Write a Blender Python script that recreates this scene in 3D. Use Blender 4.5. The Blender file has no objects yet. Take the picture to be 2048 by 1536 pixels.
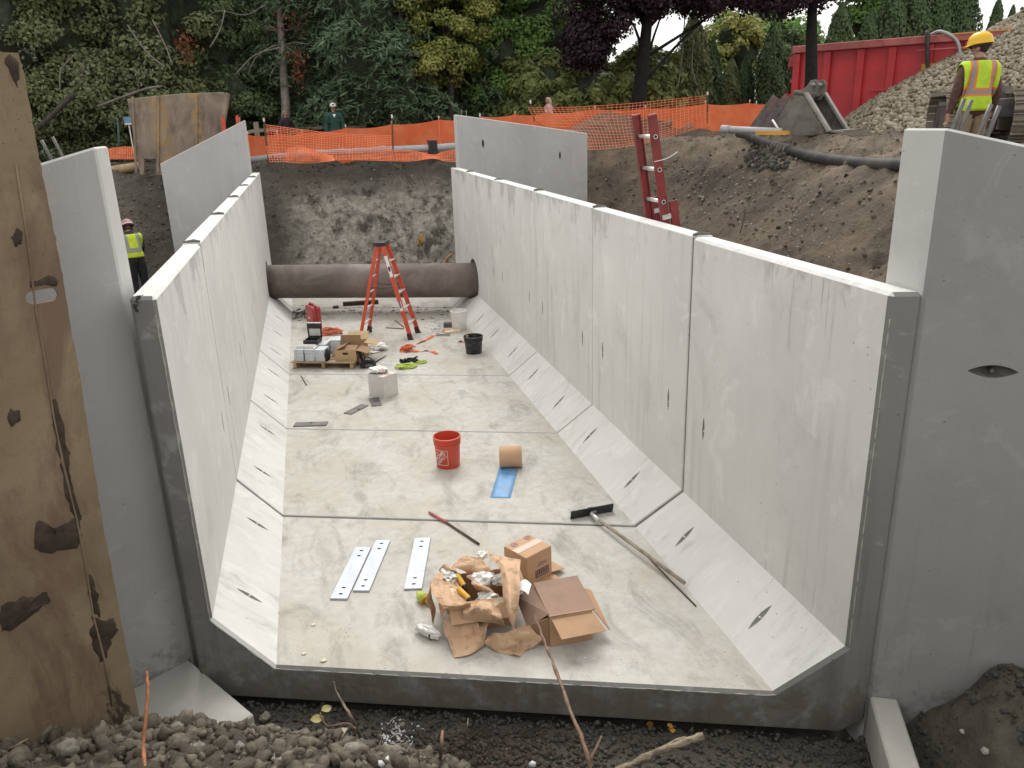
import bpy, bmesh, math, random
import numpy as np
from mathutils import Vector, Matrix, Euler, noise as mnoise

random.seed(7)
rng = np.random.default_rng(7)
SC = bpy.context.scene
COL = SC.collection
R = math.radians

# ------------------------------------------------------------------ camera
CAM_F = 1581.18                        # focal length in pixels of the 2048 px wide photograph
CAM_C = np.array([-1.0459, -4.4520, 3.7001])
CAM_PITCH, CAM_YAW, CAM_ROLL = 0.3229, -0.2394, -0.0323
_cy, _sy = math.cos(CAM_YAW), math.sin(CAM_YAW)
_cp, _sp = math.cos(CAM_PITCH), math.sin(CAM_PITCH)
_cr, _sr = math.cos(CAM_ROLL), math.sin(CAM_ROLL)
_X = np.array([_cy, _sy, 0.0]); _Y = np.array([-_sy, _cy, 0.0]); _Z = np.array([0, 0, 1.0])
CAM_FW = _Y * _cp - _Z * _sp
_U0 = _Y * _sp + _Z * _cp
CAM_R = _X * _cr + _U0 * _sr
CAM_U = -_X * _sr + _U0 * _cr
cam_data = bpy.data.cameras.new('camera')
cam = bpy.data.objects.new('camera', cam_data)
COL.objects.link(cam)
cam_data.sensor_fit = 'HORIZONTAL'
cam_data.sensor_width = 36.0
cam_data.lens = CAM_F / 2048 * 36.0
cam_data.clip_start = 0.05
cam_data.clip_end = 2000
_m = Matrix(((CAM_R[0], CAM_U[0], -CAM_FW[0], CAM_C[0]),
             (CAM_R[1], CAM_U[1], -CAM_FW[1], CAM_C[1]),
             (CAM_R[2], CAM_U[2], -CAM_FW[2], CAM_C[2]),
             (0, 0, 0, 1)))
cam.matrix_world = _m
SC.camera = cam

# ------------------------------------------------------------------ sky, sun, exposure (bright overcast)
SUN_EL, SUN_AZ = R(50), R(12)          # azimuth measured from +Y (up the culvert) towards +X
world = bpy.data.worlds.new('World')
SC.world = world
world.use_nodes = True
wn = world.node_tree
wn.nodes.clear()
_sky = wn.nodes.new('ShaderNodeTexSky')
_sky.sky_type = 'NISHITA'
_sky.sun_disc = False
_sky.sun_elevation = SUN_EL
_sky.sun_rotation = SUN_AZ
_sky.air_density = 1.0
_sky.dust_density = 4.0
_sky.ozone_density = 1.0
_hs = wn.nodes.new('ShaderNodeHueSaturation')
_hs.inputs['Saturation'].default_value = 0.10
_mx = wn.nodes.new('ShaderNodeMix'); _mx.data_type = 'RGBA'
_mx.inputs[0].default_value = 0.80
_mx.inputs[7].default_value = (8.65, 8.55, 8.35, 1)     # even cloud cover
_bg = wn.nodes.new('ShaderNodeBackground')
_bg.inputs['Strength'].default_value = 0.115
_wo = wn.nodes.new('ShaderNodeOutputWorld')
wn.links.new(_sky.outputs[0], _hs.inputs['Color'])
wn.links.new(_hs.outputs[0], _mx.inputs[6])
wn.links.new(_mx.outputs[2], _bg.inputs['Color'])
wn.links.new(_bg.outputs[0], _wo.inputs[0])
sun_d = bpy.data.lights.new('sun', 'SUN')
sun_d.energy = 1.5
sun_d.angle = R(30)
sun_d.color = (1.0, 0.975, 0.94)
sun = bpy.data.objects.new('sun', sun_d)
COL.objects.link(sun)
_sd = Vector((math.sin(SUN_AZ) * math.cos(SUN_EL), math.cos(SUN_AZ) * math.cos(SUN_EL), math.sin(SUN_EL)))
sun.rotation_euler = _sd.to_track_quat('Z', 'Y').to_euler()
sun.location = (0, 0, 40)
vs = SC.view_settings
vs.view_transform = 'Standard'
vs.look = 'None'
vs.exposure = 0.47
vs.gamma = 1.0
vs.use_curve_mapping = False
SC.cycles.max_bounces = 5
SC.cycles.diffuse_bounces = 3
SC.cycles.glossy_bounces = 2
SC.cycles.transmission_bounces = 4
SC.cycles.transparent_max_bounces = 6
SC.cycles.caustics_reflective = False
SC.cycles.caustics_refractive = False

# ------------------------------------------------------------------ pixels of the photograph to points
def ray(u, v):
    return CAM_FW + CAM_R * (u - 1024) / CAM_F - CAM_U * (v - 768) / CAM_F
def G(u, v, z=0.0):                     # point at height z
    d = ray(u, v); return Vector(CAM_C + d * ((z - CAM_C[2]) / d[2]))
def OX(u, v, x):
    d = ray(u, v); return Vector(CAM_C + d * ((x - CAM_C[0]) / d[0]))
def OP(u, v, P, n):                     # point on a plane
    d = ray(u, v); n = np.array(n); return Vector(CAM_C + d * (np.dot(np.array(P) - CAM_C, n) / np.dot(d, n)))
def D(u, v, dep):                       # point at a distance along the view
    return Vector(CAM_C + ray(u, v) * dep)
def VH(u, v, P):                        # point above or below P, on the upright plane through P that faces the camera
    return OP(u, v, P, (CAM_FW[0], CAM_FW[1], 0))

# ------------------------------------------------------------------ numpy value noise
def _hash(ix, iy, iz, s):
    h = (ix.astype(np.int64) * 374761393 + iy.astype(np.int64) * 668265263 + iz.astype(np.int64) * 2147483647 + s * 974634777) & 0xFFFFFFFF
    h = ((h ^ (h >> 13)) * 1274126177) & 0xFFFFFFFF
    h = h ^ (h >> 16)
    return (h & 0xFFFF) / 32767.5 - 1.0
def vnoise(x, y, z=None, s=0):
    x = np.asarray(x, float); y = np.asarray(y, float)
    z = np.zeros_like(x) if z is None else np.asarray(z, float)
    ix, iy, iz = np.floor(x), np.floor(y), np.floor(z)
    fx, fy, fz = x - ix, y - iy, z - iz
    fx, fy, fz = [f * f * (3 - 2 * f) for f in (fx, fy, fz)]
    r = 0
    for dx in (0, 1):
        for dy in (0, 1):
            for dz in (0, 1):
                w = (fx if dx else 1 - fx) * (fy if dy else 1 - fy) * (fz if dz else 1 - fz)
                r = r + w * _hash(ix + dx, iy + dy, iz + dz, s)
    return r
def fbm(x, y, z=None, s=0, o=4):
    r, a, f = 0, 1.0, 1.0
    for i in range(o):
        x, y = x * 0.8 - y * 0.6 + 3.7, x * 0.6 + y * 0.8 + 1.3      # turn each octave so that no lattice shows
        r = r + a * vnoise(x * f, y * f, None if z is None else z * f, s + i * 17)
        a *= 0.5; f *= 2.03
    return r / 1.9

# ------------------------------------------------------------------ objects
def link(o, parent=None):
    COL.objects.link(o)
    if parent is not None:
        o.parent = parent
    return o
def tag(o, label=None, cat=None, group=None, kind=None):
    if label: o['label'] = label
    if cat: o['category'] = cat
    if group: o['group'] = group
    if kind: o['kind'] = kind
    return o
def thing(name, label, cat, loc=(0, 0, 0), rotz=0.0, group=None, rot=None):
    o = bpy.data.objects.new(name, None)
    o.empty_display_size = 0.1
    o.location = loc
    o.rotation_euler = rot if rot is not None else (0, 0, rotz)
    link(o)
    return tag(o, label, cat, group)
def np_mesh(name, verts, faces, mats=None, mi=None, smooth=False):
    """faces: an (n,k) array or a list of lists"""
    me = bpy.data.meshes.new(name)
    if isinstance(faces, np.ndarray):
        n, k = faces.shape
        me.vertices.add(len(verts)); me.vertices.foreach_set('co', np.asarray(verts, np.float32).ravel())
        me.loops.add(n * k); me.loops.foreach_set('vertex_index', faces.astype(np.int32).ravel())
        me.polygons.add(n)
        me.polygons.foreach_set('loop_start', np.arange(0, n * k, k, dtype=np.int32))
        me.polygons.foreach_set('loop_total', np.full(n, k, np.int32))
        me.update(calc_edges=True)
    else:
        me.from_pydata([tuple(v) for v in verts], [], faces)
    if mats is not None:
        for m in (mats if isinstance(mats, (list, tuple)) else [mats]):
            me.materials.append(m)
    if mi is not None:
        me.polygons.foreach_set('material_index', np.asarray(mi, np.int32))
    if smooth:
        me.polygons.foreach_set('use_smooth', np.ones(len(me.polygons), bool))
    me.update()
    return me
class B:
    def __init__(s):
        s.v = []; s.f = []; s.m = []
    def add(s, verts, faces, mi=0, M=None):
        k = len(s.v)
        for p in verts:
            p = Vector(p)
            s.v.append(M @ p if M is not None else p)
        for f in faces:
            s.f.append([i + k for i in f]); s.m.append(mi)
        return s
    def box(s, c, size, rot=None, mi=0, M=None):
        hx, hy, hz = size[0] / 2, size[1] / 2, size[2] / 2
        T = Matrix.Translation(Vector(c))
        if rot is not None:
            T = T @ (rot.to_4x4() if isinstance(rot, Matrix) else Euler(rot).to_matrix().to_4x4())
        if M is not None: T = M @ T
        vs_ = [(x, y, z) for z in (-hz, hz) for y in (-hy, hy) for x in (-hx, hx)]
        return s.add(vs_, [(0, 2, 3, 1), (4, 5, 7, 6), (0, 1, 5, 4), (2, 6, 7, 3), (0, 4, 6, 2), (1, 3, 7, 5)], mi, T)
    def bar(s, a, b, w, h, up=(0, 0, 1), mi=0):   # square bar from a to b
        a, b = Vector(a), Vector(b)
        d = (b - a).normalized()
        sd = d.cross(Vector(up))
        if sd.length < 1e-4: sd = d.cross(Vector((1, 0, 0)))
        sd.normalize(); u2 = sd.cross(d)
        vs_ = []
        for p in (a, b):
            for i, j in ((-1, -1), (1, -1), (1, 1), (-1, 1)):
                vs_.append(p + sd * (i * w / 2) + u2 * (j * h / 2))
        return s.add(vs_, [(3, 2, 1, 0), (4, 5, 6, 7), (0, 1, 5, 4), (1, 2, 6, 5), (2, 3, 7, 6), (3, 0, 4, 7)], mi)
    def tube(s, pts, r, n=8, mi=0, caps=True):
        pts = [Vector(p) for p in pts]
        if not isinstance(r, (list, tuple)): r = [r] * len(pts)
        vs_, fs = [], []
        prev = None
        for i, p in enumerate(pts):
            d = (pts[min(i + 1, len(pts) - 1)] - pts[max(i - 1, 0)])
            d = d.normalized() if d.length > 1e-9 else Vector((0, 0, 1))
            if prev is None:
                a = d.cross(Vector((0, 0, 1)))
                if a.length < 0.05: a = d.cross(Vector((1, 0, 0)))
            else:
                a = prev - d * prev.dot(d)
                if a.length < 1e-6: a = d.cross(Vector((1, 0, 0)))
            a.normalize(); prev = a; b = d.cross(a)
            for k in range(n):
                t = 2 * math.pi * k / n
                vs_.append(p + (a * math.cos(t) + b * math.sin(t)) * r[i])
        for i in range(len(pts) - 1):
            for k in range(n):
                k2 = (k + 1) % n
                fs.append((i * n + k, i * n + k2, (i + 1) * n + k2, (i + 1) * n + k))
        if caps:
            fs.append(tuple(range(n))[::-1]); fs.append(tuple((len(pts) - 1) * n + k for k in range(n)))
        return s.add(vs_, fs, mi)
    def lathe(s, prof, n=24, mi=0, M=None, caps=(True, True), sx=1, sy=1):
        vs_, fs = [], []
        for r, z in prof:
            for k in range(n):
                t = 2 * math.pi * k / n
                vs_.append((r * math.cos(t) * sx, r * math.sin(t) * sy, z))
        for i in range(len(prof) - 1):
            for k in range(n):
                k2 = (k + 1) % n
                fs.append((i * n + k, i * n + k2, (i + 1) * n + k2, (i + 1) * n + k))
        if caps[0]: fs.append(tuple(range(n))[::-1])
        if caps[1]: fs.append(tuple((len(prof) - 1) * n + k for k in range(n)))
        return s.add(vs_, fs, mi, M)
    def prism(s, poly, h, M=None, mi=0, z0=0.0):
        n = len(poly)
        vs_ = [(x, y, z0) for x, y in poly] + [(x, y, z0 + h) for x, y in poly]
        fs = [tuple(range(n))[::-1], tuple(range(n, 2 * n))] + [(i, (i + 1) % n, n + (i + 1) % n, n + i) for i in range(n)]
        return s.add(vs_, fs, mi, M)
    def loft(s, loops, mi=0, caps=True):          # equal length closed loops of points
        n = len(loops[0]); vs_ = [p for l in loops for p in l]; fs = []
        for i in range(len(loops) - 1):
            for k in range(n):
                fs.append((i * n + k, i * n + (k + 1) % n, (i + 1) * n + (k + 1) % n, (i + 1) * n + k))
        if caps:
            fs.append(tuple(range(n))[::-1]); fs.append(tuple((len(loops) - 1) * n + k for k in range(n)))
        return s.add(vs_, fs, mi)
    def mesh(s, name, mats, smooth=False):
        me = bpy.data.meshes.new(name)
        me.from_pydata([tuple(p) for p in s.v], [], s.f)
        for m in (mats if isinstance(mats, (list, tuple)) else [mats]):
            me.materials.append(m)
        me.polygons.foreach_set('material_index', s.m)
        bm = bmesh.new(); bm.from_mesh(me)
        bmesh.ops.recalc_face_normals(bm, faces=bm.faces)
        bm.to_mesh(me); bm.free()
        if smooth:
            me.polygons.foreach_set('use_smooth', [True] * len(me.polygons))
        me.update()
        return me
    def build(s, name, mats, parent=None, smooth=False, loc=None, rot=None, bevel=0.0, seg=2, world=False, solid=0.0, auto=False):
        """world: the points are world points; they are moved into the parent's (or own) space"""
        if world:
            if parent is not None:
                inv = (Matrix.Translation(parent.location) @ parent.rotation_euler.to_matrix().to_4x4()).inverted()
                if parent.parent is not None:
                    pp = parent.parent
                    inv = inv @ (Matrix.Translation(pp.location) @ pp.rotation_euler.to_matrix().to_4x4()).inverted()
                s.v = [inv @ p for p in s.v]
            else:
                lo = Vector((sum(p.x for p in s.v) / len(s.v), sum(p.y for p in s.v) / len(s.v), min(p.z for p in s.v)))
                s.v = [p - lo for p in s.v]; loc = lo
        o = bpy.data.objects.new(name, s.mesh(name, mats, smooth or auto))
        if loc is not None: o.location = loc
        if rot is not None: o.rotation_euler = rot
        link(o, parent)
        if solid:
            md = o.modifiers.new('thick', 'SOLIDIFY'); md.thickness = solid; md.offset = 0
        if bevel:
            md = o.modifiers.new('edge', 'BEVEL'); md.width = bevel; md.segments = seg; md.limit_method = 'ANGLE'; md.angle_limit = R(35)
        if auto:
            md = o.modifiers.new('split', 'EDGE_SPLIT'); md.split_angle = R(38)
        return o
def copy_tree(o, parent=None):
    c = o.copy(); COL.objects.link(c); c.parent = parent
    for ch in list(o.children): copy_tree(ch, c)
    return c
def obj(name, me, parent=None, loc=None, rot=None, scale=None):
    o = bpy.data.objects.new(name, me)
    if loc is not None: o.location = loc
    if rot is not None: o.rotation_euler = rot
    if scale is not None: o.scale = scale if hasattr(scale, '__len__') else (scale,) * 3
    return link(o, parent)
def arc(c, r, a0, a1, n, ax=Vector((1, 0, 0)), ay=Vector((0, 0, 1))):
    c = Vector(c)
    return [c + ax * (r * math.cos(a0 + (a1 - a0) * i / n)) + ay * (r * math.sin(a0 + (a1 - a0) * i / n)) for i in range(n + 1)]
def smooth_pts(pts, n=6):                         # Catmull-Rom
    pts = [Vector(p) for p in pts]
    P = [pts[0] * 2 - pts[1]] + pts + [pts[-1] * 2 - pts[-2]]
    out = []
    for i in range(1, len(P) - 2):
        for k in range(n):
            t = k / n
            a, b, c, d = P[i - 1], P[i], P[i + 1], P[i + 2]
            out.append(0.5 * ((2 * b) + (c - a) * t + (2 * a - 5 * b + 4 * c - d) * t * t + (3 * b - a - 3 * c + d) * t ** 3))
    out.append(pts[-1])
    return out
def text_verts(txt, size):
    cu = bpy.data.curves.new('lettering', 'FONT')
    cu.body = txt; cu.size = size; cu.align_x = 'CENTER'; cu.align_y = 'CENTER'; cu.offset = size * 0.022
    o = bpy.data.objects.new('lettering', cu); COL.objects.link(o)
    bpy.context.view_layer.update()
    me = bpy.data.meshes.new_from_object(o.evaluated_get(bpy.context.evaluated_depsgraph_get()))
    vs_ = [v.co.copy() for v in me.vertices]; fs = [list(p.vertices) for p in me.polygons]
    bpy.data.objects.remove(o); bpy.data.curves.remove(cu); bpy.data.meshes.remove(me)
    return vs_, fs

# ------------------------------------------------------------------ materials
class M_:
    def __init__(s, name):
        s.m = bpy.data.materials.new(name); s.m.use_nodes = True
        s.t = s.m.node_tree; s.t.nodes.clear()
        s.out = s.t.nodes.new('ShaderNodeOutputMaterial')
    def n(s, typ, ins=None, **props):
        k = s.t.nodes.new('ShaderNode' + typ)
        for a, b in props.items(): setattr(k, a, b)
        for a, b in (ins or {}).items():
            if isinstance(b, bpy.types.NodeSocket): s.t.links.new(b, k.inputs[a])
            else: k.inputs[a].default_value = b
        return k
    def pos(s): return s.n('NewGeometry').outputs['Position']
    def nrm(s): return s.n('NewGeometry').outputs['Normal']
    def objc(s): return s.n('TexCoord').outputs['Object']
    def mapv(s, v, scale=(1, 1, 1), rot=(0, 0, 0), loc=(0, 0, 0)):
        return s.n('Mapping', {'Vector': v, 'Scale': scale, 'Rotation': rot, 'Location': loc}).outputs[0]
    def noise(s, v, scale, detail=4, rough=0.55, dist=0.0):
        return s.n('TexNoise', {'Vector': v, 'Scale': scale, 'Detail': detail, 'Roughness': rough, 'Distortion': dist}).outputs[0]
    def vor(s, v, scale, feature='F1', rnd=1.0):
        return s.n('TexVoronoi', {'Vector': v, 'Scale': scale, 'Randomness': rnd}, feature=feature).outputs[0]
    def rng(s, x, a, b, c=0.0, d=1.0):
        return s.n('MapRange', {0: x, 1: a, 2: b, 3: c, 4: d}, clamp=True).outputs[0]
    def math(s, op, a, b=0.0):
        return s.n('Math', {0: a, 1: b}, operation=op).outputs[0]
    def mix(s, f, a, b, blend='MIX'):
        def c4(c): return c if isinstance(c, bpy.types.NodeSocket) else ((*c, 1.0) if len(c) == 3 else c)
        return s.n('Mix', {0: f, 6: c4(a), 7: c4(b)}, data_type='RGBA', blend_type=blend).outputs[2]
    def sep(s, v):
        k = s.n('SeparateXYZ', {0: v}); return k.outputs
    def bump(s, h, strength=0.3, dist=0.01):
        return s.n('Bump', {'Height': h, 'Strength': strength, 'Distance': dist}).outputs[0]
    def bsdf(s, col, rough=0.7, metal=0.0, normal=None, **kw):
        c = col if isinstance(col, bpy.types.NodeSocket) else (*col, 1.0)
        ins = {'Base Color': c, 'Roughness': rough, 'Metallic': metal}
        if normal is not None: ins['Normal'] = normal
        for a, b in kw.items(): ins[a.replace('_', ' ')] = b
        k = s.n('BsdfPrincipled', ins)
        s.t.links.new(k.outputs[0], s.out.inputs[0])
        return s.m
def simple(name, c, rough=0.6, metal=0.0, var=0.25, scale=6.0, dirt=None, dirt_amt=0.5, dirt_scale=3.0, bump=0.15, bscale=40.0, coord='obj'):
    k = M_(name)
    v = k.objc() if coord == 'obj' else k.pos()
    n1 = k.noise(v, scale, 3)
    lo = tuple(x * (1 - var) for x in c); hi = tuple(min(1, x * (1 + var)) for x in c)
    col = k.mix(k.rng(n1, 0.3, 0.7), lo, hi)
    if dirt is not None:
        n2 = k.noise(v, dirt_scale, 5, 0.65)
        col = k.mix(k.math('MULTIPLY', k.rng(n2, 0.48, 0.66), dirt_amt), col, dirt)
    nr = k.bump(k.noise(v, bscale, 4), bump, 0.004) if bump else None
    return k.bsdf(col, rough, metal, nr)

def concrete(name, base, dark, light, streak=0.5, floor=True, damp=0.0, top=0.0, splash=False):
    k = M_(name); p = k.pos(); nz = k.sep(k.nrm())[2]
    n1 = k.noise(p, 0.9, 4, 0.6)
    col = k.mix(k.rng(n1, 0.32, 0.68), tuple(x * 0.92 for x in base), tuple(min(1, x * 1.05) for x in base))
    vert = k.rng(k.math('ABSOLUTE', nz), 0.35, 0.2)
    # vertical form streaks and runs
    s1 = k.noise(k.mapv(p, (10, 10, 0.5)), 1.0, 3, 0.6)
    s2 = k.noise(p, 0.55, 3, 0.5)
    st = k.math('MULTIPLY', k.math('MULTIPLY', k.rng(s1, 0.52, 0.76), k.rng(s2, 0.40, 0.62)), vert)
    col = k.mix(k.math('MULTIPLY', st, streak), col, dark)
    s3 = k.noise(k.mapv(p, (26, 26, 1.1), loc=(3, 1, 5)), 1.0, 3, 0.55)
    st3 = k.math('MULTIPLY', k.math('MULTIPLY', k.rng(s3, 0.64, 0.72), k.rng(k.noise(p, 1.1, 3), 0.5, 0.62)), vert)
    col = k.mix(k.math('MULTIPLY', st3, streak * 1.1), col, tuple(x * 0.75 for x in dark))
    # pale laitance patches
    w = k.noise(p, 2.6, 4, 0.7, 0.6)
    col = k.mix(k.math('MULTIPLY', k.rng(w, 0.57, 0.66), 0.5), col, light)
    # dull smudges
    w2 = k.noise(k.mapv(p, loc=(7, 3, 2)), 1.7, 4, 0.7, 0.4)
    col = k.mix(k.math('MULTIPLY', k.rng(w2, 0.58, 0.72), 0.26), col, dark)
    # bug holes
    bh = k.math('MULTIPLY', k.rng(k.vor(p, 15.0), 0.11, 0.05), k.rng(k.noise(p, 1.6, 4, 0.7), 0.54, 0.62))
    bh2 = k.math('MULTIPLY', k.rng(k.vor(k.mapv(p, loc=(2, 8, 1)), 38.0), 0.12, 0.05), k.rng(k.noise(p, 2.3, 3), 0.50, 0.58))
    holes = k.math('MAXIMUM', bh, bh2)
    col = k.mix(k.math('MULTIPLY', holes, 0.75), col, tuple(x * 0.35 for x in dark))
    if floor:
        # haunch: scuffs that run down the slope
        slope = k.math('MULTIPLY', k.rng(nz, 0.45, 0.55), k.rng(nz, 0.93, 0.85))
        h1 = k.noise(k.mapv(p, (2.6, 8, 2.6)), 1.0, 5, 0.7, 0.5)
        hs = k.math('MULTIPLY', k.math('MULTIPLY', k.rng(h1, 0.50, 0.68), k.rng(k.noise(p, 1.3, 3), 0.40, 0.6)), slope)
        col = k.mix(k.math('MULTIPLY', hs, 0.50), col, dark)
        col = k.mix(k.math('MULTIPLY', k.math('MULTIPLY', k.rng(k.noise(k.mapv(p, (3, 9, 3), loc=(4, 4, 4)), 1.0, 4), 0.53, 0.66), slope), 0.35), col, light)
        # floor: thin mud film, grey scuffs, crumbs
        zz = k.sep(p)[2]
        fl = k.math('MULTIPLY', k.rng(nz, 0.93, 0.97), k.rng(zz, 0.6, 0.4))
        col = k.mix(k.math('MULTIPLY', fl, 0.85), col, k.mix(k.rng(k.noise(p, 9, 4, 0.75), 0.35, 0.65), (0.44, 0.425, 0.385), (0.59, 0.575, 0.535)))
        f1 = k.noise(k.mapv(p, (1.0, 1.0, 1.0)), 0.75, 4, 0.62, 0.5)
        col = k.mix(k.math('MULTIPLY', k.math('MULTIPLY', k.rng(f1, 0.30, 0.70), fl), 0.85), col, (0.42, 0.385, 0.315))
        f2 = k.noise(k.mapv(p, (1.6, 0.7, 1), rot=(0, 0, 0.5)), 1.9, 5, 0.72, 0.7)
        col = k.mix(k.math('MULTIPLY', k.math('MULTIPLY', k.rng(f2, 0.50, 0.70), fl), 0.62), col, (0.19, 0.178, 0.15))
        f3 = k.noise(k.mapv(p, loc=(11, 5, 0)), 1.1, 4, 0.7, 1.0)
        col = k.mix(k.math('MULTIPLY', k.math('MULTIPLY', k.rng(f3, 0.54, 0.70), fl), 0.55), col, (0.56, 0.55, 0.52))
        f4 = k.math('MULTIPLY', k.rng(k.vor(p, 22.0), 0.16, 0.07), k.rng(k.noise(p, 1.9, 5, 0.7), 0.5, 0.6))
        col = k.mix(k.math('MULTIPLY', k.math('MULTIPLY', f4, fl), 0.8), col, (0.09, 0.08, 0.065))
        f5 = k.math('MULTIPLY', k.rng(k.noise(p, 30, 5, 0.75), 0.60, 0.70), k.rng(k.noise(k.mapv(p, loc=(3, 9, 0)), 1.3, 5, 0.7), 0.5, 0.66))
        col = k.mix(k.math('MULTIPLY', k.math('MULTIPLY', f5, fl), 0.6), col, (0.12, 0.105, 0.085))
    if top:        # damp patches that hang from the top edge, rain runs below them
        zz2 = k.sep(p)[2]
        tn = k.noise(k.mapv(p, (1.0, 1.0, 0.55)), 2.1, 5, 0.7, 0.3)
        tf = k.rng(k.math('SUBTRACT', tn, k.math('MULTIPLY', k.math('SUBTRACT', top, zz2), 0.42)), 0.47, 0.55)
        col = k.mix(k.math('MULTIPLY', k.math('MULTIPLY', tf, vert), 0.55), col, dark)
        ln = k.noise(k.mapv(p, (7, 7, 1.6), loc=(1, 5, 2)), 1.0, 4, 0.7, 0.5)
        col = k.mix(k.math('MULTIPLY', k.math('MULTIPLY', k.rng(ln, 0.60, 0.68), k.math('MULTIPLY', vert, k.rng(k.noise(p, 0.8, 3), 0.45, 0.6))), 0.6), col, light)
    if splash:     # mud thrown up along the foot
        zz3 = k.sep(p)[2]
        sf = k.rng(k.math('SUBTRACT', k.noise(p, 5.5, 6, 0.75), k.math('MULTIPLY', k.math('ADD', zz3, 0.1), 0.5)), 0.40, 0.56)
        col = k.mix(k.math('MULTIPLY', k.math('MULTIPLY', sf, vert), 0.6), col, (0.10, 0.085, 0.062))
    hgt = k.math('SUBTRACT', k.noise(p, 55, 3, 0.6), k.math('MULTIPLY', holes, 1.2))
    nr = k.bump(hgt, 0.35, 0.004)
    nr = k.n('Bump', {'Height': k.noise(p, 3.0, 3), 'Strength': 0.25, 'Distance': 0.02, 'Normal': nr}).outputs[0]
    return k.bsdf(col, 0.88 - 0.25 * damp, 0.0, nr)

MAT = {}
MAT['conc'] = concrete('concrete_interior', (0.665, 0.658, 0.635), (0.34, 0.335, 0.315), (0.78, 0.775, 0.755), 0.52, top=2.72)
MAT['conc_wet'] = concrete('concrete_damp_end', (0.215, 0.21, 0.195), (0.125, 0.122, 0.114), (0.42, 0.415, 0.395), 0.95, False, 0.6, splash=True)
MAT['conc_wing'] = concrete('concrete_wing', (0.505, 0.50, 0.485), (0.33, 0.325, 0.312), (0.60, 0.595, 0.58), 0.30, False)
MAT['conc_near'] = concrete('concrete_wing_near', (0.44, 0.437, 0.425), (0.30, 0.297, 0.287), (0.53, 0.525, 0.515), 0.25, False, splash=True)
MAT['conc_end_lit'] = concrete('concrete_lit_end', (0.56, 0.555, 0.535), (0.36, 0.355, 0.34), (0.68, 0.675, 0.66), 0.2, False)  # wing ends and tops: their light against the shaded faces painted as paler base
MAT['conc_wing_r'] = concrete('concrete_wing_shaded', (0.305, 0.302, 0.295), (0.205, 0.203, 0.197), (0.37, 0.366, 0.358), 0.30, False, splash=True)  # right wing: shade of its camera-facing side put into a darker base colour
MAT['conc_foot'] = concrete('concrete_footing', (0.40, 0.39, 0.355), (0.22, 0.21, 0.185), (0.5, 0.49, 0.46), 0.3, False)
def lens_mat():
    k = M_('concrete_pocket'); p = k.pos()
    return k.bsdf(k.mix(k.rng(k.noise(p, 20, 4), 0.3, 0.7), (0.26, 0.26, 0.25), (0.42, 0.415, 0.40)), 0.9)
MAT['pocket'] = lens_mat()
MAT['joint'] = simple('joint_sealant', (0.14, 0.135, 0.12), 0.8, var=0.4)

def soil_mat():
    k = M_('soil'); p = k.pos(); x, y, z = k.sep(p)
    n1 = k.noise(p, 0.55, 6, 0.65, 0.2)
    grey = k.mix(k.rng(n1, 0.35, 0.65), (0.064, 0.056, 0.045), (0.128, 0.112, 0.090))
    brown = k.mix(k.rng(n1, 0.33, 0.67), (0.078, 0.058, 0.042), (0.195, 0.148, 0.104))
    tan = k.mix(k.rng(n1, 0.35, 0.65), (0.13, 0.102, 0.074), (0.29, 0.23, 0.165))
    side = k.rng(k.math('ADD', x, k.math('MULTIPLY', k.noise(p, 0.5, 4), 4.0)), 5.4, 7.6)
    col = k.mix(side, grey, brown)
    top = k.math('MULTIPLY', k.rng(k.math('ADD', z, k.math('MULTIPLY', k.noise(p, 0.9, 4), 1.2)), 2.95, 3.5), k.rng(x, 4.5, 6.5))
    col = k.mix(k.math('MULTIPLY', top, 0.9), col, tan)
    # grey clay showing in the bank at the far end
    clay_n = k.noise(k.mapv(p, (1.3, 0.9, 0.8), rot=(0, 0.5, 0), loc=(5, 2, 0)), 1.0, 6, 0.72, 0.3)
    clay = k.math('MULTIPLY', k.rng(clay_n, 0.42, 0.50), k.math('MULTIPLY', k.rng(y, 14.6, 15.4), k.math('MULTIPLY', k.rng(z, 2.4, 1.7), k.rng(k.math('ABSOLUTE', k.math('SUBTRACT', x, 1.3)), 3.2, 2.4))))
    col = k.mix(k.math('MULTIPLY', clay, 0.85), col, k.mix(k.rng(k.noise(p, 6, 5), 0.35, 0.65), (0.27, 0.248, 0.205), (0.50, 0.468, 0.405)))
    # dry crumbly crust near the camera
    nearc = k.math('MULTIPLY', k.rng(y, 0.6, -0.4), k.rng(z, -0.27, 0.0))
    col = k.mix(k.math('MULTIPLY', nearc, 0.75), col, k.mix(k.rng(k.noise(p, 5, 6, 0.7), 0.35, 0.65), (0.085, 0.072, 0.052), (0.20, 0.175, 0.135)))
    # pebbles and pale crumbs
    v1 = k.vor(p, 9.0); v2 = k.vor(k.mapv(p, loc=(3, 3, 3)), 21.0)
    pb = k.math('MAXIMUM', k.math('MULTIPLY', k.rng(v1, 0.14, 0.09), k.rng(k.noise(p, 3.1, 2), 0.56, 0.6)), k.math('MULTIPLY', k.rng(v2, 0.16, 0.1), k.rng(k.noise(p, 4.7, 2), 0.55, 0.6)))
    col = k.mix(k.math('MULTIPLY', pb, 0.6), col, (0.34, 0.32, 0.27))
    # patches of damp
    col = k.mix(k.math('MULTIPLY', k.rng(k.noise(k.mapv(p, loc=(9, 1, 4)), 0.9, 6, 0.7), 0.5, 0.62), 0.55), col, (0.035, 0.030, 0.024))
    h = k.math('ADD', k.math('MULTIPLY', k.noise(p, 7, 8, 0.7), 1.0), k.math('MULTIPLY', pb, 0.12))
    return k.bsdf(col, 0.95, 0.0, k.bump(h, 1.0, 0.11))
MAT['soil'] = soil_mat()
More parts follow.
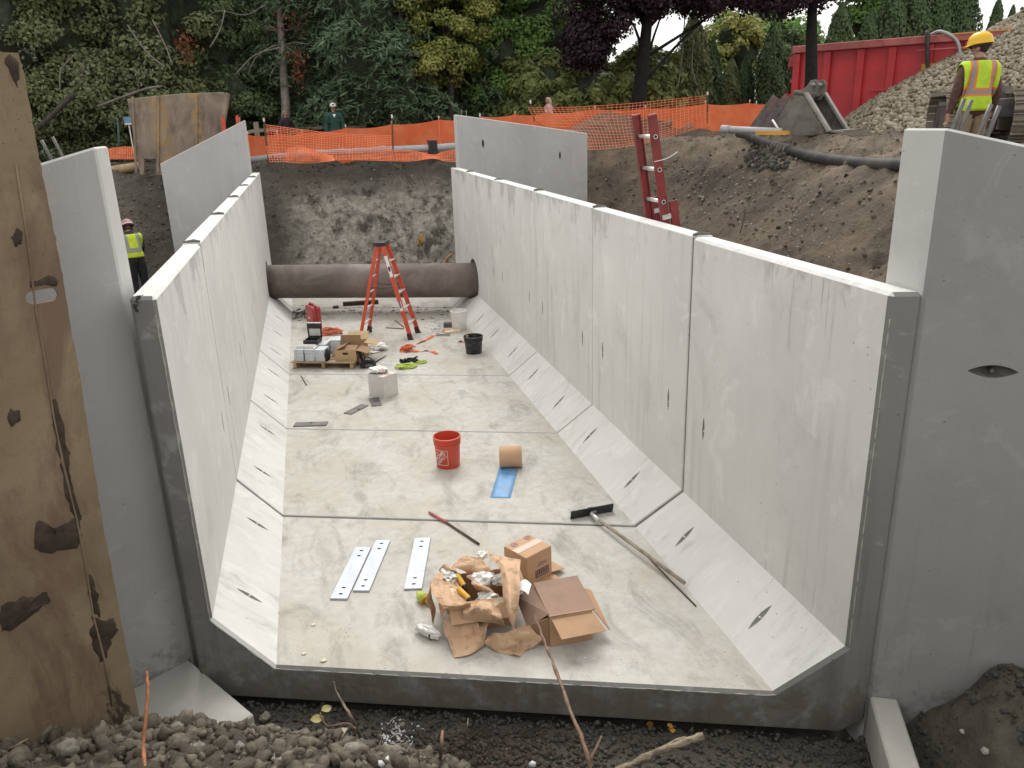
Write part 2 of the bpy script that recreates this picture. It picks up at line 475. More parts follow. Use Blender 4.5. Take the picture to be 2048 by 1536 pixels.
def rock_mat(name, c1, c2, c3, bsc=60):
    k = M_(name); p = k.pos(); g = k.n('NewGeometry').outputs['Random Per Island']
    col = k.mix(g, c1, c2)
    col = k.mix(k.rng(k.noise(p, 14, 5, 0.65), 0.45, 0.65), col, c3)
    return k.bsdf(col, 0.95, 0.0, k.bump(k.noise(p, bsc, 5, 0.7), 0.9, 0.014))
MAT['clod'] = rock_mat('clod', (0.085, 0.070, 0.050), (0.235, 0.205, 0.155), (0.125, 0.103, 0.075))
MAT['stone'] = rock_mat('stone', (0.20, 0.185, 0.145), (0.30, 0.28, 0.23), (0.15, 0.14, 0.11))
MAT['crush'] = rock_mat('crushed_gravel', (0.045, 0.042, 0.036), (0.105, 0.097, 0.083), (0.065, 0.058, 0.048))
MAT['cobble'] = rock_mat('cobble', (0.20, 0.168, 0.12), (0.43, 0.38, 0.29), (0.28, 0.24, 0.175))
MAT['pebble'] = rock_mat('pebble', (0.30, 0.28, 0.24), (0.52, 0.50, 0.45), (0.34, 0.32, 0.27))
def leaf_mat(name, c1, c2, c3, trans=0.25):
    k = M_(name); g = k.n('NewGeometry').outputs['Random Per Island']
    col = k.mix(g, c1, c2)
    col = k.mix(k.rng(k.noise(k.pos(), 0.45, 3), 0.42, 0.62), col, c3)
    d = k.n('BsdfPrincipled', {'Base Color': col, 'Roughness': 0.62, 'Specular IOR Level': 0.3})
    t = k.n('BsdfTranslucent', {'Color': col})
    mx = k.n('MixShader', {0: trans})
    k.t.links.new(d.outputs[0], mx.inputs[1]); k.t.links.new(t.outputs[0], mx.inputs[2])
    k.t.links.new(mx.outputs[0], k.out.inputs[0])
    return k.m
MAT['leaf_grey'] = leaf_mat('leaf_grey_green', (0.115, 0.145, 0.065), (0.278, 0.302, 0.151), (0.163, 0.189, 0.081))
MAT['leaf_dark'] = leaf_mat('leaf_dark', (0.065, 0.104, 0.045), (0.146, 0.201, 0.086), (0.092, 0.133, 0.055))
MAT['leaf_con'] = leaf_mat('conifer_spray', (0.059, 0.102, 0.054), (0.141, 0.205, 0.109), (0.084, 0.134, 0.070), 0.12)
MAT['leaf_yel'] = leaf_mat('leaf_yellow_green', (0.214, 0.237, 0.062), (0.428, 0.401, 0.122), (0.243, 0.277, 0.071))
MAT['leaf_bright'] = leaf_mat('leaf_bright_green', (0.121, 0.225, 0.058), (0.274, 0.402, 0.118), (0.165, 0.284, 0.072), 0.35)
MAT['leaf_rhodo'] = leaf_mat('leaf_glossy', (0.115, 0.157, 0.055), (0.390, 0.402, 0.145), (0.179, 0.215, 0.070))
MAT['leaf_plum'] = leaf_mat('leaf_purple', (0.024, 0.013, 0.020), (0.062, 0.034, 0.046), (0.034, 0.018, 0.026), 0.15)
MAT['leaf_arb'] = leaf_mat('arborvitae_spray', (0.044, 0.079, 0.033), (0.115, 0.169, 0.072), (0.067, 0.110, 0.044), 0.12)
MAT['leaf_rust'] = leaf_mat('leaf_rust', (0.15, 0.05, 0.025), (0.25, 0.09, 0.042), (0.18, 0.065, 0.03))
MAT['leaf_silver'] = leaf_mat('leaf_silver', (0.13, 0.15, 0.11), (0.26, 0.29, 0.23), (0.17, 0.19, 0.14))
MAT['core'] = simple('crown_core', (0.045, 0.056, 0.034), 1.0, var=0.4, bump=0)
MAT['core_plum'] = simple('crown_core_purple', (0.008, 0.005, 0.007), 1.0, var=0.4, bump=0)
MAT['bark'] = simple('bark', (0.055, 0.045, 0.036), 0.95, var=0.45, scale=9, bump=0.8, bscale=25)
MAT['bark_black'] = simple('bark_black', (0.014, 0.013, 0.013), 0.95, var=0.4, scale=9, bump=0.8, bscale=25)
MAT['bark_grey'] = simple('bark_grey', (0.19, 0.165, 0.145), 0.95, var=0.35, scale=7, bump=0.6, bscale=25)
MAT['twig'] = simple('twig', (0.20, 0.16, 0.115), 0.9, var=0.35, scale=20, bump=0.4)
MAT['twig_red'] = simple('twig_red', (0.33, 0.135, 0.065), 0.8, var=0.3, scale=22, bump=0.4)
MAT['twig_brown'] = simple('twig_brown', (0.19, 0.115, 0.075), 0.85, var=0.35, scale=22, bump=0.4)
MAT['wood'] = simple('raw_wood', (0.44, 0.31, 0.175), 0.85, var=0.25, scale=12, dirt=(0.16, 0.11, 0.07), dirt_amt=0.5)
MAT['wood_pale'] = simple('weathered_wood', (0.33, 0.28, 0.215), 0.9, var=0.3, scale=14, dirt=(0.13, 0.1, 0.08))
MAT['card'] = simple('cardboard', (0.52, 0.325, 0.195), 0.85, var=0.08, scale=3, dirt=(0.25, 0.15, 0.085), dirt_amt=0.4, bump=0.06, bscale=90)
MAT['card_grey'] = simple('cardboard_soiled', (0.315, 0.205, 0.15), 0.85, var=0.10, scale=3, dirt=(0.15, 0.10, 0.075), dirt_amt=0.45, bump=0.06, bscale=90)
MAT['card_pale'] = simple('cardboard_pale', (0.50, 0.345, 0.185), 0.85, var=0.1, scale=3, dirt=(0.26, 0.17, 0.095), dirt_amt=0.35, bump=0.06)
MAT['card_dark'] = simple('cardboard_inside', (0.30, 0.185, 0.105), 0.9, var=0.12, scale=3, bump=0.05)
MAT['paper'] = simple('kraft_paper', (0.60, 0.395, 0.245), 0.75, var=0.08, scale=4, dirt=(0.20, 0.12, 0.07), dirt_amt=0.6, dirt_scale=12, bump=0.4, bscale=22)
MAT['carton_white'] = simple('carton_white', (0.66, 0.635, 0.60), 0.8, var=0.07, scale=2.5, dirt=(0.36, 0.33, 0.29), dirt_amt=0.4, bump=0.05)
MAT['tape'] = simple('packing_tape', (0.60, 0.42, 0.33), 0.35, var=0.06, bump=0)
MAT['ink_blue'] = simple('ink_blue', (0.045, 0.045, 0.105), 0.7, var=0.3, bump=0)
MAT['ink_violet'] = simple('ink_violet', (0.22, 0.13, 0.20), 0.8, var=0.3, bump=0)
MAT['white_print'] = simple('white_print', (0.72, 0.60, 0.58), 0.6, var=0.12, bump=0)
MAT['white'] = simple('white_plastic', (0.82, 0.81, 0.78), 0.45, var=0.06, scale=3, dirt=(0.45, 0.42, 0.37), dirt_amt=0.45)
MAT['black'] = simple('black_plastic', (0.016, 0.016, 0.018), 0.45, var=0.3, scale=8, dirt=(0.13, 0.125, 0.12), dirt_amt=0.3, dirt_scale=14)
MAT['rubber'] = simple('rubber_hose', (0.030, 0.029, 0.028), 0.7, var=0.35, scale=5, dirt=(0.11, 0.095, 0.075), dirt_amt=0.6, dirt_scale=2)
MAT['red_bucket'] = simple('red_bucket_plastic', (0.60, 0.062, 0.030), 0.42, var=0.12, scale=6, dirt=(0.30, 0.12, 0.09), dirt_amt=0.4, dirt_scale=9)
MAT['red_fib'] = simple('fibreglass_orange_red', (0.62, 0.085, 0.042), 0.5, var=0.12, scale=8)
MAT['red_dark'] = simple('fibreglass_dark_red', (0.22, 0.026, 0.026), 0.55, var=0.25, scale=7, dirt=(0.28, 0.12, 0.10), dirt_amt=0.25)
MAT['red_case'] = simple('red_case_plastic', (0.37, 0.045, 0.048), 0.5, var=0.15, scale=6, dirt=(0.42, 0.2, 0.18), dirt_amt=0.35)
MAT['red_tank'] = simple('red_paint', (0.52, 0.032, 0.040), 0.45, var=0.16, scale=1.6, dirt=(0.24, 0.03, 0.03), dirt_amt=0.35, dirt_scale=1.2, bump=0.05)
MAT['red_faded'] = simple('red_paint_faded', (0.46, 0.13, 0.125), 0.6, var=0.2, scale=2, dirt=(0.24, 0.05, 0.05), dirt_amt=0.6, bump=0.05)
MAT['yellow'] = simple('yellow_paint', (0.62, 0.31, 0.04), 0.5, var=0.15, scale=3)
MAT['hat_yellow'] = simple('hard_hat_yellow', (0.78, 0.47, 0.012), 0.35, var=0.05, scale=3, bump=0)
MAT['alu'] = simple('aluminium', (0.72, 0.72, 0.70), 0.42, 0.75, var=0.12, scale=9, dirt=(0.4, 0.38, 0.35), dirt_amt=0.4)
MAT['galv'] = simple('galvanised_steel', (0.44, 0.475, 0.52), 0.5, 0.3, var=0.10, scale=9, dirt=(0.46, 0.46, 0.46), dirt_amt=0.35, dirt_scale=5)
MAT['box_pale'] = simple('box_pale_grey', (0.55, 0.585, 0.61), 0.6, var=0.10, scale=7, bump=0.05)
MAT['steel_dark'] = simple('mill_steel', (0.12, 0.115, 0.115), 0.55, 0.4, var=0.25, scale=8, dirt=(0.2, 0.17, 0.14), dirt_amt=0.35)
MAT['hole'] = simple('hole_dark', (0.025, 0.023, 0.02), 0.95, var=0.2, bump=0)
MAT['rebar'] = simple('dowel_steel', (0.17, 0.16, 0.15), 0.5, 0.6, var=0.2, scale=20)
MAT['rust_bar'] = simple('rusty_bar', (0.10, 0.065, 0.045), 0.85, 0.2, var=0.35, scale=18)
MAT['orange_fab'] = None
MAT['lime'] = simple('lime_cord', (0.44, 0.56, 0.09), 0.7, var=0.2, scale=20)
MAT['orange_strap'] = simple('orange_strap', (0.68, 0.15, 0.055), 0.7, var=0.12, scale=12)
MAT['orange_cord'] = simple('orange_cord', (0.58, 0.14, 0.06), 0.6, var=0.12, scale=12)
MAT['blue'] = simple('blue_membrane', (0.13, 0.33, 0.60), 0.5, var=0.14, scale=9, dirt=(0.30, 0.25, 0.2), dirt_amt=0.75, dirt_scale=11)
MAT['tube_yel'] = simple('yellow_tube', (0.62, 0.34, 0.035), 0.5, var=0.1, scale=10)
MAT['poly'] = simple('clear_wrap', (0.62, 0.61, 0.58), 0.3, var=0.12, scale=9, bump=0.5, bscale=18)
MAT['cream'] = simple('cream_paper', (0.68, 0.61, 0.43), 0.8, var=0.08, scale=8)
MAT['lime_powder'] = simple('white_root_mould', (0.60, 0.60, 0.60), 0.95, var=0.2, scale=20)
MAT['pvc_grey'] = simple('grey_pipe', (0.40, 0.41, 0.42), 0.5, var=0.12, scale=3, dirt=(0.26, 0.23, 0.2), dirt_amt=0.5)
MAT['cloth_black'] = simple('black_cloth', (0.022, 0.021, 0.023), 0.95, var=0.4, scale=8)
MAT['skin'] = simple('skin', (0.45, 0.235, 0.165), 0.55, var=0.1, scale=12, bump=0.05)
MAT['hair_grey'] = simple('hair_grey', (0.30, 0.25, 0.20), 0.8, var=0.3, scale=40)
MAT['hair_blond'] = simple('hair_blond', (0.55, 0.43, 0.30), 0.8, var=0.2, scale=40)
MAT['hair_dark'] = simple('hair_dark', (0.035, 0.026, 0.02), 0.8, var=0.3, scale=40)
MAT['shirt_brown'] = simple('plaid_brown', (0.10, 0.048, 0.040), 0.9, var=0.35, scale=28)
MAT['khaki'] = simple('khaki_cloth', (0.22, 0.17, 0.11), 0.9, var=0.2, scale=10, dirt=(0.12, 0.10, 0.07), dirt_amt=0.4)
MAT['jeans'] = simple('denim', (0.035, 0.045, 0.085), 0.9, var=0.25, scale=14)
MAT['green_jacket'] = simple('green_jacket', (0.018, 0.072, 0.062), 0.8, var=0.2, scale=8)
MAT['navy'] = simple('dark_jacket', (0.028, 0.022, 0.032), 0.85, var=0.25, scale=8)
MAT['pink'] = simple('pink_hoodie', (0.55, 0.38, 0.38), 0.9, var=0.14, scale=14)
MAT['boot'] = simple('boot', (0.06, 0.045, 0.032), 0.8, var=0.3)
MAT['hat_red'] = simple('hard_hat_faded_red', (0.36, 0.17, 0.165), 0.5, var=0.12)
MAT['eye'] = simple('eye', (0.02, 0.015, 0.012), 0.3, var=0.1, bump=0)
MAT['grey_fab'] = simple('grey_steel_dirty', (0.19, 0.176, 0.152), 0.7, 0.25, var=0.25, scale=4, dirt=(0.085, 0.07, 0.055), dirt_amt=0.8, dirt_scale=2.5)
MAT['grey_bright'] = simple('worn_steel_edge', (0.30, 0.28, 0.25), 0.55, 0.4, var=0.2, scale=6)
MAT['board_dark'] = simple('dark_plank', (0.10, 0.085, 0.08), 0.9, var=0.35, scale=9, dirt=(0.26, 0.08, 0.08), dirt_amt=0.35)
MAT['track'] = simple('track_steel', (0.26, 0.225, 0.18), 0.75, 0.25, var=0.3, scale=6, dirt=(0.075, 0.06, 0.045), dirt_amt=0.6)

def fabric_orange():
    k = M_('orange_fence_fabric'); p = k.pos()
    col = k.mix(k.rng(k.noise(p, 2.2, 5), 0.35, 0.65), (0.90, 0.20, 0.085), (0.98, 0.29, 0.14))
    d = k.n('BsdfDiffuse', {'Color': col}); t = k.n('BsdfTranslucent', {'Color': col})
    mx = k.n('MixShader', {0: 0.3}); k.t.links.new(d.outputs[0], mx.inputs[1]); k.t.links.new(t.outputs[0], mx.inputs[2])
    k.t.links.new(mx.outputs[0], k.out.inputs[0]); return k.m
MAT['orange_fab'] = fabric_orange()
MAT['orange_net'] = simple('orange_net', (0.92, 0.24, 0.10), 0.6, var=0.15, scale=4, bump=0)

def rust_plate():
    k = M_('rusty_sheet_steel'); p = k.pos()
    n1 = k.noise(p, 0.7, 7, 0.65, 0.5)
    col = k.mix(k.rng(n1, 0.34, 0.66), (0.195, 0.138, 0.084), (0.335, 0.262, 0.165))
    n2 = k.noise(k.mapv(p, (1.2, 1.2, 0.45), loc=(2, 2, 2)), 1.5, 7, 0.72, 0.6)
    col = k.mix(k.math('MULTIPLY', k.rng(n2, 0.48, 0.60), 0.75), col, (0.165, 0.105, 0.075))
    n3 = k.noise(k.mapv(p, loc=(8, 1, 3)), 2.4, 7, 0.75, 0.8)
    col = k.mix(k.math('MULTIPLY', k.rng(n3, 0.58, 0.72), 0.6), col, (0.37, 0.29, 0.185))
    n4 = k.noise(k.mapv(p, (1.5, 1.5, 0.5), loc=(1, 7, 3)), 1.5, 6, 0.7, 0.5)
    wet = k.rng(n4, 0.60, 0.635)
    col = k.mix(k.math('MULTIPLY', wet, 0.85), col, (0.035, 0.024, 0.016))
    sp = k.math('MULTIPLY', k.rng(k.vor(p, 26), 0.14, 0.06), k.rng(k.noise(p, 2.0, 4), 0.52, 0.6))
    col = k.mix(k.math('MULTIPLY', sp, 0.7), col, (0.07, 0.04, 0.025))
    nr = k.bump(k.noise(p, 38, 6, 0.7), 0.45, 0.006)
    return k.bsdf(col, 0.78, 0.15, nr)
MAT['rust'] = rust_plate()
def rust_pipe():
    k = M_('rusty_pipe'); p = k.pos()
    col = k.mix(k.rng(k.noise(p, 1.0, 7, 0.7, 0.5), 0.35, 0.65), (0.125, 0.098, 0.088), (0.23, 0.185, 0.168))
    col = k.mix(k.math('MULTIPLY', k.rng(k.noise(k.mapv(p, loc=(3, 0, 6)), 1.6, 6, 0.7, 0.8), 0.52, 0.68), 0.6), col, (0.32, 0.275, 0.25))
    return k.bsdf(col, 0.72, 0.2, k.bump(k.noise(p, 40, 5), 0.4, 0.004))
MAT['pipe'] = rust_pipe()
def trench_plate():
    k = M_('worn_trench_steel'); v = k.objc()
    n1 = k.noise(k.mapv(v, (2.2, 2.2, 1.1)), 1.0, 6, 0.7, 0.6)
    col = k.mix(k.rng(n1, 0.36, 0.64), (0.17, 0.13, 0.10), (0.36, 0.29, 0.225))
    x, y, z = k.sep(v)
    band = k.math('MULTIPLY', k.rng(k.math('ABSOLUTE', k.math('SUBTRACT', x, -0.28)), 0.28, 0.14), k.rng(k.noise(v, 3.2, 6, 0.75), 0.40, 0.56))
    col = k.mix(k.math('MULTIPLY', band, 0.6), col, (0.42, 0.255, 0.09))
    band2 = k.math('MULTIPLY', k.rng(k.math('ABSOLUTE', k.math('SUBTRACT', x, 0.62)), 0.16, 0.06), k.rng(k.noise(v, 4.0, 5), 0.46, 0.58))
    col = k.mix(k.math('MULTIPLY', band2, 0.7), col, (0.46, 0.28, 0.10))
    return k.bsdf(col, 0.75, 0.15, k.bump(k.noise(v, 30, 5), 0.4, 0.006))
MAT['trench'] = trench_plate()
def vest_mat(name, lime, trim, grey):
    """lime cloth with an encircling reflective band and two upright ones over the shoulders"""
    k = M_(name); v = k.objc(); x, y, z = k.sep(v)
    base = k.mix(k.rng(k.noise(v, 12, 4), 0.35, 0.65), tuple(c * 0.82 for c in lime), lime)
    hb = k.math('ABSOLUTE', k.math('SUBTRACT', z, 1.12)); ax = k.math('ABSOLUTE', k.math('SUBTRACT', k.math('ABSOLUTE', x), 0.125))
    up = k.math('GREATER_THAN', z, 1.12)
    o1 = k.math('MAXIMUM', k.math('LESS_THAN', hb, 0.048), k.math('MULTIPLY', k.math('LESS_THAN', ax, 0.042), up))
    g1 = k.math('MAXIMUM', k.math('LESS_THAN', hb, 0.026), k.math('MULTIPLY', k.math('LESS_THAN', ax, 0.022), up))
    col = k.mix(o1, base, trim); col = k.mix(g1, col, grey)
    return k.bsdf(col, 0.75, 0.0, k.bump(k.noise(v, 10, 4), 0.5, 0.02))
MAT['vest'] = vest_mat('hi_vis_vest', (0.50, 0.72, 0.035), (0.80, 0.20, 0.03), (0.30, 0.26, 0.25))
MAT['vest2'] = vest_mat('hi_vis_vest_plain', (0.60, 0.75, 0.035), (0.30, 0.32, 0.24), (0.30, 0.32, 0.25))
MAT['mudcake'] = simple('dried_mud', (0.052, 0.037, 0.026), 0.95, var=0.4, scale=14, bump=0.9, bscale=26)
def branch_mat():
    k = M_('split_branch'); v = k.pos()
    g = k.noise(k.mapv(v, (14, 60, 60), rot=(0, 0, -0.35)), 1.0, 4, 0.7)
    col = k.mix(k.rng(g, 0.40, 0.62), (0.30, 0.245, 0.17), (0.10, 0.075, 0.055))
    return k.bsdf(col, 0.9, 0.0, k.bump(g, 0.9, 0.01))
MAT['branch'] = branch_mat()
MAT['peat'] = rock_mat('peat', (0.028, 0.019, 0.013), (0.075, 0.052, 0.036), (0.045, 0.032, 0.022))
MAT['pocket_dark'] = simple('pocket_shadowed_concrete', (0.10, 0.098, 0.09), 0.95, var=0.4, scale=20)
# ================================================================== ground
K = -0.384                                  # skew of the culvert's joints
PIT = np.array([(-2.75, 0.62), (-4.4, 1.6), (-6.3, 4), (-6.3, 13.0), (-5.2, 15.4), (3.0, 15.4), (4.6, 13.5), (4.4, 9),
                (4.0, 5), (3.4, 1.2), (2.62, -0.72), (2.34, -1.35), (1.6, -2.3), (0.80, -1.70), (0.02, -0.86), (-0.55, -0.26), (-1.50, 0.20)])
def pit_sd(x, y):                            # distance outside the bottom of the dig (negative inside)
    x = np.asarray(x, float); y = np.asarray(y, float)
    d = np.full(x.shape, 1e9); ins = np.zeros(x.shape, bool)
    n = len(PIT)
    for i in range(n):
        a, b = PIT[i], PIT[(i + 1) % n]
        ex, ey = b - a
        t = np.clip(((x - a[0]) * ex + (y - a[1]) * ey) / (ex * ex + ey * ey), 0, 1)
        d = np.minimum(d, np.hypot(x - a[0] - t * ex, y - a[1] - t * ey))
        c = ((a[1] > y) != (b[1] > y)) & (x < (b[0] - a[0]) * (y - a[1]) / (b[1] - a[1] + 1e-12) + a[0])
        ins ^= c
    return np.where(ins, -d, d)
def sst(x, a, b):
    t = np.clip((x - a) / (b - a), 0, 1); return t * t * (3 - 2 * t)
def hbase(x, y):
    d = np.maximum(pit_sd(x, y), 0)
    right = sst(x, 2.0, 6.5)
    near = 1 - sst(y, -0.9, 1.4)
    plat = 2.66 + 0.36 * right * sst(y, 0, 6) + 0.10 * sst(x, 8, 14)
    plat = plat * (1 - near) + near * (2.05 + 0.15 * right)
    slope = 0.98 - 0.25 * right - 0.1 * sst(-x, 4, 7)
    slope = slope * (1 - near) + near * (0.86 - 0.36 * sst(x, 1.5, 2.8) - 0.22 * sst(-x, 1.2, 2.6))
    a = d * slope - 0.0; b = plat + 0.32; k = 0.5
    hh = np.clip(0.5 + 0.5 * (b - a) / k, 0, 1)
    z = b * (1 - hh) + a * hh - k * hh * (1 - hh)
    # keep the crust in front of the left wing low: it is a small ridge
    z = np.where(d > 0, z, 0.0)
    return z - 0.32, d
def hfun(x, y):
    x = np.asarray(x, float); y = np.asarray(y, float)
    z, d = hbase(x, y)
    m = sst(d, 0.0, 0.6)
    fade = 1 - sst(np.hypot(x, y - 6), 25, 60)
    z = z + (fbm(x * 0.55, y * 0.55, s=3) * 0.26 * m + fbm(x * 1.7, y * 1.7, s=5) * 0.13 * (0.25 + m * 0.75) + np.abs(fbm(x * 5, y * 5, s=8)) * 0.085 * (0.25 + m)) * (0.3 + 0.7 * fade)
    # clods and bucket marks on the cut faces
    cut_ = m * (1 - sst(d, 4.0, 6.0))
    z = z + cut_ * (0.10 * (0.5 - np.abs(fbm(x * 2.4 + 3, y * 2.4, s=31))) + 0.11 * (0.4 - np.abs(fbm(x * 4.6, y * 4.6 + 9, s=33))) - 0.05 * np.clip(np.sin((x * 0.8 + y) * 7 + 3 * fbm(x, y, s=9)), 0, 1) * np.clip(fbm(x * .7, y * .7, s=51) * 2, 0, 1))
    # gullies in the banks
    z = z - 0.28 * m * np.clip(fbm(x * 1.3 + 7, y * 0.6, s=21), 0, 1) * (1 - sst(d, 2.5, 4))
    # mound under the netting beside the far wing
    z = z + 0.75 * np.exp(-(((x - 8.6) / 2.0) ** 2 + ((y - 19.6) / 1.0) ** 2))
    # heap behind the left wall
    z = z + 1.15 * np.exp(-(((x + 3.3) / 0.8) ** 2 + ((y - 6.4) / 1.4) ** 2))
    # mud against the right wing
    z = z + 0.42 * sst(x, 2.30, 2.55) * (1 - sst(x, 4.5, 6)) * (1 - sst(y, -0.6, 0.2)) * sst(y, -4, -2.2) * (0.8 + 0.5 * vnoise(x * 2.2, y * 2.2, s=44)) + 0.14 * sst(x, 3.0, 3.6) * (1 - sst(x, 4.5, 6)) * (1 - sst(y, -0.9, 0.2)) * sst(y, -4, -2.2)
    # room for the precast: ground stays under the slab
    inside = (np.abs(x) < 2.35) & (y > K * x - 0.02) & (y < 14.0 + K * x)
    z = np.where(inside, np.minimum(z, -0.42), z)
    return z
def hz(x, y): return float(hfun(np.array([x]), np.array([y]))[0])
def T(u, v, t0=2.0, t1=60.0, off=0.0):       # where the ray of a pixel meets the ground
    d = ray(u, v); t = np.linspace(t0, t1, 1800)
    P = CAM_C[None, :] + d[None, :] * t[:, None]
    g = P[:, 2] - hfun(P[:, 0], P[:, 1]) - off
    i = np.argmax(g < 0)
    if g[i] >= 0: i = len(t) - 1
    return Vector(P[i])
def axis(a, b, fine, lo, hi, grow=1.18):
    c = list(np.arange(a, b + 1e-6, fine)); s = fine
    while c[-1] < hi: s *= grow; c.append(c[-1] + s)
    s = fine; pre = [c[0]]
    while pre[-1] > lo: s *= grow; pre.append(pre[-1] - s)
    return np.array(pre[::-1][:-1] + c)
gx = axis(-7.5, 11.5, 0.075, -220, 220); gy = axis(-3.2, 20.5, 0.075, -40, 420)
XX, YY = np.meshgrid(gx, gy)
ZZ = hfun(XX, YY)
nx, ny = len(gx), len(gy)
idx = np.arange(nx * ny).reshape(ny, nx)
gf = np.stack([idx[:-1, :-1].ravel(), idx[:-1, 1:].ravel(), idx[1:, 1:].ravel(), idx[1:, :-1].ravel()], 1)
ground = obj('ground', np_mesh('ground', np.stack([XX.ravel(), YY.ravel(), ZZ.ravel()], 1), gf, MAT['soil'], smooth=True))
tag(ground, 'dark dug earth of the pit, its banks and the ground beyond', 'ground', kind='structure')

# ================================================================== culvert of precast sections
WI, WF, HH, HT, TW, TS = 2.03, 1.6295, 0.383, 2.724, 0.165, 0.30
XO = WI + TW
PROFILE = [(-WF, 0), (WF, 0), (WI, HH), (WI, HT), (XO, HT), (XO, -TS + 0.12), (XO - 0.14, -TS), (-XO + 0.14, -TS), (-XO, -TS + 0.12), (-XO, HT), (-WI, HT), (-WI, HH)]
JOINTS = [0.0, 2.411, 4.863, 7.290, 9.726, 12.17, 13.90]
PIPE_S, PIPE_Z, PIPE_R = 11.86, 0.645, 0.345
def lens_cutter(c, axis_dir, nrm, L, W, Dp):
    """spindle shaped lifting pocket"""
    a = Vector(axis_dir).normalized(); n = Vector(nrm).normalized(); b = n.cross(a)
    bb = B(); loops = []
    for i in range(11):
        t = -1 + 2 * i / 10; w = max(0.02, 1 - t * t)
        loops.append([Vector(c) + a * (t * L / 2) + b * (math.cos(q) * W / 2 * w) + n * (math.sin(q) * Dp * w) for q in [2 * math.pi * j / 12 for j in range(12)]])
    bb.loft(loops)
    return bb
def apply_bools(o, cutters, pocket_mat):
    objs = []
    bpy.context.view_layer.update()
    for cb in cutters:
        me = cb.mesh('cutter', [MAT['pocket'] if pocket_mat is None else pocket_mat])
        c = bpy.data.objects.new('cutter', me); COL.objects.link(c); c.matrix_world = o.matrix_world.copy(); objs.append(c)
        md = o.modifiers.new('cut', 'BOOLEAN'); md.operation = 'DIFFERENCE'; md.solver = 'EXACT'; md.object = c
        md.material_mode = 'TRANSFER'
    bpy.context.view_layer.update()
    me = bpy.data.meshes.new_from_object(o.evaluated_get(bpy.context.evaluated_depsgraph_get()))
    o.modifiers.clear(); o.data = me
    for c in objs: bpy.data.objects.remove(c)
hn = {1: Vector((-HH, 0, WI - WF)).normalized(), -1: Vector((HH, 0, WI - WF)).normalized()}
names = ['nearest to the camera, with the damp grey end face', 'second from the camera, holding the red bucket', 'third from the camera, under the white carton',
         'fourth from the camera, under the wooden pallet', 'fifth from the camera, pierced by the rusty pipe', 'last one at the far end behind the pipe']
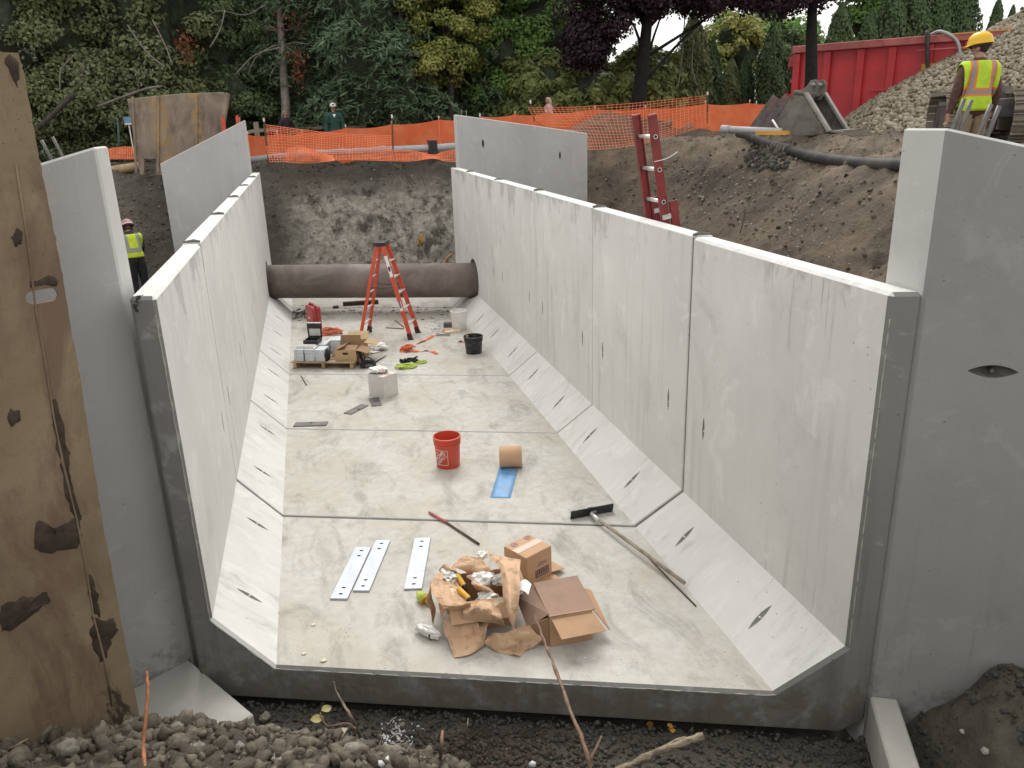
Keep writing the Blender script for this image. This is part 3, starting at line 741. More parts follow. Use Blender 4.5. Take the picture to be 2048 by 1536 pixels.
for i in range(6):
    s0, s1 = JOINTS[i] + (0.012 if i else 0), JOINTS[i + 1] - 0.012
    t = thing('culvert_section', 'open concrete culvert section ' + names[i], 'culvert', (0, s0, 0), group='precast culvert sections')
    bb = B(); loops = []
    # a small lip between neighbours: sections are not set perfectly true
    dz = [0, 0.006, 0.010, 0.016, 0.012, 0.02][i]
    for s in (0.0, s1 - s0):
        loops.append([Vector((x, s + K * x, z + (dz if z > -0.1 else 0))) for x, z in PROFILE])
    bb.loft(loops, caps=False)
    n = len(PROFILE)
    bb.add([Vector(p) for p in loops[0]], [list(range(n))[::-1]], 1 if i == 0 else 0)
    bb.add([Vector(p) for p in loops[1]], [list(range(n))], 0)
    me = bb.mesh('shell', [MAT['conc'], MAT['conc_wet'], MAT['pocket']])
    bm = bmesh.new(); bm.from_mesh(me); bmesh.ops.remove_doubles(bm, verts=bm.verts, dist=1e-5); bmesh.ops.recalc_face_normals(bm, faces=bm.faces); bm.to_mesh(me); bm.free()
    o = obj('shell', me, t)
    md = o.modifiers.new('edge', 'BEVEL'); md.width = 0.022 if i == 0 else 0.007; md.segments = 1; md.limit_method = 'ANGLE'; md.angle_limit = R(50)
    cut = []; pegs = []
    L = s1 - s0
    for sd in (-1, 1):
        c0 = Vector((sd * (WF + WI) / 2, 0, HH / 2 + dz))
        along = Vector((0, 1, 0)); down = Vector((sd * (WI - WF), 0, HH)).normalized()
        ends = (0.62, L - 0.55) if i < 5 else (0.5,)
        for e in ends:
            c = c0 + Vector((0, e + K * c0.x, 0))
            cut.append(lens_cutter(c, down, hn[sd], 0.25, 0.048, 0.030)); pegs.append((c - hn[sd] * 0.032, c + hn[sd] * 0.006))
        wall_e = (L - 0.34,) if i == 0 else ((0.34, L - 0.34) if i < 4 else (0.34,))
        for e in wall_e:
            c = Vector((sd * WI, e + K * sd * WI, 1.13 + 0.03 * (i % 2)))
            cut.append(lens_cutter(c, (0, 0, 1), (-sd, 0, 0), 0.22, 0.040, 0.030)); pegs.append((c + Vector((sd * 0.032, 0, -0.02)), c + Vector((sd * 0.004, 0, -0.02))))
        if i in (4, 5):
            pc = Vector((sd * (WI + 0.1), PIPE_S + K * sd * (WI + 0.1) - s0, PIPE_Z + 0.03))
            h = B(); h.tube([pc - Vector((0.35, 0.35 * K, 0)), pc + Vector((0.35, 0.35 * K, 0))], PIPE_R + 0.055, 28)
            cut.append(h)
    apply_bools(o, cut, None)
    o.data.name = 'shell'
    for a, b2 in pegs:
        pb = B(); pb.tube([a, b2], 0.008, 6)
        pb.build('lifting_pin', MAT['white'], t)
    # sealant in the joint behind this section
    if i:
        jb = B(); f = 0.012
        pts = [(-WI, HT - 0.03), (-WI, HH), (-WF, 0), (WF, 0), (WI, HH), (WI, HT - 0.03)]
        inn = [(-WI - 0.012, HT - 0.01), (-WI - 0.012, HH - 0.005), (-WF - 0.005, -0.009), (WF + 0.005, -0.009), (WI + 0.012, HH - 0.005), (WI + 0.012, HT - 0.01)]
        for a in range(5):
            q = [inn[a], inn[a + 1]]
            lo = [Vector((x, K * x - 0.025, z)) for x, z in (q[0], q[1])]
            hi = [Vector((x, K * x + 0.003, z)) for x, z in (q[0], q[1])]
            ex = [Vector((pts[a][0] * 0.9965, K * pts[a][0], pts[a][1] - 0.016)), Vector((pts[a + 1][0] * 0.9965, K * pts[a + 1][0], pts[a + 1][1] - 0.016))]
            jb.add([lo[0], lo[1], hi[1], hi[0]], [(0, 1, 2, 3)])
        jb.build('joint_seal', MAT['joint'], t)
        for sd in (-1, 1):
            # scraps of black butyl left on the wall tops at the joints
            q = B(); yy = K * sd * (WI + 0.05)
            q.tube([(sd * (WI + 0.004), yy - 0.004, HT + 0.010 + dz), (sd * (WI + 0.06), yy + 0.012, HT + 0.018 + dz), (sd * (WI + 0.15), yy - 0.01, HT + 0.012 + dz)], [0.011, 0.016, 0.010], 6)
            q.build('sealant_strip', MAT['joint'], t)
    if i == 0:
        # rough mortar left along the form edge of the open end, and the broken corner of the left wall top
        pr_ = [(-WI, HT - .1), (-WI, HH), (-WF, 0), (WF, 0), (WI, HH), (WI, HT - .1)]; pts_ = []
        for a_ in range(5):
            A_, B_ = Vector((pr_[a_][0], 0, pr_[a_][1])), Vector((pr_[a_ + 1][0], 0, pr_[a_ + 1][1])); n_ = max(8, int((B_ - A_).length / .035))
            for k_ in range(n_): pts_.append(A_.lerp(B_, k_ / n_))
        cen_ = Vector((0, 0, 1.2)); bead = []; rad_ = []
        for k_, p_ in enumerate(pts_):
            w_ = mnoise.noise(Vector((k_ * .37, 2, 7))); o_ = (p_ - cen_); o_.y = 0
            edge = Vector((math.copysign(1, p_.x), 0, 0)) if abs(p_.x) > WF + .01 else Vector((0, 0, -1))
            if WF < abs(p_.x) < WI: edge = Vector((math.copysign(.69, p_.x), 0, -.72))
            bead.append(Vector((p_.x, K * p_.x + .002, p_.z)) + edge * (.024 + .007 * w_)); rad_.append(max(.0012, .0042 + .006 * mnoise.noise(Vector((k_ * .61, 9, 1)))))
        q = B(); q.tube(bead, rad_, 5); q.build('mortar_bead', MAT['conc_foot'], t, smooth=True)
        q = B(); rb_ = random.Random(3)
        for k_ in range(26): q.box((-XO + .03 + .05 * rb_.random(), K * -XO + .0 + .03 * rb_.random() - .012, HT - .10 * rb_.random() ** 1.5 - .005), (.022 * rb_.uniform(.5, 1.4), .02, .018), rot=(rb_.uniform(0, 3), rb_.uniform(0, 3), rb_.uniform(0, 3)))
        q.build('broken_corner', MAT['crush'], t)
# pipe
pt = thing('steel_pipe', 'large rusty brown steel pipe crossing the culvert through both walls', 'pipe', (0, PIPE_S, PIPE_Z))
pb = B(); a, b2 = Vector((-3.4, 3.4 * -K, 0)), Vector((3.3, 3.3 * K, 0))
dirp = (b2 - a).normalized(); up = Vector((0, 0, 1)); sd_ = dirp.cross(up).normalized()
def ringp(c, r): return [c + sd_ * (r * math.cos(q)) + up * (r * math.sin(q)) for q in [2 * math.pi * j / 48 for j in range(48)]]
pb.loft([ringp(a, PIPE_R - 0.014), ringp(a, PIPE_R), ringp(a.lerp(b2, 0.5), PIPE_R), ringp(b2, PIPE_R), ringp(b2, PIPE_R - 0.014)], caps=False)
pb.loft([ringp(a, PIPE_R - 0.014), ringp(b2, PIPE_R - 0.014)], caps=False)
pb.build('barrel', MAT['pipe'], pt, smooth=True)
w = B(); cmid = a.lerp(b2, 0.63)
w.loft([ringp(cmid - dirp * 0.012, PIPE_R - 0.004), ringp(cmid, PIPE_R + 0.005), ringp(cmid + dirp * 0.012, PIPE_R - 0.004)], caps=False)
w.build('weld_seam', MAT['pipe'], pt, smooth=True)

# ================================================================== wing walls
def wing(label, P0, dr, ytop_px, top_px, zb, thick_y, m, length, dowels, mirror, far=False, pockets=(), foot=None):
    """P0: foot of the front face at the culvert; dr: heading in plan; the end face lies flush against the culvert (x = const)"""
    P0 = Vector((P0[0], P0[1], 0)); d = Vector((dr[0], dr[1], 0)).normalized()
    nrm = Vector((-d.y, d.x, 0))
    A = OP(*ytop_px, P0, nrm); Bp = OP(*top_px, P0, nrm)
    sl = (Bp.z - A.z) / max(0.2, (Vector((Bp.x, Bp.y)) - Vector((A.x, A.y))).length)
    if length is None: length = (Vector((Bp.x, Bp.y)) - Vector((P0.x, P0.y))).length
    zt = A.z; ze = zt + sl * length
    off = Vector((0, thick_y, 0))
    E = P0 + d * length
    t = thing('wing_wall', label, 'wing wall', (P0.x, P0.y, zb), group='wing walls of the culvert')
    bb = B()
    fr = [Vector((P0.x, P0.y, zb)), Vector((E.x, E.y, zb)), Vector((E.x, E.y, ze)), Vector((P0.x, P0.y, zt))]
    bk = [p + off for p in fr]
    bb.add(fr + bk, [(0, 1, 2, 3), (7, 6, 5, 4), (0, 4, 5, 1), (1, 5, 6, 2), (2, 6, 7, 3), (3, 7, 4, 0)])
    bb.m = [0, 0, 0, 1, 1, 1]; o = bb.build('panel', [m, MAT['conc_end_lit'], MAT['pocket']], t, world=True)
    md = o.modifiers.new('edge', 'BEVEL'); md.width = 0.014; md.segments = 1
    inv = Vector((P0.x, P0.y, zb)); cut = []
    fn = nrm if nrm.dot(Vector(CAM_C) - P0) > 0 else -nrm
    for (u, v, horiz, L, W) in pockets:
        c = OP(u, v, P0 if not far else P0, nrm) - inv
        cut.append(lens_cutter(c, d if horiz else (0, 0, 1), fn, L, W, 0.07))
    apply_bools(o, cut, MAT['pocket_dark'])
    for (u, v, horiz, L, W) in pockets:
        c = OP(u, v, P0, nrm) - inv
        q = B(); q.tube([c - fn * 0.06, c - fn * 0.012], 0.012, 6); q.build('lifting_pin', MAT['rebar'], t)
    lean = d * 0.05
    for (s, w) in dowels:
        zz = zt + sl * s
        base = P0 + d * s + off * w
        q = B(); q.tube([Vector((base.x, base.y, zz - 0.05)), Vector((base.x, base.y, zz + (0.12 if far or mirror == 1.0 and P0.x < 0 else 0.16))) + lean * mirror], 0.0095 if P0.x < 0 else 0.0115, 8)
        q.build('dowel', MAT['rebar'], t, world=True, smooth=True)
    if foot:
        fl, fw, fz, fth, s0 = foot
        q = B(); f = fn
        c = [P0 + d * s0, P0 + d * (s0 + fl), P0 + d * (s0 + fl) + f * fw, P0 + d * s0 + f * fw]
        q.add([Vector((p.x, p.y, fz - fth)) for p in c] + [Vector((p.x, p.y, fz)) for p in c], [(3, 2, 1, 0), (4, 5, 6, 7), (0, 1, 5, 4), (1, 2, 6, 5), (2, 3, 7, 6), (3, 0, 4, 7)])
        q.build('footing', MAT['conc_foot'], t, world=True, bevel=0.012, seg=1)
    return t
LW0 = G(358, 1325, -0.10)
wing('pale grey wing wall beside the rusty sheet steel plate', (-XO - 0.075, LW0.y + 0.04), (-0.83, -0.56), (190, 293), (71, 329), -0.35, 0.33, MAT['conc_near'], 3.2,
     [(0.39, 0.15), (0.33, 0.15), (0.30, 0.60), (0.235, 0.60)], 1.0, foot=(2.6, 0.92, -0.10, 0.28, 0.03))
RW0 = G(1757, 1380, -0.15)
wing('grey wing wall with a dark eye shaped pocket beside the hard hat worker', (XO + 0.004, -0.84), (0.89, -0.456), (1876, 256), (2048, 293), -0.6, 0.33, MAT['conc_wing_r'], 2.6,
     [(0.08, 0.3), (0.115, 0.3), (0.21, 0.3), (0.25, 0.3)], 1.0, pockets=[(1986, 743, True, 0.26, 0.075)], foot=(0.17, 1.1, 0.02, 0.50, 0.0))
FR = OX(921, 300, XO + 0.02)
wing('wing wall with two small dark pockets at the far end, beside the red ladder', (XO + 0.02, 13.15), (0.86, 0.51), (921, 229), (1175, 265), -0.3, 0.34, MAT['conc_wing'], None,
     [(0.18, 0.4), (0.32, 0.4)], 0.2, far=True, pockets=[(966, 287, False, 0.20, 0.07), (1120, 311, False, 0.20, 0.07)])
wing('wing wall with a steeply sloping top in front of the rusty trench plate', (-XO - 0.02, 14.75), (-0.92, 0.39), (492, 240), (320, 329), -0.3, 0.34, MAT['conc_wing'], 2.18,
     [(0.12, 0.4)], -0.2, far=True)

# ================================================================== rusty sheet plate, left edge of the view
PB = G(273, 1408, 0.15)
pd = Vector((-0.83, -0.56, 0)).normalized(); pn = Vector((-pd.y, pd.x, 0))
pt_top = OP(35, 106, PB, pn)
pl = thing('sheet_steel_plate', 'tall rusty brown steel plate standing in front of the pale wing wall', 'steel plate', (PB.x, PB.y, -0.3))
def on_plate(u, v): return OP(u, v, PB, pn)
bot_e = on_plate(279, 1440); bot_e.z = -0.3
fnp = pn if pn.dot(Vector(CAM_C) - PB) > 0 else -pn
# outline in plate coordinates: (distance along pd, height)
def pc2(p): return ((Vector(p) - PB).dot(pd), p.z)
ed = [on_plate(*q) for q in [(279, 1440), (258, 1330), (232, 1190), (205, 1050), (178, 880), (160, 760), (140, 650), (118, 520), (98, 420), (72, 290), (48, 150), (35, 106)]]
poly = []
for i, p in enumerate(ed):
    s, z = pc2(p)
    if poly:
        s0_, z0_ = poly[-1]
        for k_ in range(1, 9):
            f_ = k_ / 9; poly.append((s0_ + (s - s0_) * f_ + 0.007 * mnoise.noise(Vector((i, k_ * .9, 4))) + 0.004 * mnoise.noise(Vector((i * 3, k_ * 2.9, 1))), z0_ + (z - z0_) * f_))
    poly.append((s, z))
poly[0] = (poly[0][0], -0.3)
poly += [(2.6, poly[-1][1] + 0.02), (2.6, -0.3)]
Mp = Matrix(((pd.x, 0, fnp.x, PB.x), (pd.y, 0, fnp.y, PB.y), (0, 1, 0, 0), (0, 0, 0, 1)))
q = B(); q.prism(poly, 0.022, Mp, z0=-0.011)
o = q.build('sheet', [MAT['rust'], MAT['rust']], pl, world=True)
hc = on_plate(83, 592) - Vector((PB.x, PB.y, -0.3))
slot = B(); pts2 = [(0.045 * sx + 0.036 * math.cos(a), 0.036 * math.sin(a)) for sx, a in [(1, R(x)) for x in range(-90, 91, 20)] + [(-1, R(x)) for x in range(90, 271, 20)]]
Mh = Matrix(((pd.x, 0, fnp.x, hc.x), (pd.y, 0, fnp.y, hc.y), (0, 1, 0, hc.z), (0, 0, 0, 1)))
slot.prism(pts2, 0.2, Mh, z0=-0.1)
apply_bools(o, [slot], MAT['rust'])
wl = B(); wp = [on_plate(*q_) + fnp * 0.014 for q_ in [(30, 330), (52, 470), (70, 620), (88, 720), (105, 830), (125, 930), (150, 1030), (168, 1120), (185, 1230), (210, 1330), (222, 1410)]]
wl.tube(wp, [0.006 + 0.002 * math.sin(i * 3) for i in range(len(wp))], 6)
wl.build('weld_bead', MAT['rust'], pl, world=True, smooth=True)
# dried mud clinging to the sheet: long drips and ragged cakes
def cake(outline, seed):
    c = [on_plate(*p_) for p_ in outline]; m_ = sum(c, Vector()) / len(c); loop = []
    n0 = len(c)
    for i in range(n0):
        for k_ in range(8):
            p = c[i].lerp(c[(i + 1) % n0], k_ / 8)
            j_ = Vector((mnoise.noise(p * 22 + Vector((seed, 0, 0))), mnoise.noise(p * 22 + Vector((0, seed, 3))), mnoise.noise(p * 22 + Vector((5, 0, seed))))) * .020 + Vector((0, 0, mnoise.noise(p * 60 + Vector((seed, 9, 0))) * .008))
            p = p + j_; p = p - fnp * (p - PB).dot(fnp); loop.append(p)
    mb = B(); n_ = len(loop); vs_ = []
    for rr, hgt_ in ((1.0, .0112), (.95, .0150), (.6, .0175), (.25, .0165)):
        for p in loop:
            q_ = m_.lerp(p, rr); q_ = q_ - fnp * (q_ - PB).dot(fnp)
            vs_.append(q_ + fnp * (hgt_ + (.003 * mnoise.noise(q_ * 40) if rr < 1 else 0)))
    fs = [(r_ * n_ + j, r_ * n_ + (j + 1) % n_, (r_ + 1) * n_ + (j + 1) % n_, (r_ + 1) * n_ + j) for r_ in range(3) for j in range(n_)] + [tuple(3 * n_ + j for j in range(n_))]
    mb.add(vs_, fs); mb.build('mud_patch', MAT['mudcake'], pl, world=True, smooth=True)
cake([(68, 1045), (82, 1040), (98, 1052), (140, 1046), (150, 1030), (162, 1030), (160, 1085), (150, 1098), (80, 1108), (66, 1095)], 1)
cake([(100, 800), (112, 800), (130, 880), (142, 950), (150, 1030), (158, 1035), (150, 1040), (130, 1000), (118, 920), (104, 850)], 2)
cake([(185, 1232), (200, 1240), (225, 1238), (235, 1260), (222, 1275), (215, 1315), (200, 1322), (184, 1300), (180, 1262)], 3)
cake([(0, 1212), (40, 1196), (95, 1182), (100, 1200), (62, 1232), (20, 1258), (0, 1260)], 4)
cake([(172, 1145), (182, 1150), (196, 1200), (200, 1235), (188, 1232), (178, 1190)], 5)
cake([(15, 108), (32, 125), (42, 160), (34, 172), (22, 150), (8, 125)], 6)
cake([(30, 455), (40, 462), (42, 490), (28, 495), (20, 475)], 9)
cake([(20, 815), (35, 820), (38, 842), (22, 848), (14, 830)], 11)
cake([(55, 560), (110, 548), (116, 560), (112, 575), (100, 570), (60, 572)], 12)

# ================================================================== trench plate behind the far left wing
tb = D(360, 345, 20.6); tb.z = hz(tb.x, tb.y) - 0.05
fx_ = Vector((CAM_R[0], CAM_R[1], 0)).normalized(); fy_ = Vector((CAM_FW[0], CAM_FW[1], 0)).normalized()
tp = thing('trench_shield', 'rust stained steel trench shield panel with a notched foot', 'trench shield', tb, rotz=math.atan2(fx_.y, fx_.x) + 0.10)
def px_plate(u, v):
    p = OP(u, v, tb, (fy_.x, fy_.y, 0)) - tb
    return (p.dot(fx_), p.z)
fp = [px_plate(*q_) for q_ in [(290, 350), (291, 318), (313, 318), (313, 350), (430, 352), (455, 190), (441, 184), (360, 187), (257, 198), (272, 290), (283, 350)]]
q = B(); q.prism(fp, 0.16, Matrix(((1, 0, 0, 0), (0, 0, 1, 0), (0, 1, 0, 0), (0, 0, 0, 1))), z0=0.0)
q.build('panel', MAT['trench'], tp, bevel=0.015)
for uu in (268, 318, 392):
    q = B(); a_ = px_plate(uu, 193); b_ = px_plate(uu + 8 if uu < 300 else uu, 345)
    q.bar((a_[0], -0.02, a_[1]), (b_[0], -0.02, b_[1]), 0.05, 0.03, (0, 1, 0)); q.build('rib', MAT['trench'], tp)
q = B(); a_ = px_plate(448, 186); b_ = px_plate(424, 350)
q.bar((a_[0] + 0.02, 0.08, a_[1]), (b_[0] + 0.05, 0.08, b_[1]), 0.10, 0.22, (0, 1, 0)); q.build('end_post', MAT['trench'], tp)
for k_, (u, v) in enumerate(((449, 238), (478, 236))):
    a_ = D(u, v + 24, 20.2); q = B(); q.box((0, 0, 0.15), (0.09, 0.07, 0.34)); q.box((0, 0, 0.0), (0.12, 0.1, 0.05)); q.tube([(0, 0, 0.3), (0, 0, 0.36)], 0.03, 8)
    o = q.build('red_marker_post', MAT['red_fib'], loc=a_)
    tag(o, ['short red post beside the trench shield end', 'short red post at the peak of the far left wing wall'][k_], 'post', 'short red posts behind the far wing wall')
# ================================================================== things on the culvert floor
EX = Vector((1, K, 0)).normalized()           # along the joints
EA = math.atan2(K, 1)
def rounded_box(b, c, size, mi=0, M=None): return b.box(c, size, None, mi, M)

# ---- wooden pallet
P0 = G(587, 739)
pal = thing('wooden_pallet', 'low wooden pallet under the pale boxes and the open carton', 'pallet', P0, rotz=EA)
for x in (0.03, 0.50, 0.97):
    q = B(); q.box((x, 0.45, 0.066), (0.05, 0.92, 0.088)); q.build('stringer', MAT['wood'], pal, bevel=0.003, seg=1)
for j in range(6):
    q = B(); q.box((0.5, 0.05 + j * 0.16, 0.120), (1.06, 0.13, 0.018), rot=(0, 0, 0.01 * (j % 3 - 1))); q.build('deck_board', MAT['wood'], pal)
for j in range(3):
    q = B(); q.box((0.5, 0.06 + j * 0.38, 0.011), (1.04, 0.10, 0.018)); q.build('bottom_board', MAT['wood'], pal)
# ---- pale boxes in stacks
MP = Matrix.Translation(P0) @ Matrix.Rotation(EA, 4, 'Z')
bx = B(); bx.box((0, 0, 0.029), (0.155, 0.24, 0.056)); bx.box((0, 0, 0.050), (0.158, 0.243, 0.004))
proto_me = bx.mesh('pale_box', [MAT['box_pale']])
lid = B(); lid.box((0, 0, 0.0595), (0.157, 0.242, 0.005)); lid_me = lid.mesh('lid', [MAT['box_pale']])
colnames = ['the corner column nearest the left wall', 'the middle column of the front row', 'the front column beside the open carton', 'the rear column behind the black case', 'the rear column next to the carton flap', 'the tall rear column touching the carton']
stacks = [(0.10, 0.16, 3, 0), (0.275, 0.16, 3, 0.03), (0.45, 0.15, 3, -0.04), (0.36, 0.46, 3, 0.06), (0.46, 0.70, 3, 0.02), (0.60, 0.50, 4, -0.05)]
levels = ['bottom', 'second', 'third', 'topmost']
for ci, (x, y, n_, rz) in enumerate(stacks):
    for l in range(n_):
        w_ = MP @ Vector((x + 0.004 * ((l * 7 + ci) % 3 - 1), y + 0.005 * ((l * 5 + ci) % 3 - 1), 0.130 + l * 0.063))
        lv = 'topmost' if l == n_ - 1 else ['bottom', 'second', 'third'][l]
        o = obj('pale_box', proto_me, None, w_, (0, 0, EA + rz + 0.02 * ((l * 3 + ci) % 3 - 1)))
        tag(o, f'pale grey flat box, {lv} in {colnames[ci]}', 'box', 'pale flat boxes stacked on the pallet')
        obj('lid', lid_me, o)
# strip of small teeth clips on the first columns
q = B()
for j in range(22): q.box((0.02 + j * 0.0135, 0.14 + 0.002 * (j % 2), 0.018), (0.006, 0.13, 0.03))
q.box((0.165, 0.14, 0.003), (0.33, 0.15, 0.006))
o = q.build('clip_rack', MAT['white'], loc=MP @ Vector((0.02, 0.03, 0.322)), rot=(0, 0, EA)); tag(o, 'white ribbed strip lying on the front boxes of the pallet', 'clip rack')
# ---- black open case with clear lid
q = thing('black_case', 'open black plastic case with a clear window in its lid on the boxes', 'case', MP @ Vector((0.20, 0.44, 0.145)), rotz=EA)
pk = B(); pk.box((0, 0, 0.07), (0.23, 0.2, 0.14)); pk.build('packing_box', MAT['box_pale'], q)
a_ = B()
for (cx, cy, sx, sy) in ((0, -0.11, 0.24, 0.02), (0, 0.11, 0.24, 0.02), (-0.11, 0, 0.02, 0.22), (0.11, 0, 0.02, 0.22)): a_.box((cx, cy, 0.215), (sx, sy, 0.06))
a_.box((0, 0, 0.19), (0.24, 0.24, 0.012)); a_.build('tray', MAT['black'], q, bevel=0.006)
l_ = B()
for (cx, cz, sx, sz) in ((0, 0.015, 0.24, 0.03), (0, 0.195, 0.24, 0.09), (-0.108, 0.12, 0.024, 0.23), (0.108, 0.12, 0.024, 0.23)): l_.box((cx, 0.13, 0.235 + cz), (sx, 0.02, sz))
l_.build('lid_frame', MAT['black'], q, bevel=0.004)
g_ = B(); g_.box((0, 0.131, 0.32), (0.19, 0.004, 0.13)); g_.build('window', MAT['poly'], q)
e_ = B(); e_.box((0, 0.13, 0.482), (0.235, 0.024, 0.014)); e_.build('lid_rim', MAT['white'], q)
bg = B(); bg.loft([[MP @ Vector((0.55 + 0.02 * math.cos(a) * s, 0.12 + 0.09 * math.sin(a) * s, z)) for a in [2 * math.pi * j / 10 for j in range(10)]] for z, s in ((0.131, 1), (0.24, 1.1), (0.31, 0.3))])
o = bg.build('black_bag', MAT['cloth_black'], world=True, smooth=True); tag(o, 'small black bag wedged between the boxes on the pallet', 'bag')
# ---- carton helper: open box with flaps, thin walls
def carton(name, label, loc, rotz, size, mats, flaps, closed_bottom=True, open_top=True, extra=None, rot=None, wall=0.006, group=None):
    """flaps: side -> opening angle in degrees from upright (0 = straight up, 90 = flat outwards, negative = folded in)"""
    t = thing(name, label, 'box', loc, rotz, group, rot)
    sx, sy, sz = size; m, mi = mats
    for nm, c, s in (('side_panel', (-sx / 2, 0, sz / 2), (wall, sy, sz)), ('side_panel', (sx / 2, 0, sz / 2), (wall, sy, sz)),
                     ('side_panel', (0, -sy / 2, sz / 2), (sx - wall, wall, sz)), ('side_panel', (0, sy / 2, sz / 2), (sx - wall, wall, sz))):
        b_ = B(); b_.box(c, s); b_.build(nm, m, t)
    if closed_bottom:
        b_ = B(); b_.box((0, 0, wall / 2 + 0.001), (sx - wall, sy - wall, wall)); b_.build('bottom_panel', m, t)
    if not open_top:
        b_ = B(); b_.box((0, -sy / 4, sz + wall / 2), (sx, sy / 2 - 0.002, wall)); b_.box((0, sy / 4, sz + wall / 2), (sx, sy / 2 - 0.002, wall)); b_.build('top_flap', m, t)
    for sd, (ang, ln) in flaps.items():
        a = R(ang)
        b_ = B(); up_ = math.cos(a) * ln; out = math.sin(a) * ln; n_ = 5; vs1 = []
        dirs = {'-x': (Vector((-1, 0, 0)), Vector((0, 1, 0)), sx / 2, sy), '+x': (Vector((1, 0, 0)), Vector((0, 1, 0)), sx / 2, sy),
                '-y': (Vector((0, -1, 0)), Vector((1, 0, 0)), sy / 2, sx), '+y': (Vector((0, 1, 0)), Vector((1, 0, 0)), sy / 2, sx)}[sd]
        for i in range(n_ + 1):
            tt = i / n_; bend = 0.10 * tt * tt * ln
            base = dirs[0] * (dirs[2] + out * tt) + Vector((0, 0, sz + up_ * tt - bend * math.sin(a)))
            vs1 += [base - dirs[1] * (dirs[3] / 2 * (1 - 0.02 * tt)), base + dirs[1] * (dirs[3] / 2 * (1 - 0.02 * tt))]
        b_.add(vs1, [(2 * i, 2 * i + 1, 2 * i + 3, 2 * i + 2) for i in range(n_)])
        b_.build('flap', mi, t, solid=wall)
    return t
# on the pallet: open carton
c1 = carton('open_carton', 'opened brown carton with raised flaps standing on the pallet end', MP @ Vector((0.86, 0.23, 0.130)), EA, (0.34, 0.30, 0.17), (MAT['card_pale'], MAT['card_dark']),
            {'+y': (12, 0.17), '-y': (-80, 0.16), '+x': (100, 0.19), '-x': (-72, 0.16)})
b_ = B(); b_.box((0.0, -0.154, 0.115), (0.09, 0.003, 0.035)); b_.build('hand_hole', MAT['hole'], c1)
c2 = carton('open_carton', 'flattened tan carton leaning behind the opened one on the pallet', MP @ Vector((0.84, 0.66, 0.130)), EA + 0.08, (0.36, 0.24, 0.16), (MAT['card_pale'], MAT['card_pale']),
            {'+y': (60, 0.22), '-y': (20, 0.06), '-x': (125, 0.26), '+x': (95, 0.2)})
for kk, (u, v, lab) in enumerate([(712, 708, 'black cable bundle at the pallet end'), ]):
    q = B(); c = MP @ Vector((1.06, 0.2, 0.0))
    for j in range(9):
        pts = [c + Vector((0.05 * math.cos(j), 0.06 * math.sin(j * 2), 0.02)), c + Vector((0.07 * math.sin(j * 1.3), 0.07 * math.cos(j), 0.14)), c + Vector((-0.03 + 0.05 * math.cos(j * 2.2), 0.08 * math.sin(j), 0.26)), c + Vector((-0.08, 0.1 * math.cos(j * 1.7), 0.20))]
        q.tube(smooth_pts(pts, 4), 0.008, 5)
    o = q.build('cable_bundle', MAT['rubber'], world=True, smooth=True); tag(o, lab, 'cable')
# black tool bag and bar beside the pallet
tb_ = G(737, 736); tg = thing('tool_bag', 'small black tool bag on the floor beside the pallet end', 'bag', tb_, rotz=EA + 0.2)
q = B(); q.box((0, 0, 0.05), (0.24, 0.15, 0.10)); q.box((0, 0, 0.11), (0.20, 0.11, 0.03)); q.build('body', MAT['cloth_black'], tg, bevel=0.02, seg=3)
q = B(); q.tube(arc((0, 0, 0.11), 0.07, 0, math.pi, 10), 0.009, 6); q.build('handle', MAT['rubber'], tg, smooth=True)
q = B(); q.box((0.02, -0.078, 0.06), (0.12, 0.006, 0.05)); q.build('pocket', MAT['steel_dark'], tg)
def rod(name, label, pts, r, m, cat='bar', n=8, group=None, radii=None):
    q = B(); q.tube(pts, radii or r, n); o = q.build(name, m, world=True, smooth=True); return tag(o, label, cat, group)
rod('steel_bar', 'thin steel bar on the floor beside the black tool bag', [G(742, 728, 0.05), G(772, 712, 0.013)], 0.013, MAT['steel_dark'])
rod('steel_bar', 'short brown bar lying on the floor under the step ladder', [G(772, 656, 0.014), G(808, 658, 0.014)], 0.014, MAT['rust_bar'])
rod('steel_bar', 'slanting bar on the floor behind the step ladder leg', [G(790, 641, 0.012), G(808, 655, 0.014)], 0.012, MAT['rust_bar'])
nl = [G(602, 752, 0.012), G(613, 771, 0.012)]
rod('steel_spike', 'thin steel spike on the floor in front of the pallet', nl, 0.009, MAT['rust_bar'], 'spike')
# ---- red tool case standing
rc = thing('red_tool_case', 'red plastic tool case standing on edge beside the left haunch', 'tool case', G(630, 657), rotz=0.35)
def rr_poly(w, h, r, n=4):
    out = []
    for cx, cy, a0 in ((w / 2 - r, h - r, 0), (-w / 2 + r, h - r, 90), (-w / 2 + r, r, 180), (w / 2 - r, r, 270)):
        for i in range(n + 1): a = R(a0 + 90 * i / n); out.append((cx + r * math.cos(a), cy + r * math.sin(a)))
    return out
Mx = Matrix(((0, 0, 1, 0), (1, 0, 0, 0), (0, 1, 0, 0), (0, 0, 0, 1)))
for nm, z0, hh_ in (('half_shell', -0.085, 0.083), ('half_shell', 0.002, 0.083)):
    q = B(); q.prism(rr_poly(0.36, 0.45, 0.05), hh_, Mx, z0=z0); q.build(nm, MAT['red_case'], rc, bevel=0.012)
q = B(); q.tube([(0, -0.02, 0.44), (0, -0.02, 0.478), (0, 0.14, 0.478), (0, 0.14, 0.44)], 0.016, 8); q.build('handle', MAT['red_case'], rc, smooth=True)
for yy in (-0.14, 0.14):
    q = B(); q.box((0, yy, 0.452), (0.05, 0.04, 0.012)); q.build('latch', MAT['black'], rc)
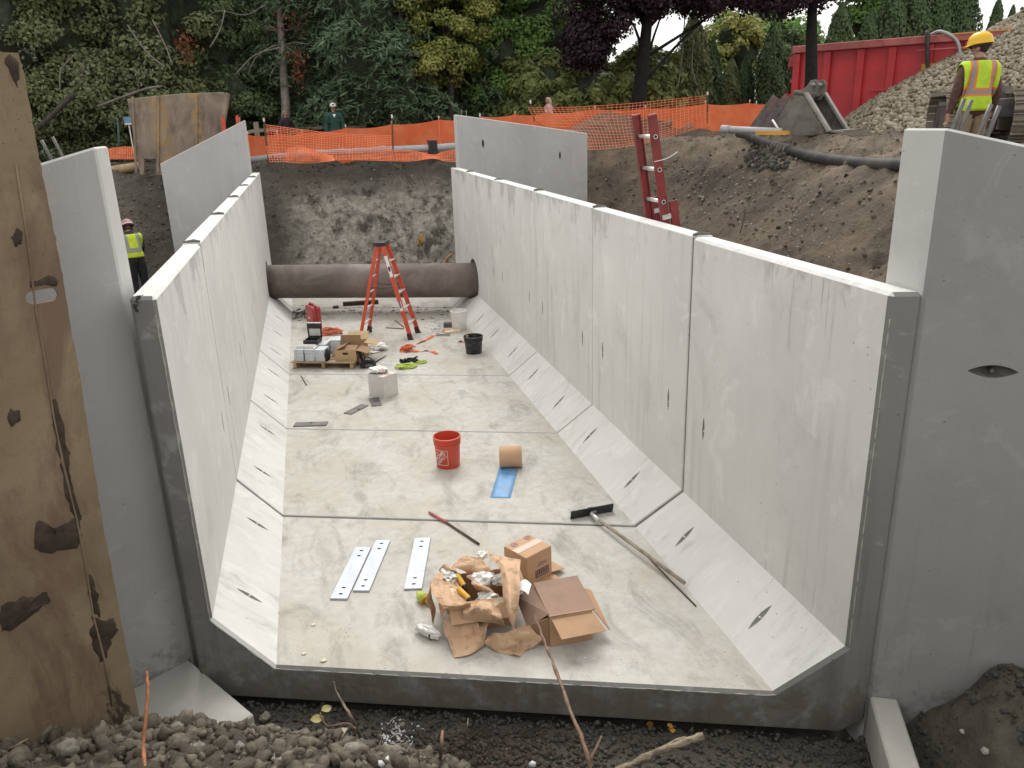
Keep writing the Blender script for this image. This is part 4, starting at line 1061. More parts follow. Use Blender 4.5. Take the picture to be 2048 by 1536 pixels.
for zz in (0.10, 0.24, 0.36):
    q = B(); q.box((0.0, -0.181, zz), (0.13, 0.008, 0.02)); q.build('rib', MAT['red_case'], rc)
q = B(); q.box((-0.0865, 0.02, 0.22), (0.003, 0.10, 0.04)); q.build('emblem', MAT['white_print'], rc)
# ---- coils, straps
def coil(c, loops, r, jit, z=0.012, seed=1):
    rr = random.Random(seed); pts = []
    for i in range(loops * 10):
        a = 2 * math.pi * i / 10; k = r * (1 + jit * rr.uniform(-1, 1))
        pts.append(Vector((c.x + math.cos(a) * k * 1.3 + 0.05 * math.sin(i / 9), c.y + math.sin(a) * k, z + 0.018 * rr.random() + 0.0018 * i / 2)))
    return smooth_pts(pts, 3)
cc = G(655, 668); q = B(); q.tube(coil(cc, 7, 0.16, 0.45, seed=4), 0.010, 5)
q.tube(smooth_pts([G(632, 671, 0.012), G(640, 669, 0.012), G(650, 672, 0.012), G(662, 670, 0.012)], 4), 0.010, 5)
o = q.build('power_cable', MAT['orange_cord'], world=True, smooth=True); tag(o, 'tangled orange extension cord behind the pallet', 'cable')
o = rod('power_cable', 'thin orange cord curving on the floor behind the white crumpled wrap', smooth_pts([G(735, 684, .01), G(752, 683, .01), G(772, 689, .01), G(770, 695, .01), G(760, 694, .01)], 5), 0.009, MAT['orange_cord'], 'cable')
def strap(name, label, px, w, m, cat='strap', lift=0.006):
    pts = smooth_pts([G(u, v, lift + 0.012 * abs(math.sin(i * 2.1))) for i, (u, v) in enumerate(px)], 5)
    q = B(); vs1 = []
    for i, p in enumerate(pts):
        d = (pts[min(i + 1, len(pts) - 1)] - pts[max(i - 1, 0)]).normalized(); s = d.cross(Vector((0, 0, 1))).normalized()
        tw = 0.7 * math.sin(i * 0.45); s = s * math.cos(tw) + Vector((0, 0, 1)) * math.sin(tw) * 0.8
        h = Vector((0, 0, abs(math.sin(tw)) * w / 2))
        vs1 += [p - s * w / 2 + h, p + s * w / 2 + h]
    q.add(vs1, [(2 * i, 2 * i + 1, 2 * i + 3, 2 * i + 2) for i in range(len(pts) - 1)])
    o = q.build(name, m, world=True, smooth=True, solid=0.003); return tag(o, label, cat)
strap('orange_strap', 'orange webbing strap lying in a bent line on the floor', [(872, 671), (858, 678), (842, 685), (826, 692), (808, 700), (802, 704), (812, 706), (822, 704), (835, 704), (852, 703), (864, 704), (873, 709)], 0.055, MAT['orange_strap'])
strap('orange_strap', 'short orange strap end beside the black bucket', [(915, 685), (925, 684), (936, 687)], 0.06, MAT['orange_strap'])
hb = G(806, 703); q = B()
for j in range(6): q.tube(coil(Vector((hb.x + 0.015 * j, hb.y, 0)), 1, 0.05 + 0.006 * j, 0.25, 0.012 + 0.012 * j, seed=j + 20), 0.014, 5)
o = q.build('strap_knot', MAT['orange_strap'], world=True, smooth=True); tag(o, 'knotted orange strap bunch on the floor', 'strap')
lc = G(822, 733); q = B(); q.tube(coil(G(812, 737), 4, 0.095, 0.10, 0.014, seed=8), 0.014, 6); q.tube(coil(G(836, 728), 2, 0.07, 0.16, 0.014, seed=9), 0.012, 6)
lr = q.build('lime_rope', MAT['lime'], world=True, smooth=True); tag(lr, 'coiled lime yellow harness rope with black gear on the floor', 'rope')
q = B(); gc = G(818, 730)
for j in range(7):
    rj = random.Random(j + 70); q.tube(smooth_pts([gc + Vector((rj.uniform(-.16, .16), rj.uniform(-.08, .12), .035 + .07 * rj.random())) for _ in range(5)], 4), .013, 5)
o = q.build('black_gear', MAT['cloth_black'], world=True, smooth=True); tag(o, 'black harness webbing tangled in the lime rope', 'harness')
# crumpled white wrap behind the pallet end
def crumple(name, label, c, r, m, seed, cat, flat=0.7, sub=3, amp=0.5, parent=None, spiky=2.3):
    bm = bmesh.new(); bmesh.ops.create_icosphere(bm, subdivisions=sub, radius=1)
    for v in bm.verts:
        n1 = mnoise.noise(v.co * spiky + Vector((seed * 7.1, seed, 3))); n2 = mnoise.noise(v.co * spiky * 2.4 + Vector((seed, 9, seed * 3)))
        v.co *= 1 + amp * n1 + amp * 0.6 * n2
        v.co.x *= r[0]; v.co.y *= r[1]; v.co.z *= r[2] * flat
    zmin = min(v.co.z for v in bm.verts)
    for v in bm.verts: v.co.z -= zmin
    me = bpy.data.meshes.new(name); bm.to_mesh(me); bm.free(); me.materials.append(m)
    o = obj(name, me, parent, c)
    if label: tag(o, label, cat)
    return o
crumple('crumpled_wrap', 'crumpled white wrapping beside the pallet end', G(760, 702), (0.13, 0.09, 0.09), MAT['white'], 3, 'wrapping')
crumple('crumpled_wrap', 'flat white paper scrap behind the open carton', G(736, 708), (0.16, 0.07, 0.03), MAT['white'], 5, 'wrapping')
# ---- buckets
def bucket(name, label, loc, h, r0, r1, m, rotz=0.0, ribs=((0.72, 0.80, 0.92)), handle=True, hm=None):
    t = thing(name, label, 'bucket', loc, rotz)
    prof = [(r0 * 0.96, 0.0), (r0, 0.008)]
    def rad(z): return r0 + (r1 - r0) * z / h
    prof += [(rad(h * 0.74), h * 0.74), (rad(h * 0.745) + 0.008, h * 0.75), (rad(h * .79) + 0.008, h * 0.79), (rad(h * .80), h * 0.80), (rad(h * .84), h * 0.84), (rad(h * .845) + 0.009, h * 0.85),
             (rad(h * .88) + 0.009, h * 0.88), (rad(h * .89), h * .89), (rad(h * .94), h * .94), (rad(h) + 0.008, h * 0.95), (rad(h) + 0.009, h * 0.99), (rad(h) + 0.004, h), (rad(h) - 0.004, h), (rad(h) - 0.007, h * 0.97), (r0 - 0.006, 0.012), (0.001, 0.011)]
    q = B(); q.lathe(prof, 40, caps=(True, False)); q.build('shell', m, t, smooth=True, auto=True)
    if handle:
        q = B(); rr = rad(h * .8) + 0.012
        q.tube([Vector((rr * math.cos(a), rr * math.sin(a), h * 0.80 - 0.19 * math.sin((a + 2.4) / math.pi * math.pi))) for a in [-2.4 + math.pi * i / 16 for i in range(17)]], 0.0028, 5)
        q.build('bail', hm or MAT['alu'], t, smooth=True)
        for a in (-2.4, -2.4 + math.pi):
            q = B(); q.tube([(rad(h * .8) * math.cos(a), rad(h * .8) * math.sin(a), h * .8), ((rr + 0.004) * math.cos(a), (rr + 0.004) * math.sin(a), h * .8)], 0.014, 8); q.build('ear', m, t)
    return t
rb = bucket('red_bucket', 'red bucket with white diagonal lettering standing on the second section', G(897, 931), 0.368, 0.130, 0.148, MAT['red_bucket'], handle=False)
# lettering wrapped on the bucket: a square frame with diagonal words
def wrap_on(verts, R0, ang0, z0):
    return [Vector(((R0) * math.cos(ang0 + p.x / R0), (R0) * math.sin(ang0 + p.x / R0), z0 + p.y)) for p in verts]
viewa = math.atan2(CAM_C[1] - rb.location.y, CAM_C[0] - rb.location.x)
la = viewa - 0.62
q = B(); S_ = 0.085
for a_, b_ in (((-S_, -S_), (S_, -S_)), ((S_, -S_), (S_, S_)), ((S_, S_), (-S_, S_)), ((-S_, S_), (-S_, -S_))):
    n_ = 10; pa, pb_ = Vector((*a_, 0)), Vector((*b_, 0)); d = (pb_ - pa).normalized(); nn = Vector((-d.y, d.x, 0)) * 0.0028
    vv = []
    for i in range(n_ + 1):
        p = pa.lerp(pb_, i / n_); vv += [p - nn, p + nn]
    q.add(wrap_on(vv, 0.1415, la, 0.15), [(2 * i, 2 * i + 1, 2 * i + 3, 2 * i + 2) for i in range(n_)])
q.build('logo_frame', MAT['white_print'], rb)
for txt, sz, off in (('THE', 0.022, 0.062), ('HOME', 0.060, 0.022), ('DEPOT', 0.048, -0.026)):
    vv, ff = text_verts(txt, sz)
    rot = Matrix.Rotation(R(45), 3, 'Z'); sh = Vector((-off * 0.72, off * 0.72, 0))
    vv = [rot @ Vector((p.x, p.y, 0)) + sh for p in vv]
    q = B(); q.add(wrap_on(vv, 0.1418, la, 0.15), ff); q.build('lettering', MAT['white_print'], rb)
bucket('white_bucket', 'white plastic bucket with a wire handle beside the right haunch', G(919, 659), 0.37, 0.132, 0.15, MAT['white'])
bb_ = bucket('black_bucket', 'black plaster splashed bucket beside the right haunch', G(948, 707), 0.31, 0.13, 0.155, MAT['black'], handle=False)
q = B(); q.tube([(-0.09, 0.0, 0.15), (-0.10, 0.02, 0.32)], [0.025, 0.02], 8); o = q.build('brush_handle', MAT['wood'], loc=bb_.location); tag(o, 'pale wooden tool handle sticking up inside the black bucket', 'handle')
# ---- pale carton with clutter on top
wc = thing('white_carton', 'dusty white taped carton on the floor with clutter on top', 'box', G(781, 793), rotz=0.10)
rzw = math.atan2(*reversed((G(804, 790) - G(787, 796)).xy[:])) ; wc.rotation_euler = (0, 0, 0.62)
q = B(); q.box((0, 0.14, 0.165), (0.27, 0.33, 0.33)); q.build('body', MAT['carton_white'], wc, bevel=0.004, seg=1)
q = B(); q.box((0, 0.14, 0.331), (0.06, 0.332, 0.002)); q.build('tape', MAT['tape'], wc)
q = B(); q.box((0.1355, 0.14, 0.28), (0.002, 0.06, 0.10)); q.build('tape', MAT['card_grey'], wc)
q = B(); q.box((0.1355, 0.10, 0.06), (0.002, 0.09, 0.12)); q.build('label_sticker', MAT['white'], wc)
wtop = wc.location + Vector((0, 0, 0.334)); ofs = lambda x, y: wtop + Vector((math.cos(0.62) * x - math.sin(0.62) * y, math.sin(0.62) * x + math.cos(0.62) * y, 0))
crumple('crumpled_wrap', 'white crumpled bag on top of the white carton', ofs(-0.05, 0.17), (0.13, 0.08, 0.06), MAT['white'], 11, 'bag')
q = B(); q.tube([ofs(-0.12, 0.28) + Vector((0, 0, .03)), ofs(0.06, 0.25) + Vector((0, 0, .03))], 0.028, 10); o = q.build('white_tube', MAT['white'], world=True, smooth=True); tag(o, 'white cartridge tube lying across the white carton', 'tube')
q = B(); q.tube([ofs(0.02, 0.10) + Vector((0, 0, .02)), ofs(0.11, 0.16) + Vector((0, 0, .02))], 0.016, 6); q.box((0, 0, 0), (0.1, 0.03, 0.03), M=Matrix.Translation(ofs(0.06, 0.16) + Vector((0, 0, .02))) @ Matrix.Rotation(1.3, 4, 'Z'))
o = q.build('hand_tool', MAT['black'], world=True); tag(o, 'small black hand tool on the white carton', 'tool')
q = B(); q.box((0, 0, 0.012), (0.09, 0.03, 0.022)); o = q.build('orange_tool', MAT['orange_strap'], loc=ofs(0.0, 0.11), rot=(0, 0, 1.1), bevel=0.004); tag(o, 'small orange tool on the white carton', 'tool')
# ---- flat plates
def plate(name, label, px, th, m, slots, group, slot_len=0.035, slot_w=0.02, cross=True):
    """px: four corners on the floor; slots: fractions along the length"""
    c = [G(u, v) for u, v in px]
    o3 = sum(c, Vector()) / 4
    L = ((c[1] - c[0]) + (c[2] - c[3])) / 2; W = ((c[3] - c[0]) + (c[2] - c[1])) / 2
    lx = L.normalized(); l_, w_ = L.length, W.length
    wx = Vector((0, 0, 1)).cross(lx)
    t = thing(name, label, 'steel plate', o3, math.atan2(lx.y, lx.x), group)
    q = B(); q.box((0, 0, th / 2 + 0.002), (l_, w_, th)); o = q.build('body', m, t)
    md = o.modifiers.new('edge', 'BEVEL'); md.width = 0.002; md.segments = 1
    cut = []
    for fx2, fy2 in slots:
        b_ = B(); ll, ww = slot_len, slot_w
        pts_ = [(fx2 * l_ / 2 + (ww / 2) * math.cos(a), fy2 * w_ / 2 + (ll - ww) / 2 * sg + ww / 2 * math.sin(a)) for sg, a in [(1, R(x)) for x in range(0, 181, 30)] + [(-1, R(x)) for x in range(180, 361, 30)]]
        b_.prism(pts_, 0.1, z0=-0.05); cut.append(b_)
    apply_bools(o, cut, MAT['hole'])
    return t
gs = [(-0.84, 0), (-0.62, 0), (0.62, 0), (0.84, 0)]
GP = 'galvanised slotted plates on the near floor'
plate('galvanised_plate', 'long silver slotted plate, the one lying nearest the left haunch', [(676, 1200), (722, 1096), (724, 1097), (678, 1201)] if False else [(660, 1199), (712, 1097), (742, 1097), (695, 1202)], 0.016, MAT['galv'], gs, GP)
plate('galvanised_plate', 'long silver slotted plate touching the one by the haunch, in the middle', [(706, 1184), (752, 1083), (781, 1083), (739, 1185)], 0.016, MAT['galv'], gs, GP)
plate('galvanised_plate', 'long silver slotted plate lying alone beside the paper pile', [(808, 1179), (830, 1079), (861, 1078), (844, 1182)], 0.016, MAT['galv'], gs, GP)
ds = [(0.35, 0), (0.6, 0), (0.85, 0)]
DP = 'dark steel plates scattered on the floor'
plate('dark_plate', 'dark steel plate with three holes, lying against the left haunch', [(591, 853), (592, 845), (657, 848), (648, 856)], 0.02, MAT['steel_dark'], ds, DP, 0.022)
plate('dark_plate', 'dark steel plate with holes, skewed, in the middle of the floor', [(688, 829), (700, 830), (740, 814), (722, 810)], 0.02, MAT['steel_dark'], ds, DP, 0.022)
plate('dark_plate', 'dark steel plate with holes in front of the white carton', [(744, 815), (765, 812), (756, 797), (737, 799)], 0.02, MAT['steel_dark'], [(-0.2, 0), (0.2, 0)], DP, 0.022)
# ---- roll of membrane and its blue tail
rl = thing('membrane_roll', 'tan paper covered roll of blue membrane standing at the end of its strip', 'roll', G(1022, 938), rotz=EA + 0.12)
MR = Matrix.Rotation(R(90), 4, 'Y')
q = B(); q.lathe([(0.118, -0.125), (0.121, -0.12), (0.121, 0.12), (0.118, 0.125)], 36, 0, Matrix.Translation((0.0, 0.06, 0.122)) @ MR, caps=(False, False)); q.build('wrapper', MAT['card'], rl, smooth=True)
q = B(); q.lathe([(0.045, 0.124), (0.118, 0.1245), (0.117, 0.118)], 36, 0, Matrix.Translation((0.0, 0.06, 0.122)) @ MR, caps=(False, False)); q.lathe([(0.045, -0.124), (0.118, -0.1245), (0.117, -0.118)], 36, 0, Matrix.Translation((0.0, 0.06, 0.122)) @ MR, caps=(False, False)); q.build('end_layers', MAT['blue'], rl, smooth=True)
q = B(); q.lathe([(0.045, -0.12), (0.045, 0.126), (0.038, 0.126), (0.038, -0.12)], 24, 0, Matrix.Translation((0.0, 0.06, 0.122)) @ MR, caps=(False, False)); q.build('core_tube', MAT['card_dark'], rl, smooth=True)
st = [G(998, 938, .004), G(980, 996, .004), G(1021, 997, .004), G(1036, 940, .004)]
q = B(); vs1 = []
for i in range(13):
    for j in range(5):
        a, b2 = st[0].lerp(st[1], i / 12), st[3].lerp(st[2], i / 12); p = a.lerp(b2, j / 4)
        p.z = 0.005 + 0.006 * abs(mnoise.noise(Vector((i * 0.6, j * 0.8, 2)))) + (0.02 if i == 0 else 0); vs1.append(p)
q.add(vs1, [(i * 5 + j, i * 5 + j + 1, i * 5 + j + 6, i * 5 + j + 5) for i in range(12) for j in range(4)])
q.build('unrolled_strip', MAT['blue'], rl, world=True, smooth=True, solid=0.003)
# ---- stake with red tip
sk = thing('marker_stake', 'thin steel stake with a pink red tip lying across the second joint', 'stake', G(905, 1055, 0.0))
q = B(); q.tube([G(892, 1044, .016), G(958, 1088, .014)], 0.0105, 8); q.build('shaft', MAT['rust_bar'], sk, world=True, smooth=True)
q = B(); q.tube([G(858, 1024, .022), G(874, 1034, .02), G(893, 1045, .016)], [0.011, 0.016, 0.0125], 8); q.build('tip', simple('pink_paint', (0.42, 0.11, 0.11), 0.7), sk, world=True, smooth=True)
# ---- squeegee
sq = thing('floor_squeegee', 'long handled black floor squeegee lying near the right haunch', 'squeegee', G(1182, 1030, 0))
hA, hB = G(1187, 1032, 0.055), G(1369, 1166, 0.075)
q = B(); q.tube([hA, hA.lerp(hB, 0.5) + Vector((0, 0, .004)), hB], 0.0165, 10); q.build('handle', MAT['wood_pale'], sq, world=True, smooth=True)
q = B(); q.tube([hA - (hB - hA).normalized() * 0.04, hA + (hB - hA).normalized() * 0.10], 0.021, 10); q.build('socket', MAT['alu'], sq, world=True, smooth=True)
bA, bB = G(1140, 1038, 0.005), G(1224, 1022, 0.005); bd = (bB - bA).normalized(); bu = Vector((0, 0, 1)); bf = bd.cross(bu)
prof = [Vector((0, 0, 0)) + bu * z + bf * y for y, z in ((0.0, 0.0), (0.010, 0.03), (0.018, 0.065), (0.022, 0.095), (0.034, 0.096), (0.033, 0.06), (0.024, 0.028), (0.012, 0.0))]
q = B(); q.loft([[bA + p for p in prof], [bB + p for p in prof]]); q.build('blade', MAT['black'], sq, world=True)
q = B(); m_ = (bA + bB) / 2; q.bar(m_ + bu * 0.06 - bf * 0.03, m_ + bu * 0.05 + bf * 0.07, 0.05, 0.03); q.build('bracket', MAT['steel_dark'], sq, world=True)
rod('thin_rod', 'thin dark rod lying beside the squeegee handle', [G(1296, 1113, .01), G(1340, 1160, .012), G(1392, 1212, .01)], 0.006, MAT['rust_bar'], 'rod')
# ---- chips and gear by the white bucket
rr = random.Random(5)
q = B()
for i in range(46):
    u, v = rr.gauss(882, 14), rr.gauss(651, 7); c = G(u, v)
    q.box(c + Vector((0, 0, 0.012)), (rr.uniform(.03, .10), rr.uniform(.02, .06), rr.uniform(.012, .035)), rot=(rr.uniform(-.3, .3), rr.uniform(-.3, .3), rr.uniform(0, 3)))
o = q.build('concrete_rubble', MAT['conc_wing'], world=True); tag(o, 'broken concrete chips strewn beside the white bucket', 'rubble', kind='stuff')
q = B()
for i in range(420):
    if i < 260: u, v = rr.uniform(585, 950), rr.gauss(625, 7)
    else: u, v = rr.uniform(585, 615), rr.gauss(630, 6)
    c = G(u, v); s_ = rr.uniform(.008, .035)
    if abs(c.x) > 1.6: continue
    q.box(c + Vector((0, 0, s_ * .3)), (s_ * 1.6, s_, s_ * .7), rot=(rr.uniform(-.4, .4), 0, rr.uniform(0, 3)))
o = q.build('floor_crumbs', MAT['crush'], world=True); tag(o, 'dark crumbs of soil and concrete on the floor under the pipe', 'crumbs', kind='stuff')
for kk, (u, v, sx, sy, sz, m, nm, lab, rz) in enumerate([
        (905, 666, .30, .12, .05, 'cream', 'wood_float', 'cream coloured wooden float beside the white bucket', .3),
        (886, 672, .26, .16, .02, 'steel_dark', 'flat_trowel', 'grey flat steel plate beside the wooden float', -.4),
        (893, 664, .16, .06, .04, 'orange_strap', 'orange_clamp', 'orange clamp on the rubble beside the white bucket', .2),
        (897, 655, .18, .11, .10, 'steel_dark', 'grey_sack', 'grey bundle leaning on the white bucket', -.2),
        (722, 611, .75, .10, .10, 'rust_bar', 'timber_block', 'dark timber block lying under the rusty pipe', -.1),
        (672, 617, .12, .10, .06, 'black', 'black_block', 'small black block under the rusty pipe', 0)]):
    q = B(); q.box((0, 0, sz / 2), (sx, sy, sz)); q.box((sx * .1, 0, sz * .9), (sx * .5, sy * .5, sz * .35))
    o = q.build(nm, MAT[m], loc=G(u, v), rot=(0, 0, rz), bevel=min(sz * .2, .01)); tag(o, lab, nm.split('_')[1])
# yellow rope loops on the far bank
# ---- step ladder
sl = thing('step_ladder', 'orange red fibreglass step ladder standing in front of the rusty pipe', 'ladder', G(780, 678))
fA, fB, rA, rB = Vector((0.47, 9.28, 0)), Vector((0.665, 9.74, 0)), Vector((-0.40, 9.66, 0)), Vector((-0.205, 10.13, 0))
wdir = (fB - fA).normalized(); sdir = Vector((wdir.y, -wdir.x, 0))
topc = Vector((0.12, 9.73, 1.66))
tF = [topc + sdir * 0.07 - wdir * 0.13, topc + sdir * 0.07 + wdir * 0.13]; tR = [topc - sdir * 0.05 - wdir * 0.12, topc - sdir * 0.05 + wdir * 0.12]
def rail(a, b, nm, m, w=0.075, th=0.028):
    q = B(); q.bar(a + Vector((0, 0, 0.03)), b, w, th, wdir); return q.build(nm, m, sl, world=True, bevel=0.003, seg=1)
FRONT = rail(fA, tF[0], 'front_rail', MAT['red_fib']); rail(fB, tF[1], 'front_rail', MAT['red_fib'])
rail(rA, tR[0], 'rear_rail', MAT['red_fib'], 0.06); rail(rB, tR[1], 'rear_rail', MAT['red_fib'], 0.06)
for i in range(1, 6):
    f_ = i * 0.168; a, b2 = fA.lerp(tF[0], f_), fB.lerp(tF[1], f_)
    q = B(); q.bar(a, b2, 0.085, 0.028); q.build('step', MAT['alu'], sl, world=True, bevel=0.004, seg=1)
    a, b2 = rA.lerp(tR[0], f_), rB.lerp(tR[1], f_)
    q = B(); q.bar(a, b2, 0.025, 0.02); q.build('rear_brace', MAT['alu'], sl, world=True)
q = B(); q.box(topc + Vector((0, 0, 0.035)), (0.22, 0.30, 0.075), rot=(0, 0, math.atan2(sdir.y, sdir.x))); q.build('top_cap', MAT['black'], sl, world=True, bevel=0.014)
for a, b2 in ((fA.lerp(tF[0], .57), rA.lerp(tR[0], .57)), (fB.lerp(tF[1], .57), rB.lerp(tR[1], .57))):
    q = B(); m_ = (a + b2) / 2 - Vector((0, 0, .02)); q.tube([a, m_, b2], 0.009, 6); q.build('spreader', MAT['rust_bar'], sl, world=True)
for p, d in ((fA, tF[0]), (fB, tF[1]), (rA, tR[0]), (rB, tR[1])):
    q = B(); q.bar(p + Vector((0, 0, 0.002)), p.lerp(d, 0.075), 0.084, 0.05, wdir); q.box(p + Vector((0, 0, .012)), (0.11, 0.06, 0.024), rot=(0, 0, math.atan2(sdir.y, sdir.x))); q.build('foot', MAT['black'], sl, world=True, bevel=0.004)
for f_, h_, m in ((0.90, 0.14, 'white'), (0.78, 0.10, 'white'), (0.79, 0.05, 'ink_blue'), (0.42, 0.10, 'white'), (0.42, 0.07, 'ink_violet')):
    a = fA.lerp(tF[0], f_); b2 = fA.lerp(tF[0], f_ - h_); of = -wdir * (0.0155 + (0.002 if m.startswith('ink') else 0.0))
    q = B(); q.bar(a + of, b2 + of, 0.058 - (0.025 if m.startswith('ink') else 0), 0.002, wdir); q.build('sticker', MAT[m], FRONT, world=True)
for j in range(5):
    p = topc + sdir * (0.10 - 0.02 * j) - wdir * 0.06; 
# ================================================================== heap of cartons and packing paper
def sheet(name, px, m, seed=0, nu=14, nv=12, crump=0.02, curl=0.0, parent=None, label=None, cat=None, solid=0.0022):
    """paper patch through a grid of (u, v, height) control points, rows of equal length"""
    rows = [[G(u, v, z) for (u, v, z) in r] for r in px]
    rows = [smooth_pts(r, max(2, nu // (len(r) - 1))) for r in rows]
    n_ = len(rows[0]); cols = [smooth_pts([r[i] for r in rows], max(2, nv // (len(rows) - 1))) if len(rows) > 1 else None for i in range(n_)]
    m_ = len(cols[0]); vs1 = []
    for j in range(m_):
        for i in range(n_):
            p = cols[i][j].copy()
            n1 = Vector((mnoise.noise(p * 7 + Vector((seed, 0, 0))), mnoise.noise(p * 7 + Vector((0, seed, 5))), mnoise.noise(p * 6 + Vector((9, 0, seed)))))
            rg = (abs(mnoise.noise(p * 11 + Vector((seed * 3, 2, 0)))) - .22) * crump * 1.5
            p += n1 * crump + Vector((rg * .4, -rg * .5, rg)); p.z = max(p.z, 0.004); vs1.append(p)
    q = B(); q.add(vs1, [(j * n_ + i, j * n_ + i + 1, (j + 1) * n_ + i + 1, (j + 1) * n_ + i) for j in range(m_ - 1) for i in range(n_ - 1)])
    o = q.build(name, m, parent, world=True, smooth=False, solid=solid)
    if label: tag(o, label, cat)
    return o
# upside down carton with printed side
A0, A1, A2 = G(1060, 1114, 0.30), G(1109, 1089, 0.30), G(1001, 1100, 0.30)
ax_ = (A1 - A0); ay_ = (A2 - A0)
lx_, ly_ = ax_.length, ay_.length
ca = (A1 + A2) / 2; ang = math.atan2(ax_.y, ax_.x)
ca.z = 0.012
uc = thing('upturned_carton', 'upturned brown carton with a dark printed block on its side', 'box', ca, ang)
sx, sy = lx_, max(0.27, abs(ay_.dot(Vector((-math.sin(ang), math.cos(ang), 0)))))
for c, s in (((-sx / 2, 0, .15), (.006, sy, .29)), ((sx / 2, 0, .15), (.006, sy, .29)), ((0, -sy / 2, .15), (sx - .006, .006, .29)), ((0, sy / 2, .15), (sx - .006, .006, .29))):
    q = B(); q.box(c, s); UPAN = q.build('side_panel', MAT['card'], uc) if c[1] >= 0 else None
    if UPAN is None: UFR = q.build('side_panel', MAT['card'], uc)
for s in (-1, 1):
    q = B(); q.box((0, s * sy / 4, .297), (sx, sy / 2 - .003, .006)); q.build('top_panel', MAT['card'], uc)
q = B(); q.box((0, 0, .3012), (sx * 1.0, .07, .0015)); q.build('tape', MAT['tape'], uc)
for (dx_, dy_) in ((-.07, .09), (.09, .10)):
    q = B(); q.lathe([(.024, 0), (.03, 0), (.03, .0015), (.024, .0015)], 18, 0, Matrix.Translation((dx_, dy_, .3008)), caps=(False, False)); q.box((dx_, dy_, .3014), (.03, .012, .001)); q.build('printed_mark', MAT['ink_violet'], uc)
q = B()
for (cx, cz, w_, h_) in ((0, .135, .15, .008), (0, .075, .15, .008), (-.071, .105, .008, .052), (.071, .105, .008, .052)): q.box((.03 + cx, -sy / 2 - .0042, cz), (w_, .0015, h_))
q.build('printed_block', MAT['ink_blue'], UFR)
q = B()
for j in range(6): q.box((.03 - .052 + j * .021, -sy / 2 - .0042, .105 + .004 * (j % 2)), (.013, .0015, .036))
q.build('printed_block', MAT['ink_blue'], UFR)
q = B()
for j in range(3): q.box((.03, -sy / 2 - .0042, .175 + j * .012), (.12 - .02 * j, .0015, .004))
q.build('printed_line', MAT['ink_violet'], UFR)
q = B(); q.box((0.02, -sy / 2 - 0.11, 0.018), (sx * .98, .22, .006), rot=(R(3), 0, 0)); q.build('flap', MAT['card'], uc)
q = B(); q.box((sx / 2 + 0.075, -0.02, 0.035), (.16, sy * .9, .006), rot=(0, R(12), 0)); q.build('flap', MAT['card'], uc)
# soiled carton lying on its side
C0, C1 = G(1101, 1294, 0), G(1185, 1279, 0)
cd = (C1 - C0); ang2 = math.atan2(cd.y, cd.x); L2 = cd.length
lc_ = thing('tipped_carton', 'soiled grey brown carton tipped on its side with flaps hanging out', 'box', C0, ang2)
HB, DB = 0.27, 0.36
for nm, c, s, m in (('front_panel', (L2 / 2, 0.003, HB / 2), (L2, .006, HB - .012), 'card'), ('back_panel', (L2 / 2, DB, HB / 2), (L2, .006, HB - .012), 'card'), ('end_panel', (L2 - .003, DB / 2, HB / 2), (.006, DB - .008, HB - .012), 'card_grey'), ('bottom_panel', (L2 / 2, DB / 2, .004), (L2, DB, .006), 'card')):
    q = B(); q.box(c, s); q.build(nm, MAT[m], lc_)
q = B(); q.box((L2 / 2 + .005, DB / 2 + 0.03, HB + .004), (L2 + .03, DB + .06, .007), rot=(R(4), 0, R(1))); q.build('top_panel', MAT['card_grey'], lc_)
q = B(); q.add([(0.01, -0.012, HB - .03), (L2 + .005, -0.012, HB - .03), (L2 + .05, -0.15, HB - .10), (0.04, -0.16, HB - .10)], [(0, 1, 2, 3)]); q.build('flap', MAT['card'], lc_, solid=.006)
q = B(); q.add([(L2 + .008, DB - .02, HB - .03), (L2 + .008, 0.06, HB - .03), (L2 + .13, -0.02, HB - .20), (L2 + .09, DB - .06, HB - .05)], [(0, 1, 2, 3)]); q.build('flap', MAT['card'], lc_, solid=.006)
q = B(); q.add([(0, 0.02, HB), (0, DB + .04, HB), (-.15, DB + .10, HB - .10), (-.14, 0.12, HB - .16)], [(0, 1, 2, 3)]); q.build('flap', MAT['card_grey'], lc_, solid=.006)
q = B(); q.add([(0, 0.01, .01), (0, 0.01, HB - .02), (-.13, 0.06, HB - .09), (-.14, 0.05, .03)], [(0, 1, 2, 3)]); q.build('flap', MAT['card_dark'], lc_, solid=.006)
q = B(); q.box((.16, -.0008, .075), (.08, .0015, .014)); q.build('printed_line', MAT['card_dark'], lc_)
# open carton full of packing
OC0 = G(905, 1262, 0); OC1 = G(1046, 1262, 0)
oc = carton('packing_carton', 'open brown carton overflowing with kraft paper and empty tubes', (G(958, 1228, 0)), EA + 0.30, (0.50, 0.40, 0.26), (MAT['card'], MAT['card']), {'-y': (118, 0.16), '-x': (150, 0.12), '+x': (60, 0.12)})
SP = 'sheets of kraft packing paper in the heap'
sheet('kraft_paper', [[(861, 1168, .30), (873, 1150, .33), (905, 1140, .33)], [(868, 1195, .31), (895, 1190, .30), (925, 1180, .26)], [(889, 1216, .27), (915, 1212, .27), (945, 1206, .25)]], MAT['paper'], 1, crump=.02, label='kraft paper sheet folded over the rim nearest the lime string reel', cat='paper')
sheet('kraft_paper', [[(884, 1210, .29), (915, 1212, .30), (942, 1206, .30)], [(884, 1218, .24), (915, 1222, .23), (942, 1216, .23)]], MAT['paper'], 2, crump=.01, label='rolled kraft paper edge along the front of the packing carton', cat='paper')
